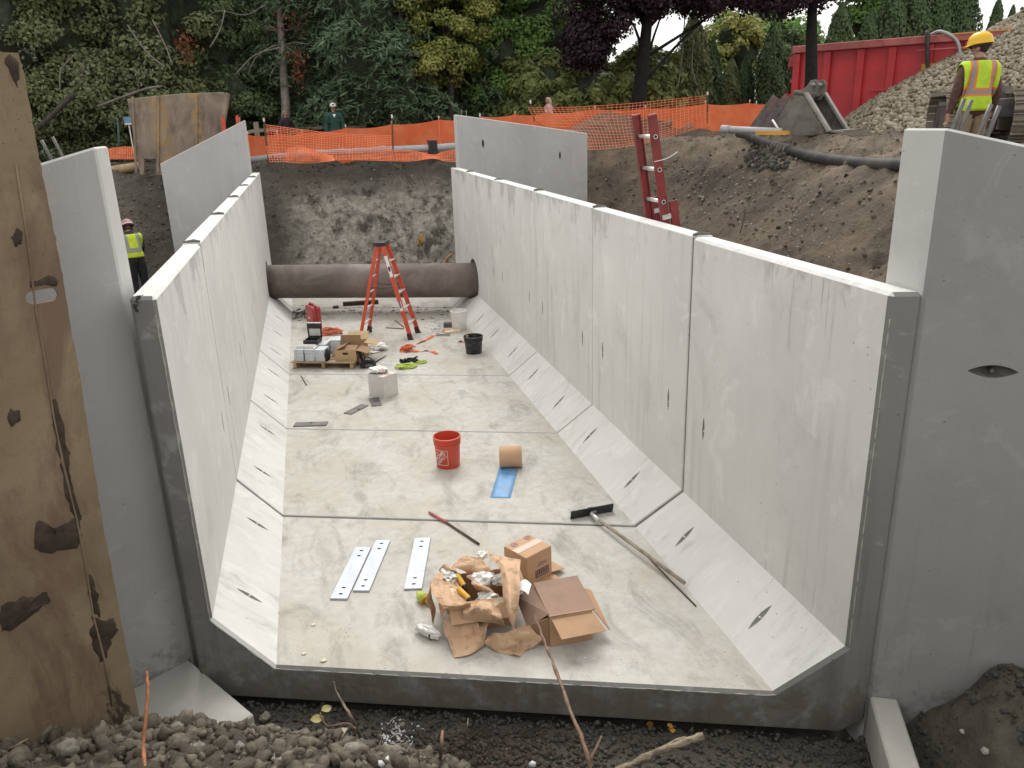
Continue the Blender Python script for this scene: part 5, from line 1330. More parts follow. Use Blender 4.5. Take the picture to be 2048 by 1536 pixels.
sheet('kraft_paper', [[(905, 1132, .36), (926, 1112, .40), (960, 1118, .41)], [(920, 1140, .34), (950, 1133, .39), (985, 1140, .38)], [(945, 1150, .30), (965, 1150, .34), (990, 1148, .33)]], MAT['paper'], 3, crump=.025, label='crumpled kraft paper at the back of the packing carton', cat='paper')
sheet('kraft_paper', [[(972, 1106, .40), (1000, 1112, .44), (1041, 1122, .42)], [(1000, 1140, .43), (1018, 1150, .47), (1038, 1160, .42)], [(1005, 1190, .38), (1020, 1200, .42), (1036, 1205, .36)], [(1012, 1220, .32), (1020, 1235, .33), (1030, 1240, .30)], [(1026, 1256, .22), (1027, 1262, .22), (1029, 1266, .21)]], MAT['paper'], 4, crump=.012, label='long kraft paper tongue standing up and hanging over the carton front', cat='paper')
sheet('kraft_paper', [[(978, 1232, .16), (950, 1250, .10), (896, 1278, .05)], [(978, 1240, .15), (955, 1270, .08), (902, 1298, .03)], [(968, 1290, .03), (940, 1310, .015), (909, 1315, .01)]], MAT['paper'], 5, crump=.012, label='flat folded kraft paper flap on the floor in front of the carton', cat='paper')
sheet('kraft_paper', [[(985, 1262, .14), (1020, 1262, .15), (1062, 1250, .20)], [(975, 1275, .07), (1015, 1285, .08), (1070, 1265, .13)], [(972, 1290, .02), (1012, 1298, .03), (1078, 1280, .06)], [(1000, 1300, .005), (1035, 1314, .008), (1055, 1298, .01)]], MAT['paper'], 6, crump=.03, label='crumpled kraft paper on the floor beside the tipped carton', cat='paper')
sheet('kraft_paper', [[(930, 1150, .24), (945, 1165, .33), (960, 1185, .24)], [(945, 1150, .26), (960, 1168, .35), (985, 1192, .24)], [(960, 1160, .22), (985, 1180, .28), (1000, 1200, .22)]], MAT['paper'], 7, crump=.02, label='curled kraft paper inside the packing carton', cat='paper')
sheet('kraft_paper', [[(862, 1160, .28), (858, 1180, .26), (852, 1195, .24)], [(862, 1190, .2), (866, 1210, .15), (862, 1230, .10)], [(866, 1200, .16), (872, 1225, .08), (867, 1250, .01)]], MAT['paper'], 8, crump=.01, label='kraft paper hanging to the floor at the carton corner near the lime reel', cat='paper')
sheet('kraft_paper', [[(935, 1205, .22), (965, 1200, .27), (1000, 1215, .24)], [(925, 1225, .24), (965, 1218, .30), (1005, 1232, .25)], [(920, 1245, .17), (960, 1240, .19), (1010, 1250, .16)]], MAT['paper'], 11, crump=.03, label='creased kraft paper over the middle of the carton front', cat='paper')
sheet('kraft_paper', [[(895, 1225, .20), (925, 1232, .19), (955, 1240, .16)], [(890, 1250, .13), (925, 1258, .12), (965, 1258, .10)], [(893, 1275, .05), (930, 1282, .05), (980, 1275, .05)]], MAT['paper'], 12, crump=.02, label='soiled kraft paper hanging over the lower carton front', cat='paper')
sheet('kraft_paper', [[(880, 1140, .30), (892, 1128, .37), (908, 1138, .32)], [(890, 1152, .28), (903, 1140, .36), (920, 1150, .30)]], MAT['paper'], 13, crump=.02, label='small kraft paper twist at the back left of the carton', cat='paper')
sheet('cream_paper', [[(985, 1205, .27), (1005, 1196, .31), (1030, 1212, .27)], [(990, 1214, .25), (1006, 1206, .28), (1024, 1222, .25)]], MAT['cream'], 9, crump=.008, label='cream paper strip curled among the kraft paper', cat='paper')
sheet('white_paper', [[(1036, 1165, .36), (1050, 1158, .38), (1063, 1168, .37)], [(1034, 1180, .35), (1048, 1182, .36), (1056, 1190, .35)]], MAT['white'], 10, crump=.004, label='white paper sheet between the cartons', cat='paper')
for kk, (u, v, z, rx, ry, rz_, sd2, m, lab) in enumerate([(966, 1170, .26, .085, .07, .07, 21, 'white', 'crumpled white bag in the middle of the packing carton'), (1000, 1170, .24, .08, .06, .05, 22, 'poly', 'clear plastic wrap beside the long paper tongue'),
        (900, 1158, .27, .06, .09, .05, 23, 'poly', 'clear plastic wrap at the left corner of the packing carton'), (975, 1205, .20, .08, .05, .05, 24, 'poly', 'clear plastic scrap at the front of the packing carton'), (965, 1118, .34, .04, .04, .04, 25, 'white', 'white plastic scrap at the back of the packing carton'), (1030, 1190, .2, .06, .06, .05, 26, 'white', 'white foam scrap under the tipped carton flap')]):
    o = crumple('plastic_wrap', lab, G(u, v, z), (rx, ry, rz_), MAT[m], sd2, 'wrapping', amp=.6)
def cartridge(lab, a, b2, cap=True):
    t = thing('caulk_cartridge', lab, 'cartridge', a, group='used yellow cartridges'); d = (b2 - a)
    q = B(); q.tube([a, b2], .023, 12); q.build('barrel', MAT['tube_yel'], t, world=True, smooth=True, auto=True)
    q = B(); q.tube([b2, b2 + d.normalized() * .012, b2 + d.normalized() * .05], [.023, .014, .006], 10); q.build('nozzle', MAT['black'], t, world=True, smooth=True)
cartridge('yellow empty cartridge in the carton, the one nearer the back', G(914, 1150, .31), G(928, 1172, .27))
cartridge('yellow empty cartridge in the carton, the one nearer the front rim', G(917, 1178, .29), G(938, 1198, .26))
q = B(); q.add([G(898, 1178, .30), G(908, 1176, .30), G(907, 1190, .29), G(899, 1192, .29)], [(0, 1, 2, 3)]); o = q.build('cream_paper', MAT['cream'], world=True, solid=.004); tag(o, 'small cream label scrap beside the yellow cartridges', 'paper')
# plastic bottle in wrap on the floor
bo = thing('plastic_bottle', 'crumpled clear white bottle lying on the floor before the paper', 'bottle', G(858, 1274, 0), math.atan2(*(G(882, 1280) - G(840, 1262)).yx))
o = crumple('body', None, Vector((-.01, 0, 0)), (.115, .042, .045), MAT['poly'], 77, None, flat=1.0, sub=3, amp=.28, parent=bo, spiky=1.7)
q = B(); q.lathe([(.040, .03), (.042, .032), (.042, .044), (.040, .046)], 20, 0, Matrix.Translation((0, 0, .037)) @ Matrix.Rotation(R(90), 4, 'Y'), caps=(False, False)); q.build('band', MAT['black'], bo, smooth=True)
# lime string reel
ra, rb2 = G(838, 1188, .05), G(858, 1207, .02)
sr = thing('string_reel', 'lime string wound on a yellow reel beside the paper heap', 'reel', G(846, 1200, 0))
dd = (rb2 - ra).normalized(); q = B(); q.tube([ra, ra + dd * .025, ra + dd * .055, ra + dd * .08], [.03, .044, .046, .034], 14); q.build('string', MAT['lime'], sr, world=True, smooth=True)
q = B(); q.tube([ra - dd * .02, ra + dd * .085], .014, 8); q.tube([ra + dd * .082, ra + dd * .09], .048, 12); q.tube([ra + dd * .09, ra + dd * .17], .016, 10); q.build('spool', MAT['tube_yel'], sr, world=True, smooth=True, auto=True)
# small floor litter
for kk, (u, v, m, s_) in enumerate([(627, 1250, 'cream', .022), (608, 1308, 'cream', .02), (648, 1322, 'cream', .028), (557, 1226, 'tube_yel', .012), (1170, 1316, 'white', .012), (1188, 1318, 'white', .012)]):
    o = crumple('litter_scrap', f"small pale scrap on the near floor, {['beside the left haunch', 'near the floor edge at left', 'at the floor lip', 'yellow, at the haunch foot', 'one of two white dots, the left', 'one of two white dots, the right'][kk]}", G(u, v, .002), (s_, s_ * .7, s_ * .3), MAT[m], kk + 40, 'litter', sub=1)
# ================================================================== extension ladder against the right wall
Lb = OX(1331, 440, XO + 0.09); ly0 = Lb.y
Lt = OP(1305, 229, Lb, (0, 1, 0))
ldir = (Lt - Lb).normalized()
foot_len = (Lb.z + 0.25) / ldir.z
Lf = Lb - ldir * foot_len
el = thing('extension_ladder', 'dark red extension ladder leaning on the outside of the right culvert wall', 'ladder', Lf)
wy = Vector((0, 1, 0)); lw = 0.40; perp = ldir.cross(wy)
def chan(a, b2, nm, par=el):                       # channel shaped rail: web and two flanges
    q = B(); d = perp * 0.034
    q.bar(a, b2, 0.008, 0.082, perp)
    return q
for k_, yy in enumerate((0.0, lw)):
    off = wy * yy; s_ = -1 if k_ == 0 else 1
    q = B()
    q.bar(Lf + off, Lt + off, 0.012, 0.080, perp)
    for e in (-1, 1): q.bar(Lf + off + perp * (0.037 * e) - wy * (s_ * 0.014), Lt + off + perp * (0.037 * e) - wy * (s_ * 0.014), 0.030, 0.006, perp)
    q.build('fly_rail', MAT['red_dark'], el, world=True)
    q = B(); sh = -perp * 0.095 if (-perp).x > 0 else perp * 0.095
    top2 = Lb + ldir * 0.17
    q.bar(Lf + off + sh + wy * (s_ * 0.02), top2 + off + sh + wy * (s_ * 0.02), 0.012, 0.080, perp)
    for e in (-1, 1): q.bar(Lf + off + sh + perp * (0.037 * e) + wy * (s_ * 0.006), top2 + off + sh + perp * (0.037 * e) + wy * (s_ * 0.006), 0.030, 0.006, perp)
    q.build('base_rail', MAT['red_dark'], el, world=True)
    q = B(); q.bar(Lb + off + ldir * .03 + sh * -.35 + wy * (s_ * .012), Lb + off + ldir * .03 + sh * 1.4 + wy * (s_ * .012), 0.02, 0.045, ldir); q.build('guide_bracket', MAT['alu'], el, world=True)
Ltot = (Lt - Lf).length
i = 0; s_ = Ltot - 0.20
while s_ > 0.2:
    p = Lf + ldir * s_
    q = B(); q.tube([p - wy * 0.008, p + wy * (lw + 0.008)], 0.019, 10); q.build('rung', MAT['alu'], el, world=True, smooth=True)
    q = B(); q.tube([p - wy * 0.0100, p - wy * 0.0085], 0.022, 12); q.build('rung_end', MAT['alu'], el, world=True)
    q = B(); q.tube([p - wy * 0.0106, p - wy * 0.0095], 0.015, 10); q.build('rung_hole', MAT['hole'], el, world=True)
    if s_ < (Lb - Lf).length + 0.1:
        q = B(); q.tube([p + sh - ldir * .12 - wy * .02, p + sh - ldir * .12 + wy * (lw + .02)], 0.019, 8); q.build('rung', MAT['alu'], el, world=True, smooth=True)
    s_ -= 0.305
for yy in (0, lw):
    q = B(); q.bar(Lt + wy * yy - ldir * 0.012, Lt + wy * yy + ldir * 0.008, 0.026, 0.084, perp); q.build('end_cap', MAT['red_faded'], el, world=True, bevel=.006)
q = B(); tp_ = Lt - ldir * 0.42; q.tube(smooth_pts([tp_ - wy * .01 + perp * .045, tp_ - wy * .012 - perp * .045, tp_ - wy * .02 - perp * .10 + Vector((0, 0, .01)), tp_ - perp * .20 + Vector((0, 0, .04))], 4), 0.004, 5); q.build('tie_wire', MAT['white'], el, world=True)

# ================================================================== upper ground on the right
def ground_at(u, v, dep): p = D(u, v, dep); p.z = hz(p.x, p.y); return p
fz = Vector((0, 0, 1))
def frame_at(p, yaw=0.0):                            # right / away unit vectors as seen from the camera
    aw = Vector((p.x - CAM_C[0], p.y - CAM_C[1], 0)).normalized(); rt = Vector((aw.y, -aw.x, 0))
    c, s = math.cos(yaw), math.sin(yaw)
    return rt * c + aw * s, aw * c - rt * s
# ---- loose excavator bucket
ebp = T(1610, 273, 8, 40); dep = (ebp - Vector(CAM_C)).dot(Vector(CAM_FW))
rt, aw = frame_at(ebp, -0.50)
eb = thing('excavator_bucket', 'grey dirty excavator bucket lying on the ground before the red tank', 'excavator bucket', ebp)
ebw = 0.80; px_m = CAM_F / dep
def ebq(u, v): return Vector(((u - 1610) / px_m / max(.3, math.cos(0.50)), 0, (274 - v) / px_m))
sidepoly = [ebq(*p) for p in [(1583, 186), (1606, 192), (1655, 265), (1632, 271), (1586, 274), (1566, 266), (1559, 250), (1561, 235), (1568, 217)]]
def eb3(p, w): return ebp + rt * p.x + aw * w + fz * p.z
for k_, w in enumerate((0.0, ebw)):
    q = B(); a = [eb3(p, w) for p in sidepoly]; b2 = [eb3(p, w + 0.03) for p in sidepoly]; n_ = len(a)
    q.add(a + b2, [list(range(n_))[::-1], list(range(n_, 2 * n_))] + [(i, (i + 1) % n_, n_ + (i + 1) % n_, n_ + i) for i in range(n_)])
    q.build('side_plate', MAT['grey_fab'], eb, world=True, bevel=.008)
    q = B(); a, b2 = eb3(sidepoly[1], w - .008), eb3(sidepoly[2], w - .008); q.bar(a, b2, .05, .13, aw); q.build('side_cutter', MAT['grey_bright'], eb, world=True)
q = B(); shell = sidepoly[2:] + [sidepoly[0]]
shell_s = smooth_pts(shell, 4)
vs1 = [];
for p in shell_s: vs1 += [eb3(p, 0.02), eb3(p, ebw)]
q.add(vs1, [(2 * i, 2 * i + 1, 2 * i + 3, 2 * i + 2) for i in range(len(shell_s) - 1)])
q.build('wrapper_plate', MAT['grey_fab'], eb, world=True, solid=.03, smooth=True)
q = B(); a = sidepoly[2]; q.add([eb3(a + Vector((-.02, 0, .0)), 0), eb3(a + Vector((-.02, 0, 0)), ebw + .03), eb3(a + Vector((.42, 0, .02)), ebw + .03), eb3(a + Vector((.30, 0, .0)), 0)], [(0, 1, 2, 3)]); q.build('cutting_lip', MAT['grey_bright'], eb, world=True, solid=.045)
for w in (0.26, 0.60):
    ear = [ebq(*p) for p in [(1576, 206), (1580, 190), (1594, 178), (1600, 168), (1610, 167), (1615, 176), (1613, 196), (1606, 206)]]
    q = B(); a = [eb3(p, w) for p in ear]; b2 = [eb3(p, w + .05) for p in ear]; n_ = len(a)
    q.add(a + b2, [list(range(n_))[::-1], list(range(n_, 2 * n_))] + [(i, (i + 1) % n_, n_ + (i + 1) % n_, n_ + i) for i in range(n_)]); q.build('ear', MAT['grey_fab'], eb, world=True, bevel=.01)
q = B(); c = ebq(1607, 177); q.tube([eb3(c, .18), eb3(c, .74)], .04, 12); q.build('pin', MAT['grey_bright'], eb, world=True, smooth=True)
q = B(); c = ebq(1584, 196); q.tube([eb3(c, .18), eb3(c, .74)], .035, 12); q.build('pin', MAT['grey_bright'], eb, world=True, smooth=True)
q = B(); a, b2 = ebq(1583, 192), ebq(1606, 196); q.add([eb3(a, 0), eb3(a, ebw), eb3(b2, ebw), eb3(b2, 0)], [(0, 1, 2, 3)]); q.build('torque_tube', MAT['grey_fab'], eb, world=True, solid=.06)
for j in range(5):
    p = sidepoly[1].lerp(sidepoly[2], .5 + .1 * j) + Vector((-.06, 0, 0)); q = B(); q.tube([eb3(p, -.045), eb3(p, -.03)], .018, 8); q.build('bolt', MAT['rust_bar'], eb, world=True)
# planks leaning behind the bucket
b0 = ground_at(1545, 258, dep + 1.6)
for k_, o_ in enumerate((0, .26, .52)):
    q = B(); r2, a2 = frame_at(b0); q.bar(b0 + r2 * (o_ - .5) + a2 * .1, b0 + r2 * (o_ + .05) + a2 * .6 + fz * .82, .24, .04, a2); o = q.build('dark_plank', MAT['board_dark'], world=True)
    tag(o, ['dark plank leaning behind the bucket, nearest the orange fence', 'middle dark plank leaning behind the bucket', 'dark plank leaning closest to the bucket side'][k_], 'plank', 'dark planks leaning behind the bucket')
o = rod('white_stake', 'white stake leaning in front of the bucket', [D(1556, 257, dep - .3), D(1545, 240, dep - .1)], .022, MAT['white'], 'stake')
# grey pipe on the right
gp = thing('grey_pipe', 'light grey plastic pipe ending in a socket beside the bucket', 'pipe', ground_at(1500, 262, dep))
q = B(); pa, pb_ = D(1446, 258, dep + .6), D(1562, 263, dep - .35); q.tube([pa, pb_], .072, 14); q.build('barrel', MAT['pvc_grey'], gp, world=True, smooth=True)
q = B(); d_ = (pb_ - pa).normalized(); q.tube([pa - d_ * .03, pa + d_ * .18], .088, 14); q.build('socket', MAT['pvc_grey'], gp, world=True, smooth=True)
q = B(); q.box((0, 0, .04), (.75, .12, .08)); o = q.build('yellow_beam', MAT['yellow'], loc=D(1545, 267, dep - .3) - Vector((0, 0, .03)), rot=(0, 0, math.atan2(rt.y, rt.x))); tag(o, 'short yellow wooden beam under the grey pipe', 'beam')
# black hose over the crest
hp = []
for (u, v) in [(1478, 266), (1500, 273), (1525, 284), (1550, 293), (1585, 303), (1625, 313), (1670, 321), (1715, 326), (1760, 329), (1815, 330), (1880, 332)]:
    p = T(u, v + 6, 6, 30); hp.append(p + Vector((0, 0, .09)))
for i in range(len(hp)):                                   # keep the hose smooth in depth
    a = [hp[max(0, min(len(hp) - 1, i + k_))] for k_ in (-1, 0, 1)]
    dep_ = sum((p - Vector(CAM_C)).dot(Vector(CAM_FW)) for p in a) / 3
    u, v = [(1478, 266), (1500, 273), (1525, 284), (1550, 293), (1585, 303), (1625, 313), (1670, 321), (1715, 326), (1760, 329), (1815, 330), (1880, 332)][i]
    hp[i] = D(u, v, dep_)
hs_ = thing('suction_hose', 'thick black rubber hose sagging along the crest of the right bank', 'hose', hp[3])
hps = smooth_pts(hp, 6)
def hose_r(p): return 11.5 / CAM_F * (p - Vector(CAM_C)).dot(Vector(CAM_FW)) * (0.82 if p.x < 0 else 1.0)
HR = sum(hose_r(p) for p in hps) / len(hps) * .92
q = B(); q.tube(hps, HR, 14); q.build('tube', MAT['rubber'], hs_, world=True, smooth=True)
q = B(); k_ = 18
for j in range(5): q.tube([hps[k_ + j] + Vector((0, 0, .0)), hps[k_ + j].lerp(hps[k_ + j + 1], .6)], HR * (1.12 + .06 * (j % 2)), 14)
q.build('coupling', MAT['grey_fab'], hs_, world=True, smooth=True)
# small pipe stub in the bank
p1, p2 = T(1692, 352, 6, 30), T(1790, 350, 6, 30)
dp_ = (p1 - Vector(CAM_C)).dot(Vector(CAM_FW)); pa, pb_ = D(1692, 353, dp_ - .15), D(1800, 351, dp_ + .25)
ps = thing('pipe_stub', 'short brown pipe stub poking out of the bank below the hose', 'pipe', pa)
q = B(); q.tube([pa, pb_], .048, 14, caps=False); q.build('barrel', MAT['rust_bar'], ps, world=True, smooth=True)
q = B(); q.tube([pa + (pb_ - pa).normalized() * .02, pa + (pb_ - pa).normalized() * .022], .044, 12); q.build('bore', MAT['hole'], ps, world=True)
for kk, (px, lab) in enumerate([([(1612, 380), (1625, 376), (1645, 379), (1664, 376)], 'thin grey root curling out of the right bank'), ([(1572, 416), (1577, 405)], 'pale stick standing in the right bank'), ([(1480, 466), (1486, 445), (1491, 420)], 'dark thin twig standing low in the right bank')]):
    pts = [T(u, v, 5, 30) + Vector((0, 0, .03)) for u, v in px]
    d0 = (pts[0] - Vector(CAM_C)).dot(Vector(CAM_FW)) - .1
    rod('bank_twig', lab, smooth_pts([D(u, v, d0) for u, v in px], 4) if len(px) > 2 else [D(u, v, d0) for u, v in px], .012, MAT['twig'] if kk < 2 else MAT['rust_bar'], 'twig')

# ---- red tank
tA, tB = D(1584, 230, 24.5), D(2040, 215, 20.9)
tl = Vector((tB.x - tA.x, tB.y - tA.y, 0)); tu = tl.normalized(); tn = Vector((-tu.y, tu.x, 0))
if tn.dot(Vector((tA.x - CAM_C[0], tA.y - CAM_C[1], 0))) < 0: tn = -tn
tz0 = 3.10; ztop = VH(1584, 98, tA).z
tk = thing('red_tank', 'long red steel tank container behind the cobble pile', 'tank', (tA.x, tA.y, tz0), math.atan2(tu.y, tu.x))
TL, TH, TWd = tl.length + 3.5, ztop - tz0, 2.3
sgn = 1 if Vector((-tu.y, tu.x, 0)).dot(tn) > 0 else -1
q = B(); q.box((TL / 2, sgn * TWd / 2, TH / 2 + .1), (TL, TWd, TH - .25)); q.build('shell', MAT['red_tank'], tk)
q = B(); q.box((TL / 2, sgn * (TWd / 2 - .06), TH - .03), (TL + .16, TWd + .26, .20)); q.build('top_rail', MAT['red_faded'], tk, bevel=.02)
q = B(); q.box((TL / 2, sgn * -.05, .15), (TL, .14, .30)); q.build('bottom_rail', MAT['red_tank'], tk)
for j, xx in enumerate((0.05, .95, 1.9, 2.75, 3.7, 4.65, 5.6, 6.5, 7.5)):
    q = B(); q.box((xx, sgn * -.06, TH / 2), (.20, .12, TH - .3)); q.build('rib', MAT['red_tank'], tk, bevel=.01)
q = B(); q.box((2.35 + 1.6, sgn * -.13, 1.08), (3.4, .05, .06)); q.build('ledge', MAT['red_tank'], tk)
q = B(); q.lathe([(.36, 0), (.355, .05), (.30, .13), (.20, .19), (.08, .215), (.001, .22)], 28, 0, Matrix.Translation((2.80, sgn * -.10, .58)) @ Matrix.Rotation(R(90) * sgn, 4, 'X'), caps=(False, False)); DOME = q.build('dome_hatch', MAT['red_tank'], tk, smooth=True)
q = B()
for k_ in range(4): q.box((2.86, sgn * -.31, .66 - k_ * .052), (.15 - .02 * (k_ % 2), .006, .034), rot=(R(8) * sgn, 0, 0))
q.build('sticker', MAT['white_print'], DOME)
q = B(); q.box((5.85, sgn * -.128, 1.62), (4.6, .012, .17)); q.build('yellow_stripe', MAT['yellow'], tk)
q = B(); q.box((7.0, sgn * -.20, TH + .05), (6.0, .03, .03)); q.build('hand_rail', MAT['yellow'], tk)
q = B(); q.box((5.8, sgn * -.20, 2.06), (4.8, .03, .03)); q.build('hand_rail', MAT['red_faded'], tk)
for xx in (5.55, 7.95):
    q = B(); q.box((xx, sgn * -.20, 1.85), (.035, .035, 1.26)); q.build('rail_post', MAT['yellow'], tk)
for zz in (.55, .80, 1.45, 2.1):                                    # end gate hardware
    q = B(); q.box((-.09, sgn * 1.1, zz), (.14, 2.1, .10)); q.build('gate_bar', MAT['red_faded'], tk)
for k_, (yy, zz) in enumerate(((.25, 2.0), (.22, .95))):
    q = B(); q.box((-.2, sgn * yy, zz), (.14, .2, .26)); q.tube([(-.28, sgn * yy, zz - .2), (-.28, sgn * yy, zz + .2)], .03, 8); q.build('gate_latch', MAT['red_tank'], tk)
q = B(); q.bar((-.25, sgn * .9, 0), (-.16, sgn * .75, 1.7), .03, .03); q.build('ratchet_strap', MAT['yellow'], tk)
def tkw(x, y, z): return Vector((tA.x, tA.y, tz0)) + tu * x + tn * y + fz * z
q = B(); q.tube(smooth_pts([tkw(3.55, .1, TH + .05), tkw(3.62, -.22, TH + .12), tkw(3.72, -.26, TH - .6), tkw(3.85, -.22, 1.1), tkw(3.98, -.2, .4)], 6), .055, 10)
o = q.build('drain_hose', MAT['rubber'], world=True, smooth=True); tag(o, 'purple black hose hanging down the side of the red tank', 'hose')
q = B(); q.tube(smooth_pts([tkw(3.66, .05, TH + .10), tkw(3.95, -.18, TH + .14), tkw(4.35, -.22, TH - .10), tkw(4.50, -.22, TH - .5), tkw(4.48, -.22, TH - .9)], 6), .042, 10)
o = q.build('drain_hose', MAT['pvc_grey'], world=True, smooth=True); tag(o, 'tan hose bent over the rim of the red tank', 'hose')

# ---- cobble pile
pc = D(2135, 225, 21.8); pc.z = 3.02
cp = thing('cobble_pile', 'tall pile of rounded tan river cobbles in front of the red tank', 'cobble pile', pc)
PR_, PH_ = 6.1, 3.75
def pile_h(r, a): return PH_ * np.clip(1 - r / PR_, 0, 1) ** 0.84 + 0.10 * np.sin(a * 5 + r * 1.3) * np.clip(1 - r / PR_, 0, 1)
n_r, n_a = 22, 64; vs1 = []
for i in range(n_r + 1):
    for j in range(n_a):
        r_ = PR_ * 1.02 * i / n_r; a_ = 2 * math.pi * j / n_a
        vs1.append((r_ * math.cos(a_), r_ * math.sin(a_), float(pile_h(np.array(r_), np.array(a_))) - .06))
q = B(); q.add(vs1, [(i * n_a + j, i * n_a + (j + 1) % n_a, (i + 1) * n_a + (j + 1) % n_a, (i + 1) * n_a + j) for i in range(n_r) for j in range(n_a)])
q.build('heap_core', MAT['cobble'], cp)
def rock_protos(n, sub, amp, seed, sq=(1, .8, .6), freq=1.2):
    out = []
    for k_ in range(n):
        bm = bmesh.new(); bmesh.ops.create_icosphere(bm, subdivisions=sub, radius=1)
        for v in bm.verts:
            v.co *= 1 + amp * mnoise.noise(v.co * freq + Vector((seed + k_ * 5.3, k_, 2))) + amp * .5 * mnoise.noise(v.co * freq * 2.3 + Vector((k_, seed, 7)))
            v.co.x *= sq[0]; v.co.y *= sq[1]; v.co.z *= sq[2]
        V = np.array([v.co[:] for v in bm.verts]); Fc = np.array([[v.index for v in f.verts] for f in bm.faces]); bm.free(); out.append((V, Fc))
    return out
def rock_hulls(n, npts, seed, sq=(1, .85, .7)):
    rh = random.Random(seed); out = []
    for k_ in range(n):
        bm = bmesh.new()
        for i in range(npts):
            v = Vector((rh.gauss(0, 1), rh.gauss(0, 1), rh.gauss(0, 1))).normalized() * rh.uniform(.75, 1.1); bm.verts.new((v.x * sq[0], v.y * sq[1], v.z * sq[2]))
        bmesh.ops.convex_hull(bm, input=bm.verts[:]); bmesh.ops.delete(bm, geom=[v for v in bm.verts if not v.link_faces], context='VERTS'); bmesh.ops.triangulate(bm, faces=bm.faces[:]); bm.verts.index_update()
        V = np.array([v.co[:] for v in bm.verts]); Fc = np.array([[v.index for v in f.verts] for f in bm.faces]); bm.free(); out.append((V, Fc))
    return out
def rotm(n):
    q = rng.normal(size=(n, 4)); q /= np.linalg.norm(q, axis=1, keepdims=True); w, x, y, z = q.T
    return np.stack([np.stack([1 - 2 * (y * y + z * z), 2 * (x * y - z * w), 2 * (x * z + y * w)], 1), np.stack([2 * (x * y + z * w), 1 - 2 * (x * x + z * z), 2 * (y * z - x * w)], 1), np.stack([2 * (x * z - y * w), 2 * (y * z + x * w), 1 - 2 * (x * x + y * y)], 1)], 1)
def scatter_mesh(name, protos, P, S, mat, smooth=True, flat=False):
    """many stones in one mesh"""
    P = np.asarray(P); S = np.asarray(S); n = len(P); pick = rng.integers(0, len(protos), n); RM = rotm(n)
    if flat:
        a = rng.uniform(0, 2 * np.pi, n); t_ = rng.normal(0, .25, (n, 2)); RM = np.zeros((n, 3, 3)); RM[:, 0, 0] = np.cos(a); RM[:, 0, 1] = -np.sin(a); RM[:, 1, 0] = np.sin(a); RM[:, 1, 1] = np.cos(a); RM[:, 2, 2] = 1; RM[:, 2, 0] = t_[:, 0]; RM[:, 2, 1] = t_[:, 1]
    VV, FF, k_ = [], [], 0
    for pi, (V, Fc) in enumerate(protos):
        ii = np.where(pick == pi)[0]
        if not len(ii): continue
        W = np.einsum('nij,vj->nvi', RM[ii], V) * S[ii][:, None, None] + P[ii][:, None, :]
        VV.append(W.reshape(-1, 3)); FF.append((Fc[None] + (np.arange(len(ii)) * len(V))[:, None, None] + k_).reshape(-1, 3)); k_ += len(ii) * len(V)
    return np_mesh(name, np.concatenate(VV), np.concatenate(FF), mat, smooth=smooth)
cobs = rock_protos(6, 2, .22, 3, (1, .8, .62), .9)
cobs1 = rock_protos(6, 1, .22, 3, (1, .8, .62), .9)
NC = 17000
ra_ = PR_ * np.sqrt(rng.uniform(0, 1, NC)); aa_ = rng.uniform(0, 2 * np.pi, NC)
cx, cy_ = ra_ * np.cos(aa_), ra_ * np.sin(aa_)
tocam = np.array([CAM_C[0] - pc.x, CAM_C[1] - pc.y]); tocam /= np.linalg.norm(tocam)
side_l = np.array([-CAM_R[0], -CAM_R[1]])
keep = (cx * tocam[0] + cy_ * tocam[1] > -1.0) & (cx * side_l[0] + cy_ * side_l[1] > -1.0)
ra_, aa_, cx, cy_ = ra_[keep], aa_[keep], cx[keep], cy_[keep]
czz = pile_h(ra_, aa_) - .01; cs = rng.uniform(.036, .085, len(cx)) * (1 + .25 * (ra_ / PR_))
fr_ = cx * tocam[0] + cy_ * tocam[1] + .6 * (cx * side_l[0] + cy_ * side_l[1]) - 0.8 * czz + 8 * cs
order = np.argsort(-fr_); big = order[:300]; rest = order[300:]
pm = [np_mesh('cobble', V, Fc, MAT['cobble'], smooth=True) for V, Fc in cobs]
for i in big:
    obj('cobble', pm[i % 6], cp, (cx[i], cy_[i], czz[i]), (rng.uniform(0, 6), rng.uniform(0, 6), rng.uniform(0, 6)), float(cs[i]))
o = obj('cobbles', scatter_mesh('cobbles', cobs1, np.stack([cx, cy_, czz], 1)[rest], cs[rest], MAT['cobble']), cp); o['kind'] = 'stuff'

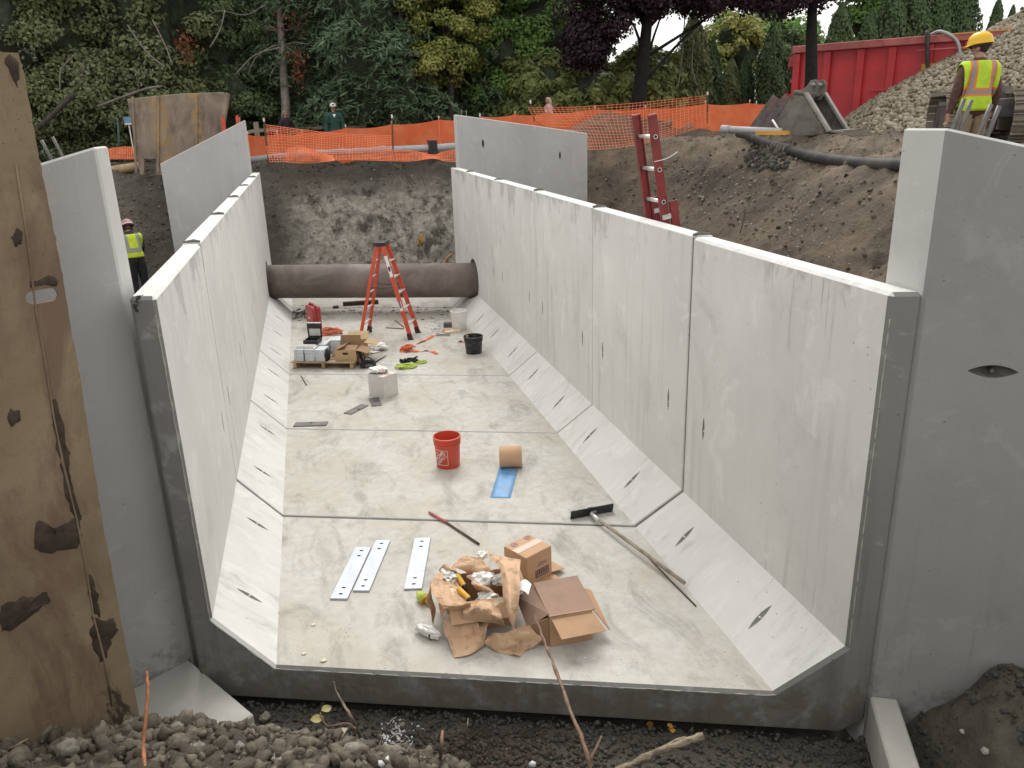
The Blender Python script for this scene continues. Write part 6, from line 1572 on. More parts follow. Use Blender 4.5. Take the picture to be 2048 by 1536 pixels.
# ---- crawler tracks
def track(c, rt_, aw_, w, label):
    t = thing('crawler_track', label, 'crawler track', c, group='crawler tracks behind the worker')
    Lk, Rk = 2.6, .43; pts = []
    n1 = 11
    for i in range(n1): pts.append((i / n1 * Lk, 0.0, 0))
    for i in range(8): a = -math.pi / 2 + math.pi * i / 8; pts.append((Lk + Rk * math.cos(a), Rk + Rk * math.sin(a), a + math.pi / 2))
    for i in range(n1): pts.append((Lk - i / n1 * Lk, 2 * Rk, math.pi))
    for i in range(8): a = math.pi / 2 + math.pi * i / 8; pts.append((Rk * math.cos(a), Rk + Rk * math.sin(a), a + math.pi / 2))
    b_ = B(); b_.box((0, 0, 0), (w, .150, .028)); b_.box((0, -.062, -.035), (w, .016, .05)); b_.box((0, .05, -.028), (w * .98, .014, .03)); me = b_.mesh('shoe', [MAT['track']])
    bw = math.atan2(aw_.y, aw_.x) - math.pi / 2
    t.rotation_euler = (0, 0, bw)
    for (s, z, a) in pts: obj('shoe', me, t, (0, s, z + .03), (a, 0, 0))
    q = B(); q.box((0, Lk / 2, Rk), (w * .45, Lk, Rk * 1.1)); q.build('track_frame', MAT['steel_dark'], t)
    for yy in (0, Lk):
        q = B(); q.tube([(-w * .25, yy, Rk + .02), (w * .25, yy, Rk + .02)], Rk * .8, 16); q.build('idler_wheel', MAT['steel_dark'], t)
c1_ = ground_at(1918, 262, 14.6); c2_ = ground_at(2052, 258, 14.4); r3, a3 = frame_at(c1_, .12)
for c in (c1_, c2_): c.z = 3.0
track(c1_, r3, a3, .60, 'muddy crawler track just behind the hard hat worker')
track(c2_, r3, a3, .60, 'muddy crawler track at the right border of the picture')
q = B(); cm = (c1_ + c2_) / 2 + a3 * 1.3 + fz * .62; q.box((0, 0, 0), (1.0, 1.9, .34)); o = q.build('undercarriage_frame', MAT['steel_dark'], loc=cm, rot=(0, 0, math.atan2(a3.y, a3.x) - math.pi / 2), bevel=.02)
q = B(); q.lathe([(.42, 0), (.42, .22)], 24, 0, Matrix.Translation((0, 0, .17))); q.build('slew_ring', MAT['steel_dark'], o); tag(o, 'dark undercarriage frame between the two crawler tracks', 'undercarriage')

# ================================================================== people
def person(name, label, loc, rotz, scale, J, cloth, head=0.0, group=None):
    """J: overrides of joint positions (metres, facing -y); body grown with a skin from joints"""
    j = dict(pel=(0, 0, .96, .135, .105), sp1=(0, 0, 1.10, .135, .10), ch=(0, 0, 1.28, .16, .11), uc=(0, .01, 1.41, .125, .085), nk=(0, .005, 1.495, .055, .055), hb=(0, -.012, 1.57, .066, .07), hm=(0, -.012, 1.645, .078, .094), ht=(0, 0, 1.71, .062, .075),
             nose=(0, -.112, 1.605, .014, .014), shl=(.175, .01, 1.40, .068, .062), ell=(.245, .03, 1.13, .047, .047), wrl=(.265, -.04, .89, .031, .026), pml=(.268, -.06, .82, .036, .018),
             shr=(-.175, .01, 1.40, .068, .062), elr=(-.245, .03, 1.13, .047, .047), wrr=(-.265, -.04, .89, .031, .026), pmr=(-.268, -.06, .82, .036, .018),
             hpl=(.092, 0, .90, .098, .10), knl=(.105, -.015, .50, .064, .066), anl=(.105, .02, .09, .044, .05), tol=(.115, -.15, .045, .045, .035), hpr=(-.092, 0, .90, .098, .10), knr=(-.105, -.015, .50, .064, .066), anr=(-.105, .02, .09, .044, .05), tor=(-.115, -.15, .045, .045, .035))
    for k_, v_ in J.items(): j[k_] = tuple(v_) + tuple(j[k_][3:]) if len(v_) == 3 else tuple(v_)
    HR_ = Matrix.Rotation(head, 3, 'Z'); hm0 = Vector(j['hm'][:3])
    nn0 = hm0 + HR_ @ (Vector(j['nose'][:3]) - hm0); j['nose'] = tuple(nn0) + j['nose'][3:]
    bones = [('pel', 'sp1', 'torso'), ('sp1', 'ch', 'torso'), ('ch', 'uc', 'torso'), ('uc', 'nk', 'neck'), ('nk', 'hb', 'neck'), ('hb', 'hm', 'head'), ('hm', 'ht', 'head'), ('hm', 'nose', 'head')]
    for s in 'lr': bones += [('uc', 'sh' + s, 'torso'), ('sh' + s, 'el' + s, 'arm'), ('el' + s, 'wr' + s, 'arm'), ('wr' + s, 'pm' + s, 'hand'), ('pel', 'hp' + s, 'hips'), ('hp' + s, 'kn' + s, 'leg'), ('kn' + s, 'an' + s, 'leg'), ('an' + s, 'to' + s, 'foot')]
    V = {k_: i for i, k_ in enumerate(j)}; co = [j[k_][:3] for k_ in j]; rad = [j[k_][3:] for k_ in j]; E = [(V[a], V[b_]) for a, b_, _ in bones]; lab = [c for _, _, c in bones]
    for s, sg in (('l', 1), ('r', -1)):                 # five fingers of unequal length, slightly curled
        pm_ = Vector(j['pm' + s][:3]); wr_ = Vector(j['wr' + s][:3]); d = (pm_ - wr_).normalized(); side = Vector((0, -1, 0)); side = (side - d * side.dot(d)).normalized(); inn = d.cross(side) * sg
        for k_, (o_, ln) in enumerate(((.028, .070), (.010, .078), (-.009, .072), (-.027, .058))):
            b0 = pm_ + side * o_ + d * .022; p1 = b0 + d * ln * .5; p2 = p1 + (d * .85 - inn * .5).normalized() * ln * .5
            for p, pr in ((b0, .0095), (p1, .0085), (p2, .007)): co.append(tuple(p)); rad.append((pr, pr))
            n_ = len(co); E += [(V['pm' + s], n_ - 3), (n_ - 3, n_ - 2), (n_ - 2, n_ - 1)]; lab += ['hand'] * 3
        t1 = wr_.lerp(pm_, .55) + side * .036; t2 = t1 + (d + side * .7).normalized() * .032; t3 = t2 + d * .026
        for p, pr in ((t1, .012), (t2, .010), (t3, .008)): co.append(tuple(p)); rad.append((pr, pr))
        n_ = len(co); E += [(V['wr' + s], n_ - 3), (n_ - 3, n_ - 2), (n_ - 2, n_ - 1)]; lab += ['hand'] * 3
    me = bpy.data.meshes.new('person_skin'); me.from_pydata(co, E, []); o = bpy.data.objects.new('person_skin', me); COL.objects.link(o)
    bpy.context.view_layer.objects.active = o
    o.modifiers.new('skin', 'SKIN'); md = o.modifiers.new('sub', 'SUBSURF'); md.levels = 2; md.render_levels = 2
    if not me.skin_vertices: bpy.context.view_layer.update()
    sv = me.skin_vertices[0].data
    for i, r_ in enumerate(rad): sv[i].radius = r_; sv[i].use_root = (i == 0)
    o.modifiers['skin'].branch_smoothing = .4
    bpy.context.view_layer.update()
    bodym = bpy.data.meshes.new_from_object(o.evaluated_get(bpy.context.evaluated_depsgraph_get())); bpy.data.objects.remove(o)
    bodym.materials.clear(); bodym.materials.append(MAT['skin'])
    bodym.polygons.foreach_set('use_smooth', [True] * len(bodym.polygons))
    bodym.polygons.foreach_set('material_index', [0] * len(bodym.polygons))
    t = obj(name, bodym, None, loc, (0, 0, rotz), scale); tag(t, label, 'person', group)
    Vv = np.array([v.co[:] for v in bodym.vertices]); Nn = np.array([v.normal[:] for v in bodym.vertices]); Fc = [list(p.vertices) for p in bodym.polygons]
    cen = np.array([Vv[f].mean(0) for f in Fc]); cop = np.array(co)
    dist = np.full(len(cen), 1e9); reg = np.zeros(len(cen), int)
    for bi, (a, b_) in enumerate(E):
        pa, pb_ = cop[a], cop[b_]; ee = pb_ - pa; tt = np.clip(((cen - pa) @ ee) / (ee @ ee + 1e-12), 0, 1); rr_ = rad[a][0] * (1 - tt) + rad[b_][0] * tt
        dd_ = np.linalg.norm(cen - pa - tt[:, None] * ee, axis=1) - rr_
        up_ = dd_ < dist; dist[up_] = dd_[up_]; reg[up_] = bi
    labs = np.array(lab)[reg]
    for (nm, m, regs, off, pred, *cuts) in cloth:
        sel = [i for i, f in enumerate(Fc) if labs[i] in regs and (pred is None or pred(cen[i]))]
        used = sorted({v for i in sel for v in Fc[i]}); mp = {v: k_ for k_, v in enumerate(used)}
        b_ = B(); b_.add([Vector(Vv[v] + Nn[v] * off) for v in used], [[mp[v] for v in Fc[i]] for i in sel])
        cl_ = b_.build(nm, m, t, smooth=True)
        if cuts:
            bm = bmesh.new(); bm.from_mesh(cl_.data)
            for (pc_, pn_) in cuts[0]: bmesh.ops.bisect_plane(bm, geom=bm.verts[:] + bm.edges[:] + bm.faces[:], plane_co=pc_, plane_no=pn_, clear_outer=True)
            bm.to_mesh(cl_.data); bm.free()
        md = cl_.modifiers.new('thick', 'SOLIDIFY'); md.thickness = .006
    for sx_ in (-.03, .03):
        q = B(); hm_ = Vector(j['hm'][:3]); q.lathe([(.001, -.008), (.008, -.004), (.008, .004), (.001, .008)], 8, 0, Matrix.Translation(hm_ + HR_ @ Vector((sx_, -.086, -.012)))); q.build('eye', MAT['eye'], t, smooth=True)
    q = B(); q.box(Vector(j['hb'][:3]) + HR_ @ Vector((0, -.078, .008)), (.045, .01, .008), rot=(0, 0, head)); q.build('mouth', MAT['shirt_brown'], t)
    for sx_ in (-.085, .085):
        q = B(); q.lathe([(.001, -.006), (.022, -.004), (.026, .004), (.001, .006)], 10, 0, Matrix.Translation(Vector(j['hm'][:3]) + HR_ @ Vector((sx_, .005, -.02))) @ Matrix.Rotation(head, 4, 'Z') @ Matrix.Rotation(R(90), 4, 'Y') @ Matrix.Scale(1.3, 4, (1, 0, 0))); q.build('ear', MAT['skin'], t, smooth=True)
    t['hm'] = j['hm'][:3]
    return t
def hard_hat(t, m, tilt=0.0, yaw=0.0):
    hm_ = Vector(tuple(t['hm'])[:3]); Mh_ = Matrix.Translation(hm_ + Vector((0, 0, .035))) @ Matrix.Rotation(yaw, 4, 'Z') @ Matrix.Rotation(tilt, 4, 'X')
    q = B(); q.lathe([(.128, -.004), (.130, .002), (.124, .012), (.121, .05), (.105, .095), (.07, .128), (.03, .140), (.001, .142)], 28, 0, Mh_ @ Matrix.Scale(1.14, 4, (0, 1, 0)), caps=(False, False))
    q.add([Vector((math.sin(a) * .128, -math.cos(a) * (.146 + .055 * max(0, math.cos(a)) ** .6), -.004 - .014 * max(0, math.cos(a)))) for a in [R(x) for x in range(-80, 81, 10)]] + [Vector((math.sin(a) * .120, -math.cos(a) * .136, .006)) for a in [R(x) for x in range(-80, 81, 10)]],
          [(i, i + 1, 17 + i + 1, 17 + i) for i in range(16)], 0, Mh_)
    q.build('hard_hat', m, t, smooth=True, solid=.004)
    q = B(); q.lathe([(.114, -.03), (.116, .004)], 24, 0, Mh_ @ Matrix.Scale(1.12, 4, (0, 1, 0)), caps=(False, False)); q.build('hat_liner', MAT['hair_dark'], t, smooth=True)
# worker on the right: back to us, looking to the left
wp_ = D(1958, 130, 9.75); wgz = VH(1972, 60, wp_).z - 1.83
wyaw = math.atan2(wp_.y - CAM_C[1], wp_.x - CAM_C[0]) - math.pi / 2
w1 = person('person', 'worker in a yellow hard hat and lime vest standing with back turned', (wp_.x, wp_.y, wgz), wyaw + math.pi + 0.55, 1.0,
            dict(ell=(.25, .02, 1.13), elr=(-.27, .02, 1.12), wrr=(-.30, -.09, .90), pmr=(-.30, -.13, .84), hm=(0, -.035, 1.64), hb=(0, -.03, 1.565), nose=(0, -.135, 1.6, .014, .014), ht=(0, -.02, 1.70), ch=(0, 0, 1.28, .178, .13), sp1=(0, 0, 1.10, .165, .13), pel=(0, 0, .96, .155, .125)),
            [('shirt', MAT['shirt_brown'], ('torso', 'arm', 'hips'), .016, lambda c: c[2] > .84 or abs(c[0]) > .2), ('trousers', MAT['khaki'], ('hips', 'leg'), .022, lambda c: c[2] < .96), ('boots', MAT['boot'], ('foot',), .016, None),
             ('safety_vest', MAT['vest'], ('torso', 'hips', 'arm', 'neck'), .045, lambda c: abs(c[0]) < .30 and .8 < c[2] < 1.52, [((0, 0, .90), (0, 0, -1)), ((.215, 0, 1.2), (1, 0, -.10)), ((-.215, 0, 1.2), (-1, 0, -.10)), ((0, 0, 1.485), (0, 0, 1))])], head=0.75)
hard_hat(w1, MAT['hat_yellow'], R(6), 0.75)
q = B(); hm_ = Vector(tuple(w1['hm'])[:3]); q.lathe([(.04, -.075), (.066, -.05), (.080, -.02), (.085, .03)], 20, 0, Matrix.Translation(hm_ + Matrix.Rotation(.75, 3, 'Z') @ Vector((0, .026, .005))), caps=(True, True)); q.build('hair', MAT['hair_dark'], w1, smooth=True)
# worker in the trench on the left
tp0 = D(268, 500, 16.6); tzz = VH(270, 447, tp0).z - 1.66
w2 = person('person', 'worker in a faded red hard hat and lime vest down behind the left culvert wall', (tp0.x, tp0.y, tzz), math.atan2(tp0.y - CAM_C[1], tp0.x - CAM_C[0]) - math.pi / 2 + math.pi + .25, 1.0,
            dict(ch=(0, -.10, 1.26, .165, .12), uc=(0, -.16, 1.37, .13, .09), nk=(0, -.20, 1.44, .055, .055), hb=(-.02, -.26, 1.49), hm=(-.03, -.30, 1.55), ht=(-.03, -.30, 1.62), nose=(-.03, -.40, 1.50, .014, .014), sp1=(0, -.03, 1.10, .15, .12), shl=(.18, -.14, 1.36), shr=(-.18, -.14, 1.36), ell=(.25, -.22, 1.10), elr=(-.24, -.24, 1.10), wrl=(.22, -.40, .95), wrr=(-.2, -.42, .95), pml=(.2, -.47, .92), pmr=(-.18, -.49, .92)),
            [('shirt', MAT['navy'], ('torso', 'arm'), .014, None), ('trousers', MAT['cloth_black'], ('hips', 'leg'), .022, lambda c: c[2] < 1.0), ('boots', MAT['boot'], ('foot',), .016, None), ('safety_vest', MAT['vest2'], ('torso', 'hips', 'arm', 'neck'), .042, lambda c: abs(c[0]) < .30 and .8 < c[2] < 1.5, [((0, 0, .97), (0, 0, -1)), ((.215, 0, 1.2), (1, 0, -.10)), ((-.215, 0, 1.2), (-1, 0, -.10)), ((0, 0, 1.44), (0, 0, 1))])])
hard_hat(w2, MAT['hat_red'], R(28))
q = B(); hm_ = Vector(tuple(w2['hm'])[:3]); q.lathe([(.085, -.06), (.095, -.02), (.098, .02)], 20, 0, Matrix.Translation(hm_ + Vector((0, .01, .0)))); q.build('hair', MAT['hair_dark'], w2, smooth=True)
q = B(); q.lathe([(.1265, .012), (.1275, .014), (.124, .035), (.1225, .037)], 24, 0, Matrix.Translation(hm_ + Vector((0, 0, .035))) @ Matrix.Rotation(R(28), 4, 'X') @ Matrix.Scale(1.15, 4, (0, 1, 0)), caps=(False, False)); q.build('hat_band', MAT['white'], w2, smooth=True)
def bystander(label, u, vtop, dep_, tall, face, cloth, hairm, hair_kind, J=None):
    p = D(u, vtop, dep_); zt = p.z
    t = person('person', label, (p.x, p.y, zt - tall), math.atan2(p.y - CAM_C[1], p.x - CAM_C[0]) - math.pi / 2 + face, tall / 1.765, J or {}, cloth)
    hm_ = Vector(tuple(t['hm'])[:3]); q = B()
    if hair_kind == 'cap':
        q.lathe([(.094, 0), (.096, .03), (.085, .075), (.05, .105), (.001, .115)], 22, 0, Matrix.Translation(hm_ + Vector((0, .004, .02))) @ Matrix.Scale(1.14, 4, (0, 1, 0)), caps=(False, False))
        q.box(hm_ + Vector((0, -.145, .03)), (.15, .10, .012), rot=(R(12), 0, 0)); q.build('baseball_cap', hairm, t, smooth=True)
        q = B(); q.box(hm_ + Vector((0, -.108, .075)), (.07, .012, .025), rot=(R(-20), 0, 0)); q.build('cap_emblem', MAT['ink_blue'], t)
    else:
        n_ = 22; loops = []
        for z, r_, dy in ((.10, .02, .01), (.09, .065, .012), (.05, .098, .014), (.0, .106, .03), (-.06, .104, .05), (-.11, .085 if hair_kind == 'short' else .10, .06), (-.12 if hair_kind == 'short' else -.22, .05, .065)):
            loops.append([hm_ + Vector((math.cos(a) * r_ * .98, dy + (math.sin(a) * r_ if math.sin(a) > -.25 or z > .03 else -.25 * r_) , z)) for a in [2 * math.pi * i / n_ for i in range(n_)]])
        q.loft(loops); q.build('hair', hairm, t, smooth=True)
    return t
by1 = bystander('man in a white cap and dark green jacket behind the orange fence', 665, 206, 24.6, 1.80, math.pi * 0 + 0.1, [('jacket', MAT['green_jacket'], ('torso', 'arm', 'hips'), .045, lambda c: c[2] > .90 or abs(c[0]) > .2), ('trousers', MAT['jeans'], ('hips', 'leg'), .02, lambda c: c[2] < 1.0), ('shoes', MAT['boot'], ('foot',), .012, None)], MAT['white'], 'cap')
q = B(); q.add([(-.05, -.135, 1.44), (.05, -.135, 1.44), (0, -.165, 1.34)], [(0, 1, 2)]); q.build('collar', MAT['white'], by1, solid=.006)
bystander('woman with grey brown hair in a dark jacket behind the orange netting', 569, 220, 25.4, 1.62, 0.5, [('jacket', MAT['navy'], ('torso', 'arm', 'hips'), .035, lambda c: c[2] > .88 or abs(c[0]) > .2), ('trousers', MAT['jeans'], ('hips', 'leg'), .02, lambda c: c[2] < 1.0), ('shoes', MAT['boot'], ('foot',), .012, None)], MAT['hair_grey'], 'short')
bystander('blond person in a pale pink hoodie walking behind the orange fence', 1096, 193, 25.6, 1.62, -1.25, [('hoodie', MAT['pink'], ('torso', 'arm', 'hips'), .04, lambda c: c[2] > .88 or abs(c[0]) > .2), ('trousers', MAT['jeans'], ('hips', 'leg'), .02, lambda c: c[2] < 1.0), ('shoes', MAT['boot'], ('foot',), .012, None)], MAT['hair_blond'], 'long')

# ================================================================== fences along the top
def fabric_fence(label, px, h, seed):
    """px: (u, v, distance) of the top edge; posts at every point"""
    tops = [D(*p) for p in px]
    t = thing('silt_fence', label, 'fence', tops[0] - Vector((0, 0, h)), group='orange fabric silt fence runs')
    n_ = 10; q = B(); vs1 = []; m_ = 7; cols = 0
    for i in range(len(tops) - 1):
        for k_ in range(n_ if i < len(tops) - 2 else n_ + 1):
            f_ = k_ / n_; p = tops[i].lerp(tops[i + 1], f_); sag = .05 * math.sin(math.pi * f_)
            for r_ in range(m_):
                g_ = r_ / (m_ - 1); w_ = .05 * mnoise.noise(Vector((p.x * 1.6 + g_ * 1.2, p.y * 1.6, seed + g_ * .9))) + .025 * math.sin(p.x * 9 + g_ * 2)
                zb_ = hz(p.x, p.y) - .05
                vs1.append(Vector((p.x + CAM_FW[0] * w_, p.y + CAM_FW[1] * w_, (p.z - sag) * (1 - g_) + zb_ * g_)))
            cols += 1
    q.add(vs1, [(i * m_ + r_, i * m_ + r_ + 1, (i + 1) * m_ + r_ + 1, (i + 1) * m_ + r_) for i in range(cols - 1) for r_ in range(m_ - 1)])
    q.build('fabric', MAT['orange_fab'], t, world=True, smooth=True)
    for p in tops:
        pp = p - Vector((CAM_FW[0], CAM_FW[1], 0)) * .06; zb_ = hz(pp.x, pp.y)
        q = B(); q.tube([Vector((pp.x, pp.y, zb_ - .2)), pp + Vector((0, 0, .04))], .016, 6); q.build('stake', MAT['orange_net'], t, world=True)
        q = B(); q.tube([pp + Vector((0, 0, .04)), pp + Vector((0, 0, .10))], .02, 6); q.build('stake_cap', MAT['white'], t, world=True)
fabric_fence('orange fabric fence run behind the netting and the grey drain pipe', [(462, 274, 24.2), (497, 270, 24), (555, 268, 23.8), (605, 266, 23.6), (692, 256, 23.4), (784, 249, 23.2), (878, 239, 23.2), (960, 236, 23.2)], 1.0, 1)
fabric_fence('orange fabric fence run from behind the far right wing to the red tank', [(960, 233, 24.4), (1030, 229, 24.4), (1092, 226, 24.4), (1190, 218, 24.6), (1290, 217, 24.8), (1410, 208, 24.8), (1498, 206, 24.6), (1560, 205, 24.2)], 1.0, 2)
def net(label, grid, nx_, nz_, posts, r_=.008):
    """grid: rows (top to bottom) of control points"""
    rows = [smooth_pts([D(*p) for p in r2], max(2, nx_ // (len(r2) - 1))) for r2 in grid]
    n_ = len(rows[0]); colz = [smooth_pts([r2[i] for r2 in rows], max(2, nz_ // (len(rows) - 1))) for i in range(n_)]
    m_ = len(colz[0]); t = thing('safety_netting', label, 'netting', colz[0][-1], group='orange plastic safety netting')
    q = B(); tw = Vector((CAM_FW[0], CAM_FW[1], 0)) * -1
    for i in range(n_):
        q.tube(colz[i], r_ * .8, 4, caps=False)
    for j in range(m_):
        q.tube([colz[i][j] for i in range(n_)], r_ * 1.1, 4, caps=False)
    q.build('mesh_strands', MAT['orange_net'], t, world=True)
    for (u, v0, v1, dp, du) in posts:
        q = B(); q.tube([D(u + du, v1, dp), D(u, v0, dp)], .02, 6); q.build('post', MAT['rust_bar'], t, world=True)
        q = B(); a = D(u, v0, dp); q.tube([a, a + Vector((0, 0, .09))], .026, 6); q.build('post_cap', MAT['white'], t, world=True)
net('orange netting hanging from a leaning post in front of the left fence run', [[(527, 249, 21.2), (600, 259, 21.4), (660, 266, 21.6), (730, 270, 21.6), (785, 272, 21.2)], [(530, 270, 21.2), (600, 276, 21.4), (660, 282, 21.6), (730, 288, 21.5), (785, 292, 21.2)], [(534, 300, 21.1), (600, 302, 21.2), (660, 304, 21.3), (730, 306, 21.2), (786, 308, 21)], [(540, 324, 20.9), (600, 322, 21), (660, 320, 21), (730, 320, 21), (787, 322, 20.9)]], 46, 16, [(528, 243, 324, 21.15, 9), (784, 236, 326, 21.1, 3)])
net('orange netting pinched low in the middle beside the far right wing', [[(786, 300, 21), (825, 302, 21), (866, 310, 21), (890, 303, 21), (920, 298, 21)], [(786, 312, 21), (825, 312, 21), (866, 313, 21), (890, 311, 21), (920, 309, 21)], [(788, 322, 20.9), (825, 322, 20.9), (866, 317, 20.9), (890, 322, 20.9), (920, 324, 20.9)]], 26, 8, [])
net('crumpled orange netting bunched on the bank below the grey drain pipe', [[(575, 298, 20.9), (600, 294, 20.8), (620, 298, 20.7), (640, 305, 20.8), (665, 312, 20.9)], [(572, 312, 20.7), (598, 304, 20.5), (622, 308, 20.4), (645, 314, 20.6), (668, 317, 20.8)], [(570, 324, 20.7), (598, 326, 20.5), (622, 326, 20.5), (645, 324, 20.6), (670, 321, 20.7)]], 26, 12, [], .007)
net('orange netting stretched on posts over the mound beside the red ladder', [[(1056, 216, 22.2), (1150, 214, 22.3), (1250, 208, 22.4), (1330, 200, 22.4), (1416, 191, 22.2)], [(1070, 235, 22.0), (1160, 236, 22.1), (1250, 236, 22.2), (1330, 226, 22.2), (1416, 212, 22.2)], [(1110, 265, 21.5), (1180, 268, 21.5), (1255, 268, 21.6), (1330, 256, 21.8), (1418, 232, 22.0)], [(1150, 296, 20.9), (1190, 299, 20.8), (1260, 292, 21.0), (1330, 276, 21.5), (1420, 250, 21.9)]], 46, 16, [(1061, 207, 242, 22.1, 8), (1415, 190, 246, 22.1, 0)], .0058)
# grey drain pipe behind the netting
gp2 = thing('drain_pipe', 'long pale grey drain pipe lying behind the orange netting', 'pipe', D(700, 312, 22.4))
pp = [D(492, 322, 22.4), D(595, 309, 22.3), D(760, 301, 22.2), D(865, 296, 22.2), D(940, 291, 22.2)]
q = B(); q.tube(pp, .10, 14); q.build('barrel', MAT['pvc_grey'], gp2, world=True, smooth=True)
for f_ in (1, 2):
    a = pp[f_]; d_ = (pp[f_ + 1] - pp[f_ - 1]).normalized(); q = B(); q.tube([a - d_ * .18, a + d_ * .18], .125, 14); q.build('coupling', MAT['pvc_grey'], gp2, world=True, smooth=True)
a = pp[3]; q = B(); q.box((0, 0, 0), (.24, .30, .42)); o = q.build('sleeve', MAT['black'], gp2, loc=a - gp2.location, bevel=.02)
# rail fence posts behind
rf = thing('rail_fence', 'weathered wooden post and rail fence behind the orange fabric', 'fence', D(600, 300, 26))
prev = None
for (u, v) in [(405, 268), (512, 247), (590, 244), (656, 240), (726, 241)]:
    a = D(u, v, 26.2); zb_ = hz(a.x, a.y); q = B(); q.box((0, 0, 0), (.16, .12, a.z - zb_ + .1), M=Matrix.Translation((a.x, a.y, (a.z + zb_) / 2))); q.build('post', MAT['wood_pale'], rf, world=True)
    if prev is not None:
        for dz_ in (.22, .62):
            q = B(); q.bar(Vector((prev.x, prev.y, prev.z - dz_)), Vector((a.x, a.y, a.z - dz_)), .06, .11); q.build('rail', MAT['wood_pale'], rf, world=True)
    prev = a
# bits left of the trench shield
lg = ground_at(255, 330, 21.5); q = B(); r4, a4 = frame_at(lg); q.tube([lg - r4 * .45 + fz * .07, lg + r4 * .45 + fz * .16], [.12, .13], 12); o = q.build('cut_log', MAT['wood'], world=True, smooth=True); tag(o, 'pale barkless log lying beside the trench shield foot', 'log')
rod('green_post', 'thin green post standing left of the trench shield', [D(240, 306, 22.5), D(235, 236, 22.5)], .03, simple('green_paint', (.05, .09, .075), .6), 'post')
nn_ = [[(205, 300, 22), (230, 296, 22), (255, 294, 22), (290, 296, 22)], [(205, 308, 21.8), (230, 306, 21.8), (255, 305, 21.8), (290, 306, 21.8)], [(205, 318, 21.7), (230, 318, 21.7), (255, 318, 21.7), (290, 318, 21.7)]]
net('dull orange netting lying on the ground left of the trench shield', nn_, 24, 10, [])
q = B(); q.box((0, 0, 0), (.22, .03, .16)); o = q.build('blue_sign', MAT['blue'], loc=D(256, 240, 23.5), rot=(0, 0, .1)); q = B(); q.box((0, .0, -.11), (.22, .03, .05)); q.tube([(0, .03, .0), (0, .03, -.9)], .02, 6); q.build('white_edge', MAT['white'], o); tag(o, 'small blue and white sign beside the trench shield', 'sign')
# rubble heaps on the crest
def bank_clods(name, label, n_, us_, vs_, size, seed):
    g = np.random.default_rng(seed); P, S = [], []
    x_ = g.uniform(us_[0], us_[1], n_); y_ = g.uniform(vs_[0], vs_[1], n_); z_, d_ = hbase(x_, y_); k2 = (d_ > .1) & (d_ < 6.5)
    x_, y_ = x_[k2], y_[k2]; S = size[0] + (size[1] - size[0]) * g.uniform(0, 1, len(x_)) ** 4
    o = obj(name, scatter_mesh(name, rock_hulls(9, 16, seed), np.stack([x_, y_, hfun(x_, y_) + S * .15], 1), S, MAT['soil'], smooth=False)); tag(o, label, 'clods', kind='stuff')
bank_clods('bank_clods', 'crumbled earth clods over the right bank', 6500, (3, 11.5), (1, 17), (.008, .06), 61)
bank_clods('bank_clods', 'crumbled earth clods over the far bank', 3500, (-6, 5), (15, 20), (.008, .06), 62)
bank_clods('bank_clods', 'crumbled earth clods over the left bank', 4000, (-11, -5.5), (5, 18), (.008, .065), 63)
def rubble(label, u, v, n_, spread, size, m, seed, dep_=None):
    rr_ = random.Random(seed); b_ = B()
    P, S = [], []
    for i in range(n_):
        p = T(u + rr_.gauss(0, spread[0]), v + rr_.gauss(0, spread[1]), 6, 40); s = rr_.uniform(*size); P.append((p.x, p.y, p.z + s * .3)); S.append(s)
    o = obj('rubble', scatter_mesh('rubble', rock_hulls(8, 14, seed), P, S, m, smooth=False)); tag(o, label, 'rubble', kind='stuff')
rubble('broken asphalt and stones on the bank below the hose coupling', 1535, 318, 150, (26, 14), (.02, .11), MAT['crush'], 3)
rubble('grey broken concrete heaped on the crest before the orange fence', 1390, 236, 60, (22, 9), (.10, .30), MAT['stone'], 4)
rubble('scattered pale stones in the far bank', 720, 365, 30, (130, 26), (.012, .05), MAT['pebble'], 5)
rubble('scattered stones and clods on the right bank', 1450, 380, 260, (130, 45), (.015, .06), MAT['stone'], 6)
rubble('pale pebbles strewn low on the right bank', 1600, 470, 170, (110, 45), (.008, .028), MAT['pebble'], 7)
rubble('dark clods on the left bank behind the worker', 285, 430, 160, (25, 60), (.015, .05), MAT['clod'], 8)
q = B(); yc = T(838, 480, 8, 40); rr_ = random.Random(2); pts = [yc + Vector((rr_.uniform(-.12, .12), -.06, rr_.uniform(-.22, .15))) for i in range(14)]; q.tube(smooth_pts(pts, 3), .012, 5); o = q.build('yellow_rope', MAT['tube_yel'], world=True, smooth=True); tag(o, 'small yellow rope tangle on the far bank', 'rope')
yl = [T(885, 530, 8, 40) + Vector((0, -.05, .03)), T(893, 518, 8, 40) + Vector((0, -.05, .03)), T(904, 508, 8, 40) + Vector((0, -.05, .03))]
rod('yellow_rope', 'yellow rope end on the far bank beside the right wall', smooth_pts(yl, 4), .015, MAT['tube_yel'], 'rope')
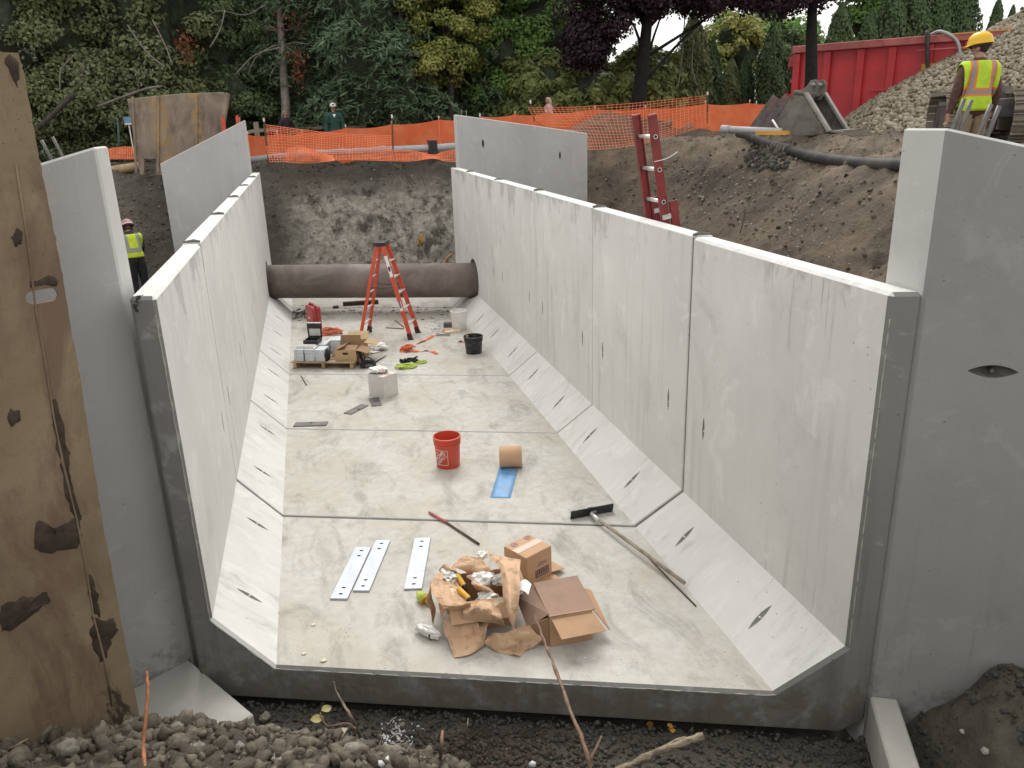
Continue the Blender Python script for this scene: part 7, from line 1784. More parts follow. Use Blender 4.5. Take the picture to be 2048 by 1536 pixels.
# ================================================================== trees and shrubs
def leaf_quads(C_, N_, size, aspect=1.7, jitter=.35):
    """C_: centres, N_: facing; returns vertex and face arrays of small pointed leaves"""
    n = len(C_); N_ = N_ / (np.linalg.norm(N_, axis=1, keepdims=True) + 1e-9)
    rv = rng.normal(size=(n, 3)); a = np.cross(N_, rv); a /= (np.linalg.norm(a, axis=1, keepdims=True) + 1e-9); b_ = np.cross(N_, a)
    s = size * rng.uniform(.6, 1.35, n)[:, None]
    tip = C_ + a * s * aspect / 2; tail = C_ - a * s * aspect / 2; l_ = C_ + b_ * s / 2 + N_ * s * .12; r_ = C_ - b_ * s / 2 + N_ * s * .12
    V = np.stack([tail, r_, tip, l_], 1).reshape(-1, 3); F_ = np.arange(n * 4).reshape(n, 4)
    return V, F_
def crown_pts(c, rad, nclump, per, cl_r, shell=.55, squash=.7, seed=0):
    """leaf clumps through an ellipsoid"""
    g = np.random.default_rng(seed); d = g.normal(size=(nclump, 3)); d /= np.linalg.norm(d, axis=1, keepdims=True)
    rr_ = g.uniform(shell, 1.0, nclump)[:, None]; cc_ = np.array(c) + d * rr_ * np.array(rad)
    k_ = g.normal(size=(nclump, per, 3)); k_ /= np.linalg.norm(k_, axis=2, keepdims=True); rad_ = g.uniform(.25, 1, (nclump, per, 1)) ** .6
    off = k_ * rad_ * cl_r * np.array([1, 1, squash]); P = (cc_[:, None] + off).reshape(-1, 3)
    N_ = (k_ * .8 + d[:, None] * .5 + np.array([0, 0, .55]) + g.normal(size=k_.shape) * .5).reshape(-1, 3)
    return cc_, P, N_
def blob(c, rad, name, m, parent, seed, sub=3, amp=.35):
    bm = bmesh.new(); bmesh.ops.create_icosphere(bm, subdivisions=sub, radius=1)
    for v in bm.verts:
        v.co *= 1 + amp * mnoise.noise(v.co * 1.8 + Vector((seed, seed * 2, 0)))
        v.co = Vector((v.co.x * rad[0], v.co.y * rad[1], v.co.z * rad[2])) + Vector(c)
    me = bpy.data.meshes.new(name); bm.to_mesh(me); bm.free(); me.materials.append(m); return obj(name, me, parent)
def limb_tree(t, base_z, h, r0, crowns, bark, lean=(0, 0), nlimb=10, seed=1, limb0=.25):
    rr_ = random.Random(seed); q = B()
    pts = [Vector((lean[0] * (f ** 1.3) + .12 * math.sin(f * 5 + seed), lean[1] * f + .1 * math.cos(f * 4 + seed), h * f)) for f in [i / 8 for i in range(9)]]
    q.tube(pts, [r0 * (1.15 - .85 * i / 8) for i in range(9)], 9); q.build('trunk', bark, t, smooth=True)
    q = B()
    for k_ in range(nlimb):
        c = rr_.choice(crowns); f = rr_.uniform(limb0, .88); p = pts[int(f * 8)]; e = Vector(c) * rr_.uniform(.8, 1.02) + Vector((0, 0, 0))
        m_ = p.lerp(e, .5) + Vector((rr_.uniform(-.3, .3), rr_.uniform(-.3, .3), rr_.uniform(-.1, .5)))
        q.tube(smooth_pts([p, m_, e], 3), [r0 * .26 * (1 - .13 * i) for i in range(7)], 6)
    q.build('limbs', bark, t, smooth=True)
def broadleaf(label, base, h, crowns, leaf, size, m, per, cl_r, ncl, bark='bark', r0=.18, lean=(0, 0), group=None, core=True, corem='core', name='broadleaf_tree', seed=1, cat='tree', nlimb=10, aspect=1.7, shell=.5, corek=.62, limb0=.25):
    """crowns: [(centre offset from base, radii)]"""
    t = thing(name, label, cat, base, group=group)
    VV, FF, k_, cs_ = [], [], 0, []
    for ci, (c, rad) in enumerate(crowns):
        cc_, P, N_ = crown_pts(c, rad, ncl, per, cl_r, shell=shell, seed=seed * 31 + ci); cs_ += [tuple(x) for x in cc_]
        V, F_ = leaf_quads(P, N_, size, aspect); VV.append(V); FF.append(F_ + k_); k_ += len(V)
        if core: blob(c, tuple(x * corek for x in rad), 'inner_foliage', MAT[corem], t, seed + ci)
    obj('crown', np_mesh('crown', np.concatenate(VV), np.concatenate(FF), MAT[m]), t)
    limb_tree(t, 0, h, r0, cs_, MAT[bark], lean, nlimb, seed, limb0)
    return t
def gz(u, v, dep_): p = D(u, v, dep_); p.z = hz(p.x, p.y) - .05; return p
def conifer(label, base, h, rmax, m, seed, z0=.6, group='dark conifers', name='conifer', dens=1.0, droop=.42, bark='bark'):
    t = thing(name, label, 'tree', base, group=group); g = np.random.default_rng(seed)
    P, N_, A = [], [], []; q = B(); z = z0
    while z < h * .97:
        L = rmax * (1 - z / h) ** .75 * g.uniform(.75, 1.1) + .15; nb = int(g.integers(5, 8)); a0 = g.uniform(0, 6)
        for k_ in range(nb):
            a = a0 + 2 * math.pi * k_ / nb + g.uniform(-.25, .25); Lk = L * g.uniform(.65, 1.15); d = np.array([math.cos(a), math.sin(a), 0])
            q.tube([(0, 0, z), tuple(d * Lk * .5 + np.array([0, 0, z + .04 * Lk])), tuple(d * Lk + np.array([0, 0, z - droop * Lk * .6]))], [.03, .02, .006], 4, caps=False)
            n_ = int(Lk * 95 * dens) + 10; f = g.uniform(.12, 1.02, n_); sp = g.normal(0, .20, n_) * Lk * (.35 + .5 * np.sin(np.pi * np.clip(f, 0, 1)))
            sd2 = np.array([-d[1], d[0], 0])
            p = d[None] * (f * Lk)[:, None] + sd2[None] * sp[:, None]; p[:, 2] += z + .08 * np.sin(f * 3) * Lk - droop * Lk * f ** 2 * .6 - np.abs(sp) * .45 - g.uniform(0, .16, n_)
            P.append(p); N_.append(np.stack([d[0] * .5 + g.normal(0, .45, n_), d[1] * .5 + g.normal(0, .45, n_), .75 + g.normal(0, .4, n_)], 1))
        z += g.uniform(.30, .46)
    P = np.concatenate(P); N_ = np.concatenate(N_); V, F_ = leaf_quads(P, N_, .062, 4.6)
    obj('crown', np_mesh('crown', V, F_, MAT[m]), t); q.build('branches', MAT[bark], t)
    q = B(); q.tube([(0, 0, -.1), (0, 0, h * .5), (0, 0, h)], [.22, .13, .02], 8); q.build('trunk', MAT[bark], t, smooth=True)
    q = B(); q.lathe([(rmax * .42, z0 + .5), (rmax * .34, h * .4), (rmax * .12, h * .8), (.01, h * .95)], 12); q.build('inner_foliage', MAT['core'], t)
    return t
def columnar(label, base, h, r, seed, m='leaf_arb', group='columnar arborvitae behind the site', dens=1.0, name='arborvitae'):
    t = thing(name, label, 'tree', base, group=group); g = np.random.default_rng(seed); n_ = int(6200 * dens * h / 4)
    f = g.uniform(0, 1, n_); a = g.uniform(0, 2 * np.pi, n_)
    prof = np.minimum(1, .72 + 1.1 * f) * np.clip((1 - f) / .42, 0, 1) ** .62; prof = prof * (1 + .13 * np.sin(a * 4 + f * 15 + seed) + .08 * g.normal(size=n_))
    rr_ = r * prof; P = np.stack([rr_ * np.cos(a), rr_ * np.sin(a), f * h], 1); N_ = np.stack([np.cos(a) + g.normal(0, .5, n_), np.sin(a) + g.normal(0, .5, n_), .35 + g.normal(0, .35, n_)], 1)
    n1 = len(P); N1 = N_ / np.linalg.norm(N_, axis=1, keepdims=True); upv = np.array([0, 0, 1.0]) + .35 * g.normal(size=(n1, 3)); b_ = np.cross(N1, upv); b_ /= np.linalg.norm(b_, axis=1, keepdims=True); a_ = np.cross(b_, N1)
    s = .048 * g.uniform(.6, 1.4, n1)[:, None]; V = np.stack([P - a_ * s * 1.2, P - b_ * s * .7, P + a_ * s * 1.6, P + b_ * s * .7], 1).reshape(-1, 3)
    obj('crown', np_mesh('crown', V, np.arange(n1 * 4).reshape(n1, 4), MAT[m]), t)
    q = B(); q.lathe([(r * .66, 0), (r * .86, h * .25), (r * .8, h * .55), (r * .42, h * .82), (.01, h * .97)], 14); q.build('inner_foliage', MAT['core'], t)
    q = B(); q.tube([(0, 0, -.2), (0, 0, h * .3)], .09, 7); q.build('trunk', MAT['bark'], t)
    return t
# ---- the dark wood behind everything on the left
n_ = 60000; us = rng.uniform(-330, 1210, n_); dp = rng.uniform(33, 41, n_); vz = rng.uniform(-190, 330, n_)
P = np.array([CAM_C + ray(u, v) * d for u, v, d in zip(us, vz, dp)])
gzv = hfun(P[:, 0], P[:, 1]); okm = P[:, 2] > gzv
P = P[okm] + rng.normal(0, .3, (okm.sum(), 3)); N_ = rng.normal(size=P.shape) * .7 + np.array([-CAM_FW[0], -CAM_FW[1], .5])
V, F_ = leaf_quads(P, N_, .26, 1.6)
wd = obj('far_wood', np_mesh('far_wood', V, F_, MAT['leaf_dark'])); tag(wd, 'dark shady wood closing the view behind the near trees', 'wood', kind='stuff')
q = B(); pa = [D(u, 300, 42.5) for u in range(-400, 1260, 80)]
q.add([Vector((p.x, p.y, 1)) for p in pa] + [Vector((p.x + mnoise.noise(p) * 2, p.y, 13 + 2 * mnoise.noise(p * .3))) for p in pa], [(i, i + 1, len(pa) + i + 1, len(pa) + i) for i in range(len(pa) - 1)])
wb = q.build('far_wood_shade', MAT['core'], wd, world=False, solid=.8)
# undergrowth at the foot of the wood
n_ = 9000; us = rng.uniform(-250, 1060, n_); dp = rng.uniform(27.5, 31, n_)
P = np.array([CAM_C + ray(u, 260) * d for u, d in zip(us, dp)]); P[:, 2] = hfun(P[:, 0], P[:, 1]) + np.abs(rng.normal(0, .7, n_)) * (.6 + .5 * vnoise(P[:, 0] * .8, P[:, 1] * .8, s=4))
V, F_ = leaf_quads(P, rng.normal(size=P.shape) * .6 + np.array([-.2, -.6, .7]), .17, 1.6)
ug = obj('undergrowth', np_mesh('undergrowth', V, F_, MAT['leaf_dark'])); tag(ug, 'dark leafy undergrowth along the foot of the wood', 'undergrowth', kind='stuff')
# ---- left broadleaf wood
LG = 'dusty grey green trees on the left'
broadleaf('grey green tree at the left border above the rusty plate', gz(30, 330, 25), 8, [((0, 0, 4.6), (2.7, 2.2, 3.6)), ((-1.2, .6, 2.2), (2.4, 1.8, 2.0))], None, .082, 'leaf_grey', 330, .62, 66, seed=2, group=LG, r0=.16)
broadleaf('grey green tree rising behind the short posts left of the trench shield', gz(170, 330, 25.8), 9, [((0, 0, 4.8), (2.3, 2, 3.8)), ((.6, -.4, 2.0), (2.0, 1.6, 1.7))], None, .082, 'leaf_grey', 330, .62, 64, seed=3, group=LG, r0=.15)
broadleaf('grey green tree directly behind the trench shield', gz(330, 330, 26.5), 9, [((0, 0, 5.0), (2.4, 2, 3.6)), ((-.4, -.3, 2.4), (2.2, 1.8, 2.0))], None, .082, 'leaf_grey', 330, .62, 62, seed=4, group=LG, r0=.15)
broadleaf('darker tree filling the gap beside the bare dead tree', gz(460, 330, 28), 9, [((0, 0, 5.4), (2.2, 2, 3.8)), ((0, -.3, 2.0), (2.1, 1.7, 1.8))], None, .085, 'leaf_dark', 290, .55, 56, seed=5, r0=.17)
# silvery leaf sprays and a rusty dead spray in the left trees
def spray(label, u, v, dep_, r_, n_, m, size, seed):
    p = D(u, v, dep_); t = thing('leaf_spray', label, 'leaves', p); g = np.random.default_rng(seed)
    k_ = g.normal(size=(n_, 3)) * np.array(r_); V, F_ = leaf_quads(k_, g.normal(size=(n_, 3)) + np.array([0, -.6, .3]), size); obj('leaves', np_mesh('leaves', V, F_, MAT[m]), t)
    q = B()
    for i in range(4): q.tube([tuple(np.array([0, .25, -.35])), tuple(k_[i] * .5), tuple(k_[i])], [.012, .008, .004], 4)
    q.build('twigs', MAT['twig'], t)
spray('rust red dead leaf spray high in the left trees', 370, 88, 23.2, (.16, .16, .22), 130, 'leaf_rust', .075, 1)
spray('rust red leaf spray beside the dead tree trunk', 596, 135, 25.5, (.14, .14, .34), 110, 'leaf_rust', .08, 2)
spray('faint rust coloured leaves near the top of the dead tree', 588, 38, 25.5, (.25, .2, .30), 80, 'leaf_rust', .07, 3)
for k_, (u, v) in enumerate([(60, 95), (160, 140), (270, 150)]):
    spray(f"pale silvery leaves, {['above the plate top', 'in the left tree middle', 'left of the trench shield top'][k_]}", u, v, 22.3, (.22, .2, .14), 34, 'leaf_silver', .06, 10 + k_)
# slanting bare limbs among the left trees
for k_, (px, r_, lab) in enumerate([([(75, 258), (110, 225), (150, 187)], .075, 'dark slanting broken limb left of the trench shield'), ([(195, 213), (240, 196), (290, 178), (325, 172)], .035, 'pale bare branch slanting above the trench shield'), ([(120, 180), (122, 140), (150, 108)], .02, 'thin arching twig in the left tree'), ([(305, 40), (330, 90), (345, 130)], .018, 'thin bare twig beside the rusty leaf spray'), ([(255, 50), (290, 100), (330, 135)], .018, 'thin bare twig crossing the left trees'),
        ([(450, 20), (440, 60), (420, 95)], .018, 'thin pale twig high left of the dead tree'), ([(560, 95), (510, 110), (470, 150)], .022, 'bare drooping branch reaching left from the dead tree'), ([(65, 0), (72, 60), (52, 110), (55, 200)], .03, 'slender pale stem at the left border'), ([(530, 10), (490, 30), (440, 22), (400, 40)], .016, 'fine arching twig above the left trees')]):
    rod('bare_branch', lab, smooth_pts([D(u, v, 22.6 if k_ < 6 else 24.6) for u, v in px], 4), r_, MAT['bark'] if k_ == 0 else MAT['bark_grey'], 'branch', 6)
# ---- dead tree
dt = thing('dead_tree', 'bare grey dead tree trunk with broken branches in the dark wood', 'tree', gz(570, 330, 26.2))
bz = dt.location.copy(); tp5 = [D(572, 215, 26.2), D(566, 130, 26.2), D(562, 60, 26.2), D(557, 0, 26.2), D(552, -60, 26.2)]
q = B(); q.tube([bz] + tp5, [.17, .15, .13, .12, .10, .07], 9); q.build('trunk', MAT['bark_grey'], dt, world=True, smooth=True)
rr_ = random.Random(12)
for (px, r_) in [([(563, 45), (572, 20), (583, -10)], .07), ([(565, 90), (540, 95), (510, 118), (496, 148)], .035), ([(565, 92), (590, 85), (615, 88), (628, 80)], .03), ([(563, 66), (545, 55), (528, 52)], .035), ([(564, 88), (592, 108), (610, 130)], .025), ([(566, 120), (545, 140), (538, 165)], .02), ([(562, 60), (585, 58), (605, 45)], .02), ([(570, 150), (592, 160), (620, 175)], .016), ([(560, 30), (540, 15), (520, 12)], .02)]:
    pts = smooth_pts([D(u, v, 26.2 - .3 * i) for i, (u, v) in enumerate(px)], 4); q = B(); q.tube(pts, [r_ * (1 - .8 * i / (len(pts) - 1)) for i in range(len(pts))], 6)
    for k_ in range(3):
        p = pts[len(pts) // 2 + k_]; e = p + Vector((rr_.uniform(-.3, .3), rr_.uniform(-.2, .2), rr_.uniform(-.3, .2))); q.tube([p, p.lerp(e, .6) + Vector((0, 0, .05)), e], [.010, .007, .003], 4)
    q.build('branch', MAT['bark_grey'], dt, world=True, smooth=True)
# ---- conifers
conifer('dark drooping conifer just right of the dead tree', gz(650, 325, 29), 13, 3.0, 'leaf_con', 21)
conifer('big dark conifer behind the man in the white cap', gz(760, 320, 28), 15, 3.7, 'leaf_con', 22)
conifer('dark conifer in the centre behind the orange fence', gz(880, 318, 29.5), 14, 3.2, 'leaf_con', 23)
conifer('tall blue green conifer rising out of the picture top', gz(985, 312, 33), 17, 3.6, 'leaf_con', 24)
conifer('small conifer low between the big ones', gz(820, 318, 26.8), 4.6, 1.8, 'leaf_con', 25, z0=.3)
broadleaf('yellowish green tree standing between the dark conifers', gz(905, 318, 27.2), 8, [((-.2, 0, 6.2), (1.5, 1.3, 1.1)), ((.3, 0, 4.4), (1.7, 1.4, .9)), ((-.2, 0, 2.9), (1.5, 1.3, .8))], None, .07, 'leaf_yel', 240, .42, 36, seed=31, core=False, r0=.12)
broadleaf('bright green maple behind the pink hoodie walker', gz(1050, 310, 29), 9, [((0, 0, 5.6), (2.1, 1.8, 2.0)), ((-.8, 0, 3.2), (1.6, 1.5, 1.6)), ((.6, 0, 3.4), (1.6, 1.5, 1.5)), ((-.9, 0, 1.5), (1.3, 1.2, 1.2))], None, .085, 'leaf_bright', 240, .48, 44, seed=32, r0=.16)
broadleaf('darker green tree rising behind the bright maple', gz(1100, 305, 34), 13, [((0, 0, 8), (2.8, 2.2, 4.2)), ((0, 0, 3.5), (2.6, 2, 2.4))], None, .15, 'leaf_dark', 150, .6, 55, seed=33, r0=.2)
# ---- rhododendrons
RG = 'glossy leaved bushes under the purple tree'
for k_, (u, h_, r_, lab) in enumerate([(1085, 2.9, 1.5, 'glossy leaved bush right behind the pink hoodie walker'), (1180, 2.7, 1.55, 'glossy leaved bush left of the leaning purple tree trunk'), (1290, 2.9, 1.3, 'glossy leaved bush right of the leaning purple tree trunk')]):
    b0 = gz(u, 300, 28.2); broadleaf(lab, b0, 1.6, [((0, 0, h_ * .50), (r_, 1.2, h_ * .50))], None, .115, 'leaf_rhodo', 120, .34, 95, seed=40 + k_, group=RG, name='rhododendron', cat='bush', r0=.07, nlimb=6, aspect=2.4, shell=.7, corek=.78)
# ---- purple leaved trees
b0 = gz(1262, 300, 26.4)
pt1 = broadleaf('purple leaved tree with a dark leaning trunk behind the netting', b0, 6.6, [((-1.0, 0, 4.0), (1.25, 1.3, 1.35)), ((-.2, 0, 5.0), (1.9, 1.6, 1.0)), ((1.8, 0, 5.05), (1.7, 1.5, .80)), ((-1.45, .2, 3.0), (.65, .7, 1.0)), ((3.5, .1, 5.2), (1.4, 1.2, .75)), ((.6, 0, 4.3), (1.1, 1, .6)), ((2.3, 0, 4.3), (1.0, .9, .5)), ((3.9, 0, 4.5), (.8, .8, .5))], None, .078, 'leaf_plum', 170, .52, 36, bark='bark_black', r0=.24, lean=(1.05, 0), seed=51, core=False, group='purple leaved trees', nlimb=12)
b0 = gz(1608, 260, 21.0)
pt2 = broadleaf('purple leaved tree whose black trunk stands before the red tank', b0, 5.4, [((-.9, 0, 3.35), (1.2, 1.1, .50)), ((.25, .2, 3.75), (1.3, 1.3, .7)), ((-2.0, .2, 3.7), (1.0, .9, .55)), ((-.4, .2, 4.6), (2.0, 1.5, .8))], None, .062, 'leaf_plum', 190, .42, 40, bark='bark_black', r0=.175, lean=(.05, 0), seed=52, core=False, group='purple leaved trees', nlimb=9, limb0=.62)
# hanging vine stems
for k_, (px, lab) in enumerate([([(1372, 10), (1366, 80), (1362, 130), (1356, 175)], 'long pale hanging vine stem beside the ragged column tree'), ([(1388, 80), (1384, 130), (1393, 170)], 'shorter pale hanging vine stem on the ragged column tree'), ([(1640, 20), (1636, 60), (1640, 80)], 'thin stem beside the black trunk')][:2]):
    rod('vine_stem', lab, smooth_pts([D(u, v, 26.5) for u, v in px], 4), .022, MAT['bark_grey'], 'vine', 5)
# ---- arborvitae
AV = [(1380, 210, 24, 29, .62, 'leaf_grey', 'ragged brownish column tree with hanging vines'), (1420, 82, 0, 30, .36, 'leaf_arb', 'narrow green column tree right of the ragged one'), (1458, 120, 0, 30.5, .40, 'leaf_grey', 'brownish column tree in the row before the tank'), (1487, 112, 0, 30.5, .33, 'leaf_arb', 'short green column tree in the middle of the row'), (1537, 48, 0, 29.5, .52, 'leaf_arb', 'tall green column tree next to the end of the red tank'), (1665, 8, 0, 30, .60, 'leaf_arb', 'green column tree above the tank just right of the black trunk'),
      (1722, 20, 0, 31, .5, 'leaf_arb', 'shorter green column tree above the tank middle'), (1765, -40, 0, 31, .68, 'leaf_arb', 'tall green column tree behind the hoses on the tank'), (1812, -55, 0, 31, .68, 'leaf_arb', 'tall green column tree, second right of the tank hoses'), (1857, -45, 0, 31, .68, 'leaf_arb', 'tall green column tree, third right of the tank hoses'), (1900, -50, 0, 31, .62, 'leaf_arb', 'tall green column tree at the end of the tight row, by the sky'), (1964, 0, 0, 31, .36, 'leaf_arb', 'separate pointed column tree left of two smaller ones'), (1993, 14, 0, 31.5, .26, 'leaf_arb', 'small pointed column tree, middle of the three by the sky'), (2011, 18, 0, 31.5, .24, 'leaf_arb', 'small pointed column tree, the rightmost by the sky')]
for k_, (u, vt, _, dp_, r_, m, lab) in enumerate(AV):
    if k_ == 0: vt = 30
    b0 = D(u, 230, dp_); b0.z = hz(b0.x, b0.y); top = VH(u, vt, b0).z
    columnar(lab, b0, top - b0.z, r_, 60 + k_, m)
broadleaf('light green tree showing above the tank between column trees', gz(1712, 230, 34), 8, [((0, 0, 6.0), (1.7, 1.4, 2.0)), ((.5, 0, 4), (1.5, 1.3, 1.4))], None, .13, 'leaf_bright', 110, .45, 40, seed=71, r0=.12)
broadleaf('yellow leaved shrub between the column trees left of the tank', gz(1470, 230, 33), 3.4, [((0, 0, 3.2), (1.3, 1.0, 1.5)), ((-1.5, 0, 2.6), (.9, .8, 1.3))], None, .12, 'leaf_yel', 90, .4, 30, seed=72, r0=.08, name='shrub', cat='shrub')
broadleaf('dark green bush filling the gap at the end of the tank', gz(1572, 230, 30.5), 3, [((0, 0, 1.6), (1.1, .8, 1.7))], None, .09, 'leaf_dark', 160, .4, 40, seed=74, r0=.08, name='shrub', cat='shrub')
broadleaf('distant green tree in the gap left of the tank', gz(1500, 225, 46), 6, [((0, 0, 4.6), (2.6, 2, 1.7)), ((3, 0, 3.8), (2, 2, 1.6))], None, .2, 'leaf_bright', 90, .7, 30, seed=73, r0=.12)

# ================================================================== foreground earth
clodp = rock_protos(7, 3, .38, 11, (1, .85, .72), 2.2); clod1 = rock_protos(9, 1, .62, 12, (1, .85, .72), 2.6)
def fg_region(n_, x0, x1, y0, y1): return rng.uniform(x0, x1, n_), rng.uniform(y0, y1, n_)
x, y = fg_region(20000, -3.6, .75, -2.4, .7); z, d = hbase(x, y); k_ = (d > .02) & (z > -.30)
x, y = x[k_], y[k_]; zz = hfun(x, y); S = .004 + .058 * rng.uniform(0, 1, len(x)) ** 5.5
P = np.stack([x, y, zz + S * .25], 1); bg_ = S > .017
cm1 = scatter_mesh('clods', rock_hulls(7, 22, 12, (1, .8, .6)) + rock_protos(7, 2, .7, 12, (1, .85, .62), 3.2), P[bg_], S[bg_], MAT['clod'], smooth=False)
o = obj('clods', cm1); tag(o, 'lumpy grey brown clods covering the bank in the foreground', 'clods', kind='stuff')
o = obj('soil_crumbs', scatter_mesh('soil_crumbs', rock_hulls(9, 13, 17), P[~bg_], S[~bg_], MAT['clod'], smooth=False)); tag(o, 'fine crumbs of dry soil between the foreground clods', 'crumbs', kind='stuff')
# the larger clods and stones can be told apart
big_spots = [(25, 1468, .10, 'clod', 'large grey clod at the left picture border'), (140, 1505, .11, 'stone', 'flat grey green stone near the bottom left corner'), (355, 1462, .075, 'stone', 'rounded grey clod right of the orange twig'), (395, 1505, .07, 'stone', 'pale angular stone in the bottom left crust'), (530, 1438, .065, 'stone', 'pale round clod on the crest by the broken twig'), (560, 1520, .06, 'pebble', 'smooth bent pale stone at the bottom border'), (700, 1515, .10, 'stone', 'large tan angular clod at the bottom beside the dark hole'), (130, 1450, .06, 'clod', 'grey clod left of the orange twig on the crest'), (260, 1490, .05, 'clod', 'dark round clod behind the orange twig foot'), (430, 1480, .05, 'clod', 'dark clod in the middle of the crust'), (480, 1500, .055, 'stone', 'grey broken clod near the pale bent stone'), (600, 1475, .05, 'stone', 'broken grey clod beside the flat stick'), (645, 1410, .03, 'stone', 'small pale clod standing on the crest edge'), (805, 1452, .035, 'stone', 'pale clod above the white mould'), (1970, 1505, .04, 'pebble', 'white pebble at the bottom right'), (1925, 1465, .03, 'pebble', 'small white stone in the right mud'), (2040, 1330, .045, 'pebble', 'pale rounded stone at the right border on the mud'), (382, 1492, .018, 'pebble', 'tiny white round pebble in the crust')]
for i, (u, v, s, m, lab) in enumerate(big_spots):
    p = T(u, v, 1.5, 12); V, F_ = clodp[i % 7]
    o = obj('stone' if m != 'clod' else 'clod', np_mesh('stone', V, F_, MAT[m], smooth=(m == 'pebble')), None, p + Vector((0, 0, s * .25)), (rng.uniform(-.4, .4), rng.uniform(-.4, .4), rng.uniform(0, 6)), s * .62); tag(o, lab, 'stone' if m != 'clod' else 'clod', 'larger stones and clods in the foreground')
# crushed gravel bed before the slab
x, y = fg_region(24000, -2.6, 2.5, -2.3, 1.1); sd_p = pit_sd(x, y); k_ = (sd_p < .10) & (y < K * x - .0) & (y > -2.2)
x, y = x[k_], y[k_]; zz = hfun(x, y); S = .006 + .022 * rng.uniform(0, 1, len(x)) ** 2
o = obj('gravel', scatter_mesh('gravel', rock_hulls(10, 13, 31), np.stack([x, y, zz + S * .3], 1), S, MAT['crush'], smooth=False)); tag(o, 'dark crushed gravel bed in front of the culvert lip', 'gravel', kind='stuff')
x, y = fg_region(3500, 2.55, 4.6, -2.4, -.3); zz = hfun(x, y); S = .006 + .03 * rng.uniform(0, 1, len(x)) ** 4; k_ = (y < -.9 - .51 * (x - 2.25) - .02)
o = obj('mud_clods', scatter_mesh('mud_clods', rock_hulls(9, 15, 41), np.stack([x, y, zz + S * .2], 1)[k_], S[k_], MAT['crush'], smooth=False)); tag(o, 'dark muddy clods in front of the right wing wall', 'clods', kind='stuff')
# twigs and litter in the foreground
def twig(lab, px, r0, r1, m, name='twig', cat='twig', extra=None):
    ctl = [G(u, v, z) for u, v, z in px]; g0 = T(px[0][0], px[0][1], 1.5, 10); ctl[0] = g0 if (g0 - ctl[0]).length < .9 else ctl[0]
    pts = smooth_pts(ctl, 5); n_ = len(pts); q = B(); rr2 = random.Random(len(lab))
    rad = [(r0 + (r1 - r0) * i / (n_ - 1)) * (1 + .16 * math.sin(i * 1.9) + .10 * rr2.uniform(-1, 1)) for i in range(n_)]; q.tube([p + Vector((rr2.uniform(-1, 1), rr2.uniform(-1, 1), 0)) * r0 * .25 for p in pts], rad, 10)
    for i_, p_ in enumerate(q.v): q.v[i_] = p_ + Vector((mnoise.noise(p_ * 90), mnoise.noise(p_ * 90 + Vector((4, 4, 4))), mnoise.noise(p_ * 70))) * r0 * .35
    o = q.build(name, m, world=True, smooth=True); tag(o, lab, cat)
    if extra:
        for ex in extra:
            e_ = smooth_pts([G(u, v, z) for u, v, z in ex], 3); q = B(); q.tube(e_, [r1 * (1 - .7 * i / (len(e_) - 1)) for i in range(len(e_))], 5); q.build('side_shoot', m, o, world=True, smooth=True)
    return o
twig('long brown bare stick leaning from the bottom up to the tipped carton', [(1182, 1560, .62), (1172, 1500, .72), (1140, 1420, .74), (1108, 1330, .66), (1088, 1280, .60), (1070, 1232, .56)], .0115, .007, MAT['twig_brown'], extra=[[(1180, 1520, .69), (1192, 1495, .72), (1203, 1470, .75)]])
twig('thick weathered broken branch at the bottom right of centre', [(1215, 1552, .35), (1300, 1510, .36), (1360, 1488, .38), (1408, 1472, .40)], .018, .021, MAT['branch'], 'broken_branch', 'branch')
twig('dark split half lying along the weathered branch', [(1290, 1520, .33), (1330, 1495, .345), (1372, 1474, .36)], .014, .011, MAT['branch'], 'broken_branch', 'branch')
twig('upright orange brown twig before the left footing', [(292, 1560, .62), (287, 1500, .66), (291, 1440, .74), (296, 1385, .82), (294, 1343, .88)], .0105, .0085, MAT['twig_red'])
twig('grey twig with two leaves standing at the slab edge', [(722, 1475, .28), (705, 1440, .34), (688, 1410, .40), (674, 1385, .45), (666, 1363, .50)], .010, .004, MAT['twig'])
twig('orange root curving below the two leaved twig', [(712, 1458, .31), (695, 1447, .32), (672, 1450, .32), (655, 1452, .31), (645, 1438, .34), (640, 1425, .36)], .006, .004, MAT['twig_brown'])
twig('splintered dark brown stub standing in the root mat', [(880, 1525, .38), (882, 1500, .43), (884, 1462, .50)], .012, .008, MAT['twig_brown'])
twig('thin upright twig above the root mat', [(930, 1492, .20), (934, 1460, .24), (936, 1436, .28)], .005, .003, MAT['twig'])
twig('thin forked twig at the bottom beside the long stick', [(1180, 1525, .30), (1192, 1500, .34), (1204, 1472, .38)], .005, .003, MAT['twig'])
twig('pale straw in the crust at the far left', [(0, 1512, .62), (25, 1495, .62), (55, 1478, .63)], .010, .006, MAT['twig'])
twig('thin dry stem at the left border on the crest', [(0, 1392, .60), (14, 1385, .62), (26, 1368, .66)], .005, .003, MAT['twig'])
q = B(); a, b_ = G(655, 1508, .42), G(690, 1457, .36); q.bar(a, b_, .035, .010); o = q.build('flat_stick', MAT['wood_pale'], world=True); tag(o, 'flat pale piece of lath lying in the foreground clods', 'stick')
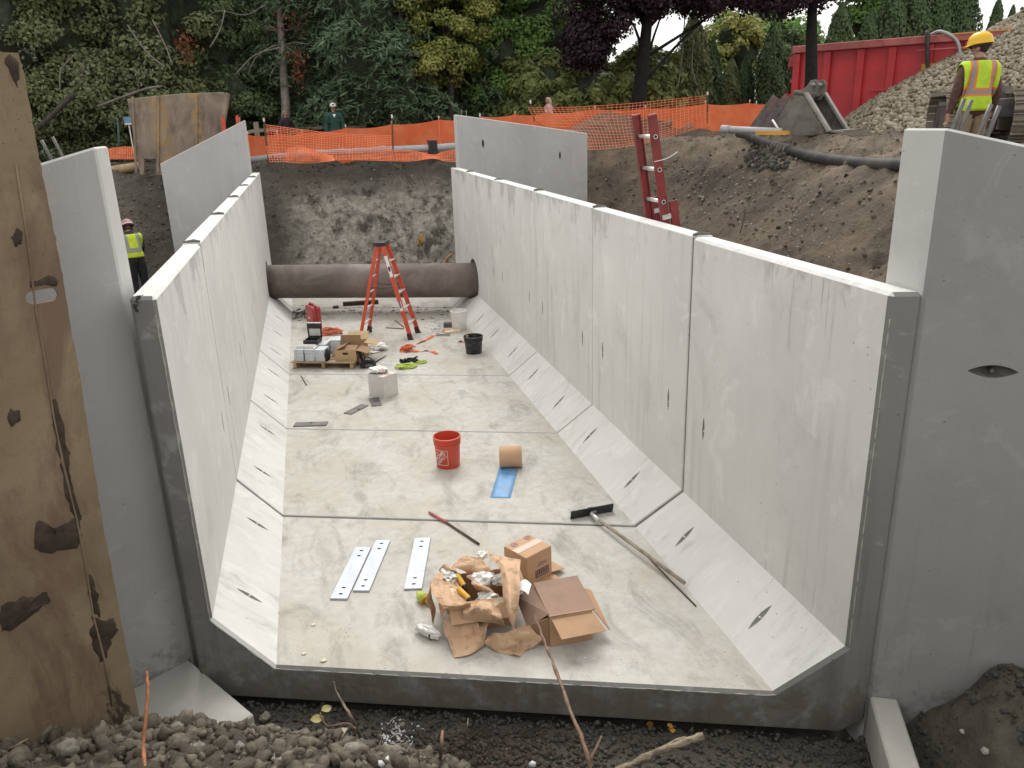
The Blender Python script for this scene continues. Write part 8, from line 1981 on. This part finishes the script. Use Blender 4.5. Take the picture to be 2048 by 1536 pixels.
def leaf(lab, u, v, z, s, m, rot):
    q = B(); pts = []; n_ = 7
    for i in range(n_):
        f = i / (n_ - 1); w_ = math.sin(math.pi * f) ** .8 * .32; pts += [(f - .5, -w_, .10 * abs(f - .5) + .06), (f - .5, 0, 0), (f - .5, w_, .10 * abs(f - .5) + .06)]
    q.add([Vector(p) * s for p in pts], [(3 * i + j, 3 * i + j + 1, 3 * i + j + 4, 3 * i + j + 3) for i in range(n_ - 1) for j in range(2)])
    g0 = T(u, v, 1.5, 10); p0 = G(u, v, z)
    o = q.build('leaf', m, loc=(g0 + Vector((0, 0, .012)) if (g0 - p0).length < 1.6 and 'twig' not in lab else p0), rot=rot, smooth=True); tag(o, lab, 'leaf', 'fallen leaves in the foreground')
MAT['leaf_y'] = simple('leaf_tan_green', (.30, .27, .10), .7, var=.2, scale=20); MAT['leaf_o'] = simple('leaf_orange', (.52, .27, .045), .7, var=.2, scale=20); MAT['leaf_b'] = simple('leaf_brown', (.22, .135, .085), .8, var=.3, scale=20)
leaf('tan green leaf on the grey twig, the upper one', 652, 1418, .36, .075, MAT['leaf_y'], (.5, .2, .6)); leaf('tan green leaf on the grey twig, the lower one', 634, 1438, .34, .085, MAT['leaf_y'], (.4, .1, .1))
leaf('yellow leaf on the gravel, the single left one', 1299, 1452, -.26, .07, MAT['leaf_o'], (.2, .1, .3)); leaf('yellow leaf on the gravel, upper of the right pair', 1340, 1456, -.26, .07, MAT['leaf_o'], (.3, .2, 1.2)); leaf('yellow leaf on the gravel, lower of the right pair', 1344, 1464, -.26, .06, MAT['leaf_o'], (.1, .3, -.5))
leaf('curled brown leaf in the crust right of the flat stone', 160, 1480, .50, .085, MAT['leaf_b'], (1.0, .4, 1.0)); leaf('curled brown leaf near the bottom beside the orange twig', 215, 1515, .56, .07, MAT['leaf_b'], (.9, .7, .2)); leaf('pale dry leaf scrap on the crest beside the plate foot', 176, 1450, .52, .05, MAT['twig'], (.4, .2, .4)); leaf('grey dry leaf scrap on the crest at the left', 95, 1452, .52, .055, MAT['wood_pale'], (.4, .3, .7))
# white mould and root mat at the bottom centre
rm = T(800, 1490, 1.5, 10); rmt = thing('root_mat', 'torn dark root mat with white mould at the bottom of the picture', 'root mat', rm)
rr_ = random.Random(9)
q = B()
for i in range(90):
    u0, v0 = rr_.gauss(940, 95), rr_.uniform(1462, 1540); p = T(u0, v0, 1.5, 10); L_ = rr_.uniform(.05, .22); dd_ = Vector((rr_.uniform(-1, 1), rr_.uniform(-.6, .6), rr_.uniform(-.2, .8))).normalized(); sd3 = Vector((rr_.uniform(-.4, .4), rr_.uniform(-.4, .4), rr_.uniform(-.3, .3)))
    q.tube([p, p + dd_ * L_ * .5 + sd3 * .06, p + dd_ * L_], [.0035, .003, .0015], 4, caps=False)
q.build('roots', MAT['bark'], rmt, world=True)['kind'] = 'stuff'
q = B()
for i in range(40):
    u0, v0 = rr_.gauss(800, 16), rr_.uniform(1448, 1525); p = T(u0, v0, 1.5, 10) + Vector((0, 0, .015)); L_ = rr_.uniform(.02, .09); dd_ = Vector((rr_.uniform(-1, 1), rr_.uniform(-.8, .3), rr_.uniform(-.8, .6))).normalized()
    q.tube([p, p + dd_ * L_ * .5 + Vector((0, 0, .01)), p + dd_ * L_], [.003, .0025, .0015], 4)
q.build('white_roots', MAT['lime_powder'], rmt, world=True)['kind'] = 'stuff'
P, S = [], []
for i in range(150):
    u0, v0 = rr_.gauss(792, 18), rr_.gauss(1480, 16); p = T(u0, v0, 1.5, 10); P.append((p.x - rm.x, p.y - rm.y, p.z - rm.z + .004)); S.append(rr_.uniform(.004, .013))
for (u0, v0, s) in [(760, 1534, .032), (795, 1535, .022), (775, 1528, .02), (1065, 1535, .03)]:
    p = T(u0, v0, 1.5, 10); P.append((p.x - rm.x, p.y - rm.y, p.z - rm.z + .02)); S.append(s)
o = obj('mould_crumbs', scatter_mesh('mould_crumbs', clod1, P, S, MAT['lime_powder'], smooth=False), rmt); o['kind'] = 'stuff'
P, S = [], []
for i in range(420):
    u0, v0 = rr_.gauss(960, 110), rr_.uniform(1468, 1545); p = T(u0, v0, 1.5, 10); P.append((p.x - rm.x, p.y - rm.y, p.z - rm.z)); S.append(rr_.uniform(.01, .035))
o = obj('peat_crumbs', scatter_mesh('peat_crumbs', clod1, P, S, MAT['peat'], smooth=False), rmt); o['kind'] = 'stuff'
